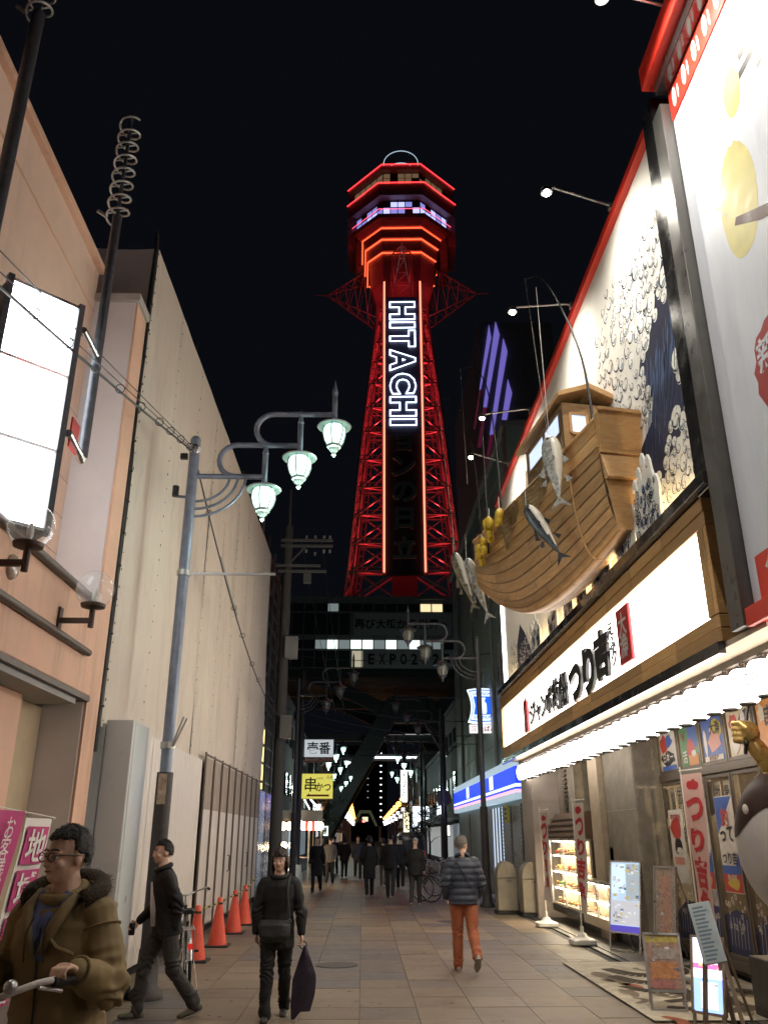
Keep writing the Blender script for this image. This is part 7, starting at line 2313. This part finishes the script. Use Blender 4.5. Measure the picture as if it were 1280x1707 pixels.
# ================================================================== BICYCLES
tyre_m = mat('tyre', (.015, .015, .015), .8, var=.2)
def bicycle(label, paint, basket=True, bar_white=False, group='bicycles'):
    """Stands at the origin pointing along +Y; ground contact z = 0."""
    t = thing('bicycle', label, 'bicycle', (0, 0, 0), group)
    for yy in (-.52, .54):
        c = Vector((0, yy, .33))
        ring = [c + Vector((0, .315 * math.cos(a), .315 * math.sin(a))) for a in [i * math.pi / 16 for i in range(33)]]
        w = MB().tube(ring, .018, 8, cap=False).build('tyre', tyre_m, t, smooth=True)
        MB().tube([c + (p - c) * .945 for p in ring], .011, 6, cap=False).build('rim', silver, w, smooth=True)
        MB().tube([c + Vector((-.04, 0, 0)), c + Vector((.04, 0, 0))], .022, 8).build('hub', silver, w)
        for k in range(16):
            a = k * math.pi / 8
            MB().tube([c + Vector((.02 * (-1) ** k, 0, 0)), c + Vector((0, .295 * math.cos(a), .295 * math.sin(a)))], .0016, 4).build('spoke', silver, w)
        MB().tube([c + Vector((0, .36 * math.cos(a), .36 * math.sin(a))) for a in [math.pi * (.05 + .09 * i) for i in range(11)]], .022, 6, flat=.5).build('mudguard', silver, t, smooth=True)
    bb, seat_, headt = Vector((0, -.08, .28)), Vector((0, -.25, .74)), Vector((0, .3, .82))
    fr = MB()
    fr.tube([bb, seat_], .018, 8); fr.tube([bb, headt - Vector((0, -.03, .16))], .02, 8); fr.tube([Vector((0, -.18, .52)), headt - Vector((0, -.01, .08))], .016, 8)
    for sx in (-1, 1):
        fr.tube([bb + Vector((.03 * sx, 0, 0)), Vector((.05 * sx, -.52, .33))], .011, 6)
        fr.tube([Vector((.02 * sx, -.22, .66)), Vector((.05 * sx, -.52, .33))], .009, 6)
    fr.tube([headt + Vector((0, -.015, .06)), headt - Vector((0, -.035, .18))], .022, 8)
    fr.build('frame', paint, t, smooth=True)
    fk = MB()
    for sx in (-1, 1):
        fk.tube([Vector((.03 * sx, .335, .64)), Vector((.05 * sx, .44, .48)), Vector((.05 * sx, .54, .33))], .012, 6)
    fk.build('fork', paint, t, smooth=True)
    MB().tube([seat_, seat_ + Vector((0, -.025, .09))], .013, 8).build('seat_post', silver, t)
    sd = MB(); eloft(sd, [seat_ + Vector((0, -.15, .105)), seat_ + Vector((0, -.08, .115)), seat_ + Vector((0, .03, .11)), seat_ + Vector((0, .12, .1))], XP, [.06, .1, .055, .018], [.025, .032, .025, .018], 12)
    sd.build('saddle', tyre_m, t, smooth=True)
    MB().tube([headt, headt + Vector((0, .0, .17))], .014, 8).build('stem', silver, t)
    hbm = clothwhite if bar_white else silver
    h0 = headt + Vector((0, 0, .17))
    hb_ = MB().tube(smooth_path([h0 + Vector((-.28, -.17, .06)), h0 + Vector((-.25, -.03, .07)), h0 + Vector((-.13, .06, .03)), h0, h0 + Vector((.13, .06, .03)), h0 + Vector((.25, -.03, .07)), h0 + Vector((.28, -.17, .06))], 5), .012, 8).build('handlebar', hbm, t, smooth=True)
    for sx in (-1, 1):
        MB().tube([h0 + Vector((.27 * sx, -.06, .065)), h0 + Vector((.282 * sx, -.18, .06))], .017, 8).build('grip', tyre_m, hb_)
        MB().tube([h0 + Vector((.25 * sx, .0, .055)), h0 + Vector((.27 * sx, -.12, .03))], .007, 6).build('brake_lever', silver, hb_)
    MB().ball(h0 + Vector((-.16, .05, .06)), (.028, .028, .024), 12, 8).build('bell', silver, hb_, smooth='all')
    MB().tube([Vector((-.012, -.08, .28)) + Vector((0, .085 * math.cos(a), .085 * math.sin(a))) for a in [i * math.pi / 10 for i in range(21)]], .008, 6, cap=False).build('chain_ring', silver, t)
    for s_, a in ((1, .6), (-1, .6 + math.pi)):
        e = bb + Vector((.07 * s_, .16 * math.cos(a), .16 * math.sin(a)))
        cr = MB().tube([bb + Vector((.05 * s_, 0, 0)), e], .009, 6).build('crank', silver, t)
        MB().box(e.x - .01 if s_ > 0 else e.x - .08, e.x + .08 if s_ > 0 else e.x + .01, e.y - .03, e.y + .03, e.z - .012, e.z + .012).build('pedal', tyre_m, cr)
    MB().tube([Vector((.06, -.5, .33)), Vector((.1, -.56, .02)), Vector((-.1, -.56, .02)), Vector((-.06, -.5, .33))], .008, 6).build('stand', silver, t)
    MB().box(-.03, .03, -.9, -.88, .5, .56).build('reflector', glow('reflector_red', (.7, .03, .02), .25), t)
    rk = MB()
    for sx in (-1, 1):
        rk.tube([(.06 * sx, -.3, .69), (.06 * sx, -.78, .69)], .007, 6); rk.tube([(.06 * sx, -.7, .69), (.05 * sx, -.52, .34)], .006, 6)
    for q in range(4): rk.tube([(-.06, -.36 - q * .13, .69), (.06, -.36 - q * .13, .69)], .006, 6)
    rk.build('rear_rack', silver, t)
    if basket:
        bk_ = MB()
        for q in range(6):
            z = .78 + q * .045; e = .12 + .01 * q
            bk_.tube([(-e, .42, z), (e, .42, z), (e, .68 + .01 * q, z), (-e, .68 + .01 * q, z), (-e, .42, z)], .003, 4)
        for q in range(9):
            x = -.12 + q * .03
            bk_.tube([(x, .68, .78), (x * 1.35, .73, 1.0)], .003, 4); bk_.tube([(x, .42, .78), (x * 1.35, .42, 1.0)], .003, 4)
        o_ = bk_.build('basket', steel_d, t); o_['kind'] = 'stuff'
    return t
pt_k = mat('bike_black', (.02, .02, .022), .35, var=.1)
pt_s = mat('bike_silver', (.35, .35, .36), .35, metal=.5, var=.1)
bA = bicycle('parked bicycle with silver handlebar behind the man with drink can', pt_k, False)
bA.location = (-2.12, 11.45, 0); bA.rotation_euler = (0, R(-4), R(14))
bB = bicycle('white barred bicycle ridden by the cyclist in olive parka', pt_s, False, True)
fdir = Vector((-.3, -.954, 0))
bB.location = Vector((-1.34, 4.25, 0)) + fdir * .2; bB.rotation_euler = (0, 0, CYH); bB.scale = (1, 1, 1.1)
for k, (x, y, a, lab) in enumerate(((2.35, 24.6, 60, 'nearer parked bicycle behind the man in rust trousers'), (2.2, 25.3, 75, 'second parked bicycle beside the bins, farther back'), (2.7, 27.2, 80, 'third parked bicycle farther along the right kerb'))):
    b_ = bicycle(lab, pt_k if k else pt_s, k != 1)
    b_.location = (x, y, 0); b_.rotation_euler = (0, R(3), R(a))

# ================================================================== LITTER BINS
binm = mat('bin_beige', (.3, .265, .205), .55, var=.12, scale=5, dirt=.25)
for k, (x, y, lab) in enumerate(((3.38, 21.35, 'left beige street bin with rounded top, half behind the man'), (3.86, 20.75, 'right beige street bin with rounded top by the corner pillar'))):
    t = thing('litter_bin', lab, 'bin', (x, y, 0), 'beige street bins')
    pts = [(-.23, .08), (.23, .08), (.235, .8)] + [(.235 * math.cos(a), .8 + .34 * math.sin(a)) for a in [i * math.pi / 12 for i in range(1, 12)]] + [(-.235, .8)]
    MB().prism(pts, (x, y + .25, 0), XP, ZP, .5).build('body', binm, t, bev=.02)
    MB().box(x - .26, x + .26, y - .28, y + .28, 0, .075).build('plinth', dkpole, t)
    MB().prism([(-.02, .79), (.2, .79), (.21, .9), (.17, 1.03), (.08, 1.1), (-.02, 1.1)], (x, y - .251, 0), XP, ZP, .012).build('flap', mat('bin_flap', (.33, .29, .225), .5, var=.1), t, bev=.006)
    MB().box(x - .02, x + .1, y - .263, y - .251, .7, .74).build('slot_label', steel_d, t)
    bar('seam', (x - .23, y - .254, .775), (x + .23, y - .254, .775), .01, MATS['dark_block'], t)

# ================================================================== TALL SHOP FLAGS
flagw = mat('flag_white', (.62, .56, .52), .8, var=.05)
flagr = mat('flag_red', (.5, .03, .04), .75, var=.1)
flagp = mat('flag_pink', (.66, .42, .38), .8, var=.05)
def nobori(x, y, h, w, ang, label, seed, base=True, back=flagw, chars='つり吉魚'):
    rn = random.Random(seed)
    t = thing('shop_flag', label, 'flag', (x, y, 0), 'tall narrow flags on white bases')
    u = Vector((math.cos(ang), math.sin(ang), 0))
    n = Vector((-u.y, u.x, 0))
    if n.x > 0: n = -n
    MB().tube([(x, y, .1), (x, y, h + .05)], .011, 8).build('pole', clothwhite, t)
    MB().tube([Vector((x, y, h)) - u * .03, Vector((x, y, h)) + u * (w + .04)], .009, 8).build('cross_pole', clothwhite, t)
    MB().ball(Vector((x, y, h)) + u * (w + .04), .016, 8, 6).build('cross_pole_cap', clothwhite, t)
    hc_ = h - .55
    def fp(a, b, e=0.0):
        wv = .035 * math.sin(a * 3 + b * 6 + seed) * (1 - b) + .05 * (1 - b) * a
        return Vector((x, y, 0)) + u * (.02 + w * a * (1 - .06 * (1 - b))) + n * (wv + e) + Vector((0, 0, .5 + (hc_) * b - .04 * a * (1 - b)))
    cl2 = MB().grid(lambda a, b: fp(a, b), 8, 24).build('cloth', back, t, smooth='all')
    blobp = [(.5 + .3 * math.cos(q * .45), .93 + .035 * math.sin(q * .45) * rn.uniform(.7, 1.2)) for q in range(14)]
    m = MB(); m.add([fp(a, b, .004) for a, b in blobp], [tuple(range(14))]); m.build('brush_mark', flagr, cl2)
    for k, ch in enumerate(chars):
        me = text_mesh(ch, .045)
        xs = [p.co.x for p in me.vertices]; ys = [p.co.y for p in me.vertices]
        x0_, x1_, y0_, y1_ = min(xs), max(xs), min(ys), max(ys)
        wd, bc_, hh = rn.uniform(.62, .9), .78 - k * (.76 / len(chars)), .7 / len(chars) * rn.uniform(.8, 1.1)
        for p in me.vertices:
            a = .5 + ((p.co.x - x0_) / (x1_ - x0_) - .5) * wd
            b = bc_ + ((p.co.y - y0_) / (y1_ - y0_) - .5) * hh
            p.co = fp(a, b, .006) - t.location
        me.materials.clear(); me.materials.append(flagr)
        o_ = bpy.data.objects.new('brush_character', me); COL.objects.link(o_); o_.parent = cl2
    if base:
        MB().lathe([(.06, .18), (.09, .13), (.16, .1), (.2, .09)], (x, y, 0), 20).build('water_base_top', clothwhite, t, smooth=True)
        MB().box(x - .2, x + .2, y - .2, y + .2, .012, .092).build('water_base', clothwhite, t, bev=.02)
        MB().lathe([(.03, .18), (.03, .28)], (x, y, 0), 12).build('socket', clothwhite, t)
nobori(3.68, 18.3, 2.2, .42, -1.42, 'farthest white flag with red marks on a square white base', 2)
nobori(3.68, 15.4, 2.28, .42, -1.36, 'middle white flag with red brush marks before the display case', 5)
nobori(4.2, 11.4, 2.5, .45, -1.36, 'nearest tall pale pink flag with bold red marks before doors', 9, base=True, back=flagp)

# ================================================================== DISPLAY CASES WITH FOOD SAMPLES
case_l = glow('case_light', (1, .86, .62), 26)
cream_c = mat('case_cream', (.55, .46, .34), .5, var=.08)
dc = thing('display_case', 'tall glass food display case with lit shelves under brown hood', 'display case', (4.45, 18.4, .2))
MB().box(4.15, 4.4, 17.2, 19.8, .2, .34).build('base', MATS['step_black'], dc)
MB().box(4.38, 4.42, 17.2, 19.8, .34, 1.62).build('back', cream_c, dc)
for y in (17.2, 18.5, 19.78):
    bar('case_post', (4.16, y, .34), (4.16, y, 1.64), .035, silver, dc)
for z in (.36, .68, 1.0, 1.32):
    MB().box(4.17, 4.38, 17.23, 19.77, z, z + .014).build('shelf', cream_c, dc)
MB().box(4.15, 4.42, 17.18, 19.8, 1.6, 1.64).build('case_top', silver, dc)
for z in (.66, .98, 1.30, 1.59):
    MB().box(4.2, 4.24, 17.3, 19.7, z - .012, z).build('shelf_light', case_l, dc)
MB().box(4.15, 4.156, 17.24, 19.76, .36, 1.6).build('front_glass', case_g, dc)
hood_ = MB().prism([(-.16, 1.65), (.3, 1.65), (.3, 2.15), (.16, 2.15)], (4.2, 19.95, 0), XP, ZP, 2.75).build('hood', mat('hood_brown', (.12, .07, .04), .6, var=.2, scale=8), dc)
for k in range(4):
    bar('hood_batten', (4.04 + k * .07, 17.19, 1.7 + k * .11), (4.04 + k * .07, 19.96, 1.7 + k * .11), .03, frame_br, dc)
dc2 = thing('display_case', 'low glass food display case lit warm red beside the menu board', 'display case', (4.4, 16.1, .2))
MB().box(4.15, 4.7, 15.15, 17.1, .2, .36).build('base', cream_c, dc2)
for y in (15.17, 16.1, 17.08):
    bar('case_post', (4.17, y, .36), (4.17, y, .92), .04, silver, dc2)
MB().box(4.15, 4.7, 15.13, 17.12, .9, .94).build('case_top', silver, dc2)
MB().box(4.15, 4.7, 15.15, 17.1, .62, .635).build('shelf', cream_c, dc2)
MB().box(4.66, 4.7, 15.17, 17.08, .36, .9).build('back', cream_c, dc2)
MB().box(4.2, 4.24, 15.3, 17.0, .88, .898).build('shelf_light', case_l, dc2)
MB().box(4.2, 4.24, 15.3, 17.0, .6, .615).build('shelf_light', case_l, dc2)
MB().box(4.15, 4.156, 15.19, 17.06, .37, .9).build('front_glass', case_g, dc2)
MB().box(4.16, 4.7, 15.14, 15.146, .37, .9).build('side_glass', case_g, dc2)
foods = [mat('food_red', (.5, .06, .04), .4, var=.3, scale=30), mat('food_orange', (.6, .25, .06), .4, var=.3, scale=30), mat('food_gold', (.58, .42, .14), .4, var=.3, scale=30), mat('food_green', (.15, .28, .08), .5, var=.3, scale=30), mat('food_cream', (.62, .52, .36), .5, var=.2, scale=30), mat('food_brown', (.2, .09, .03), .5, var=.3, scale=30)]
plate_m = mat('plate_dark', (.1, .05, .04), .3, var=.2)
rfo = random.Random(44)
def food(x, y, z, lab):
    t = thing('food_sample', lab, 'food sample', (x, y, z), 'food samples in the display cases')
    r = rfo.uniform(.08, .11)
    MB().lathe([(r * .6, 0), (r, .02), (r * .95, .022)], (x, y, z), 14).build('plate', plate_m if rfo.random() < .5 else clothwhite, t, smooth=True)
    for q in range(rfo.randint(5, 8)):
        a, d = rfo.uniform(0, 6.28), rfo.uniform(0, .65) * r
        MB().ball((x + d * math.cos(a), y + d * math.sin(a), z + .035 + rfo.uniform(0, .05)), (rfo.uniform(.02, .04), rfo.uniform(.02, .05), rfo.uniform(.014, .035)), 8, 6).build('morsel', rfo.choice(foods), t, smooth='all')
ords = ['first', 'second', 'third', 'fourth', 'fifth', 'sixth', 'seventh', 'eighth']
for si, z in enumerate((.375, .695, 1.015, 1.335)):
    for k in range(7):
        food(4.28, 17.42 + k * .36, z, 'plastic food sample, %s from the near end on the %s shelf of tall case' % (ords[k], ['lowest', 'second', 'third', 'top'][si]))
for si, z in enumerate((.365, .637)):
    for k in range(5):
        food(4.36, 15.4 + k * .36, z, 'plastic food sample, %s from the near end on the %s shelf of low case' % (ords[k], ['lower', 'upper'][si]))
st = thing('counter_standee', 'purple notice with tan card standing on the low display case', 'notice', (4.45, 16.4, .94))
MB().box(4.42, 4.45, 15.7, 16.5, .94, 1.5).build('purple_board', mat('board_purple', (.09, .07, .2), .6, var=.2), st)
MB().box(4.4, 4.417, 15.8, 16.3, 1.0, 1.28).build('tan_card', cream_c, st)
for q in range(3):
    MB().box(4.395, 4.399, 15.88 + q * .13, 15.95 + q * .13, 1.05, 1.22).build('card_lettering', ink, st)

# ================================================================== STANDING MENU BOARDS
def board_stand(label, o, ang, w, h, lean, faces, frame_m=silver, glow_e=0.0, legs=.3, name='menu_stand', seed=0, rows=0, roll=0.0):
    """o = ground point under the board's middle; ang = heading of the face's right-hand edge."""
    o = Vector(o)
    u = Vector((math.cos(ang), math.sin(ang), 0))
    n0 = u.cross(ZP)                       # out of the face
    v = (ZP * math.cos(lean) - n0 * math.sin(lean)).normalized()
    if roll:
        u, v = (u * math.cos(roll) + v * math.sin(roll)), (v * math.cos(roll) - u * math.sin(roll))
    n = u.cross(v)
    t = thing(name, label, 'menu board', tuple(o), 'standing menu boards before the restaurant')
    c = o + v * (legs + h / 2)
    m = MB(); m.obox(c - n * .012, u * (w / 2 + .02), v * (h / 2 + .02), n * .012); m.build('panel', steel_d, t)
    for a_, b_, hu, hv in ((0, 1, w / 2 + .02, .012), (0, -1, w / 2 + .02, .012), (1, 0, .012, h / 2 + .02), (-1, 0, .012, h / 2 + .02)):
        m = MB(); m.obox(c + u * (a_ * (w / 2 + .01)) + v * (b_ * (h / 2 + .01)) + n * .006, u * hu, v * hv, n * .012); m.build('frame_bar', frame_m, t)
    rr = random.Random(seed)
    def patch(x0, x1, y0, y1, col, e, d):
        key = 'menu_%s_%.2f' % ('_'.join('%02d' % int(q * 99) for q in col), e)
        mm = glow(key, col, e) if e > 0 else mat(key, col, .3, var=.2, scale=25)
        MB().add([c + u * (x * w / 2) + v * (y * h / 2) + n * d for x, y in rect(x0, x1, y0, y1)], [(0, 1, 2, 3)]).build('print', mm, t)
    d = .002
    for (x0, x1, y0, y1, col) in faces:
        patch(x0, x1, y0, y1, col, glow_e, d)
        d += .0012
    for q in range(rows):
        x, y = rr.uniform(-.85, .75), rr.uniform(-.75, .9)
        wq, hq = rr.uniform(.08, .3), rr.uniform(.02, .09)
        patch(x, min(.95, x + wq), y, min(.97, y + hq), rr.choice([(.5, .55, .6), (.15, .2, .3), (.55, .45, .2), (.35, .3, .3), (.7, .75, .8)]), glow_e * .7, d)
        d += .0002
    for sx in (-1, 1):
        bar('leg', o + u * sx * w / 2, o + u * sx * w / 2 + v * (legs + .01), .024, frame_m, t)
        bar('rear_leg', o + u * sx * w / 2 - n0 * (.55 if h > .6 else .35), c + u * sx * w / 2 + v * h * .46 - n * .02, .02, frame_m, t)
    bar('foot_bar', o + u * (-w / 2) + ZP * .02, o + u * (w / 2) + ZP * .02, .022, frame_m, t)
    return t
board_stand('blue white backlit menu board crowded with dish pictures', (4.08, 14.35, .012), math.atan2(-.62, .42), .58, 1.02, .16,
            [(-1, 1, -1, 1, (.42, .55, .72)), (-.95, -.05, .1, .95, (.55, .7, .85)), (.05, .95, -.1, .95, (.3, .36, .4)), (-.95, .95, -.8, -.12, (.45, .46, .5)), (-1, 1, -1, -.82, (.08, .06, .4))], glow_e=.55, legs=.28, seed=3, rows=70)
board_stand('narrow silver framed stand sheathed in clear plastic', (4.34, 13.25, .012), math.atan2(-.9, .25), .5, 1.0, .12, [(-1, 1, -1, 1, (.4, .33, .28)), (-.5, .6, -.8, .8, (.5, .3, .24))], legs=.25, seed=4, rows=8)
board_stand('photo menu of grilled seafood in a plastic sleeve on wire stand', (3.16, 9.7, .012), math.atan2(-.25, .95), .34, .52, .3, [(-1, 1, -1, 1, (.42, .28, .22)), (-1, 1, .72, 1, (.5, .42, .12)), (-.8, .7, -.6, .0, (.55, .26, .12)), (-.6, .9, .1, .5, (.4, .36, .33)), (-.9, .5, -.95, -.65, (.45, .2, .18))], legs=.2, seed=5, rows=10)
board_stand('bright leaning backlit poster board with red band, nearest the camera', (3.2, 8.75, .012), math.atan2(-.6, .5), .3, .62, .2, [(-1, 1, -1, 1, (.75, .75, .95)), (-1, 1, .15, .3, (.8, .1, .25)), (-1, 1, -1, -.1, (.2, .3, .85)), (-.5, .6, -.9, -.2, (.8, .82, .95))], glow_e=1.4, legs=.16, seed=6, rows=6, frame_m=mat('easel_wood', (.3, .24, .17), .6, var=.15))
tm = thing('menu_tablet', 'pale blue price list board clipped askew on top of wooden easel', 'menu board', (3.22, 8.55, .6))
uu = Vector((.8, -.35, .18)).normalized(); vv = (ZP * .8 + Vector((.28, .3, 0))).normalized(); vv = (vv - uu * vv.dot(uu)).normalized(); nn_ = uu.cross(vv)
cT = Vector((3.13, 8.33, .88))
m = MB(); m.obox(cT, uu * .1, vv * .27, nn_ * .012); m.build('panel', mat('tablet_pale', (.35, .42, .45), .3, var=.1), tm, bev=.008)
for q in range(14):
    y_ = -.9 + q * .13
    MB().add([cT + uu * (x * .1) + vv * (y * .27) + nn_ * .0135 for x, y in rect(-.7, .2 + .4 * ((q * 7) % 5) / 5, y_, y_ + .06)], [(0, 1, 2, 3)]).build('price_line', mat('tablet_ink', (.1, .17, .22), .5), tm)
for q, (a, b_) in enumerate((((3.42, 8.45, .01), (3.24, 8.5, 1.08)), ((3.1, 8.6, .01), (3.2, 8.5, 1.05)), ((3.5, 8.9, .01), (3.24, 8.55, 1.05)))):
    bar('easel_leg', a, b_, .035, MATS['easel_wood'], tm)

# printed floor mat
mt = thing('floor_mat', 'printed entrance mat with brown brush strokes and red marks on cream', 'mat', (3.75, 11.3, 0))
mat_c = mat('mat_cream', (.5, .45, .36), .85, var=.25, scale=5, bump=.2, dirt=.4)
MB().box(2.85, 4.74, 9.25, 13.25, .014, .024).build('sheet', mat_c, mt, bev=.003)
mb_br = mat('mat_brown', (.05, .035, .022), .85, var=.3, scale=9)
mb_rd = mat('mat_red', (.34, .1, .05), .85, var=.3, scale=7)
mb_tn = mat('mat_tan', (.2, .16, .115), .85, var=.35, scale=6)
rmt = random.Random(12)
def stroke(pts, w0, z, mm):
    P = smooth_path([(a, b, z) for a, b in pts], 6)
    m = MB(); n = len(P)
    for i in range(n - 1):
        d = (P[i + 1] - P[i]).normalized(); s2 = Vector((-d.y, d.x, 0))
        wa = w0 * (math.sin(math.pi * (.12 + .82 * i / n)) ** .6); wb2 = w0 * (math.sin(math.pi * (.12 + .82 * (i + 1) / n)) ** .6)
        m.add([P[i] - s2 * wa, P[i] + s2 * wa, P[i + 1] + s2 * wb2, P[i + 1] - s2 * wb2], [(0, 3, 2, 1)])
    m.build('brush_stroke', mm, mt)
for k, (pts, w) in enumerate((([(3.3, 12.6), (3.5, 12.1), (3.9, 12.0), (4.2, 12.4), (4.3, 12.9)], .12), ([(3.2, 12.0), (3.4, 11.5), (3.9, 11.4), (4.3, 11.7)], .1), ([(4.5, 12.9), (4.55, 12.2), (4.45, 11.4)], .09),
                              ([(3.1, 11.2), (3.4, 10.8), (3.8, 10.9), (3.7, 10.4), (3.3, 10.2)], .09), ([(4.0, 11.0), (4.4, 10.8), (4.6, 10.3)], .08), ([(3.2, 9.9), (3.7, 9.7), (4.3, 9.9)], .08), ([(4.1, 10.5), (4.0, 10.0), (4.4, 9.6)], .07))):
    stroke(pts, w * 1.45, .0262 + k * .0003, mb_br)
for k in range(5):
    x, y = rmt.uniform(2.95, 3.3), rmt.uniform(9.4, 13)
    stroke([(x, y), (x + .1, y - .2), (x + .05, y - .5)], rmt.uniform(.05, .1), .0255, mb_rd if k % 2 else mb_tn)
for k in range(16):
    x, y = rmt.uniform(3.0, 4.5), rmt.uniform(9.6, 12.8)
    stroke([(x, y), (x + rmt.uniform(-.2, .2), y - .15), (x + rmt.uniform(-.2, .2), y - .35)], rmt.uniform(.04, .1), .0248, mb_tn)

# ================================================================== STATUE BY THE DOORS
gold = mat('statue_gold', (.55, .38, .13), .3, metal=.65, var=.2, scale=8)
sg = thing('round_statue', 'large round brown and white statue with raised golden fist holding a rod', 'statue', (4.36, 9.05, 0))
MB().box(3.98, 4.78, 8.6, 9.55, .014, .55).build('plinth', MATS['step_black'], sg, bev=.015)
C_ = Vector((4.42, 9.05, 1.62))
def statue_shell(sel, grow, name, mm):
    m = MB(); n, k = 110, 72
    def fn(a, b):
        th, ph = 2 * math.pi * a, -math.pi / 2 + math.pi * b
        r = 1 + grow
        return C_ + Vector((.56 * r * math.cos(ph) * math.cos(th), .52 * r * math.cos(ph) * math.sin(th), .74 * r * math.sin(ph)))
    m.grid(fn, n, k)
    fs_ = []
    for f in m.f:
        c = sum((Vector(m.v[i]) for i in f), Vector()) / 4 - C_
        th = math.atan2(c.y, c.x)
        if sel(c, th): fs_.append(f)
    used = sorted({i for f in fs_ for i in f}); ix = {o_: n_ for n_, o_ in enumerate(used)}
    m.v = [m.v[i] for i in used]; m.f = [tuple(ix[i] for i in f) for f in fs_]; m.mi = [0] * len(fs_)
    m.build(name, mm, sg, smooth='all')
statue_shell(lambda c, th: True, 0, 'belly', mat('statue_white', (.55, .53, .53), .55, var=.08))
def coat_pt(a, b):
    th = 2 * math.pi * a
    lo = .28 + .2 * math.cos(th * 3 + .6)
    ph = lo + (math.pi / 2 - lo) * b
    return C_ + Vector((.568 * math.cos(ph) * math.cos(th), .528 * math.cos(ph) * math.sin(th), .75 * math.sin(ph)))
MB().grid(coat_pt, 72, 20).build('brown_coat', mat('statue_brown', (.035, .016, .012), .5, spec=.2, var=.15), sg, smooth='all')
for k in range(2):
    a = 3.5 + k * .7
    MB().ball(C_ + Vector((.57 * math.cos(a), .53 * math.sin(a), .33)), (.03, .03, .05), 10, 6).build('coat_button', clothwhite if k == 0 else flagr, sg, smooth='all')
am = MB()
chain(am, [(4.5, 9.05, 2.1), (4.36, 9.02, 2.3), (4.2, 8.98, 2.5), (4.12, 8.98, 2.62)], [.15, .13, .1, .09])
am.ball((4.08, 8.98, 2.72), (.13, .12, .13), 14, 10)
for q in range(4):
    z = 2.64 + q * .055
    am.tube([(4.1, 9.08, z), (3.97, 9.06, z + .01), (3.94, 8.97, z + .01), (4.0, 8.9, z)], .033, 8)
am.tube([(4.1, 8.88, 2.66), (4.02, 8.86, 2.76), (3.98, 8.92, 2.83)], [.04, .038, .03], 8)
me = remeshed(am, .012, 4); me.materials.append(gold)
for v in me.vertices: v.co = v.co - sg.location
o = bpy.data.objects.new('golden_fist', me); COL.objects.link(o); o.parent = sg
MB().tube([(4.02, 8.96, 2.5), (4.1, 8.98, 2.9), (4.28, 9.02, 3.38)], [.02, .018, .012], 8).build('rod', dkpole, sg, smooth=True)
MB().ball((4.0, 8.86, 2.6), .03, 10, 8).build('dark_knob', dkpole, sg, smooth='all')
MB().ball((4.3, 9.0, 2.28), (.11, .1, .1), 12, 8).build('cuff', gold, sg, smooth='all')

bpy.data.scenes.remove(_WS)
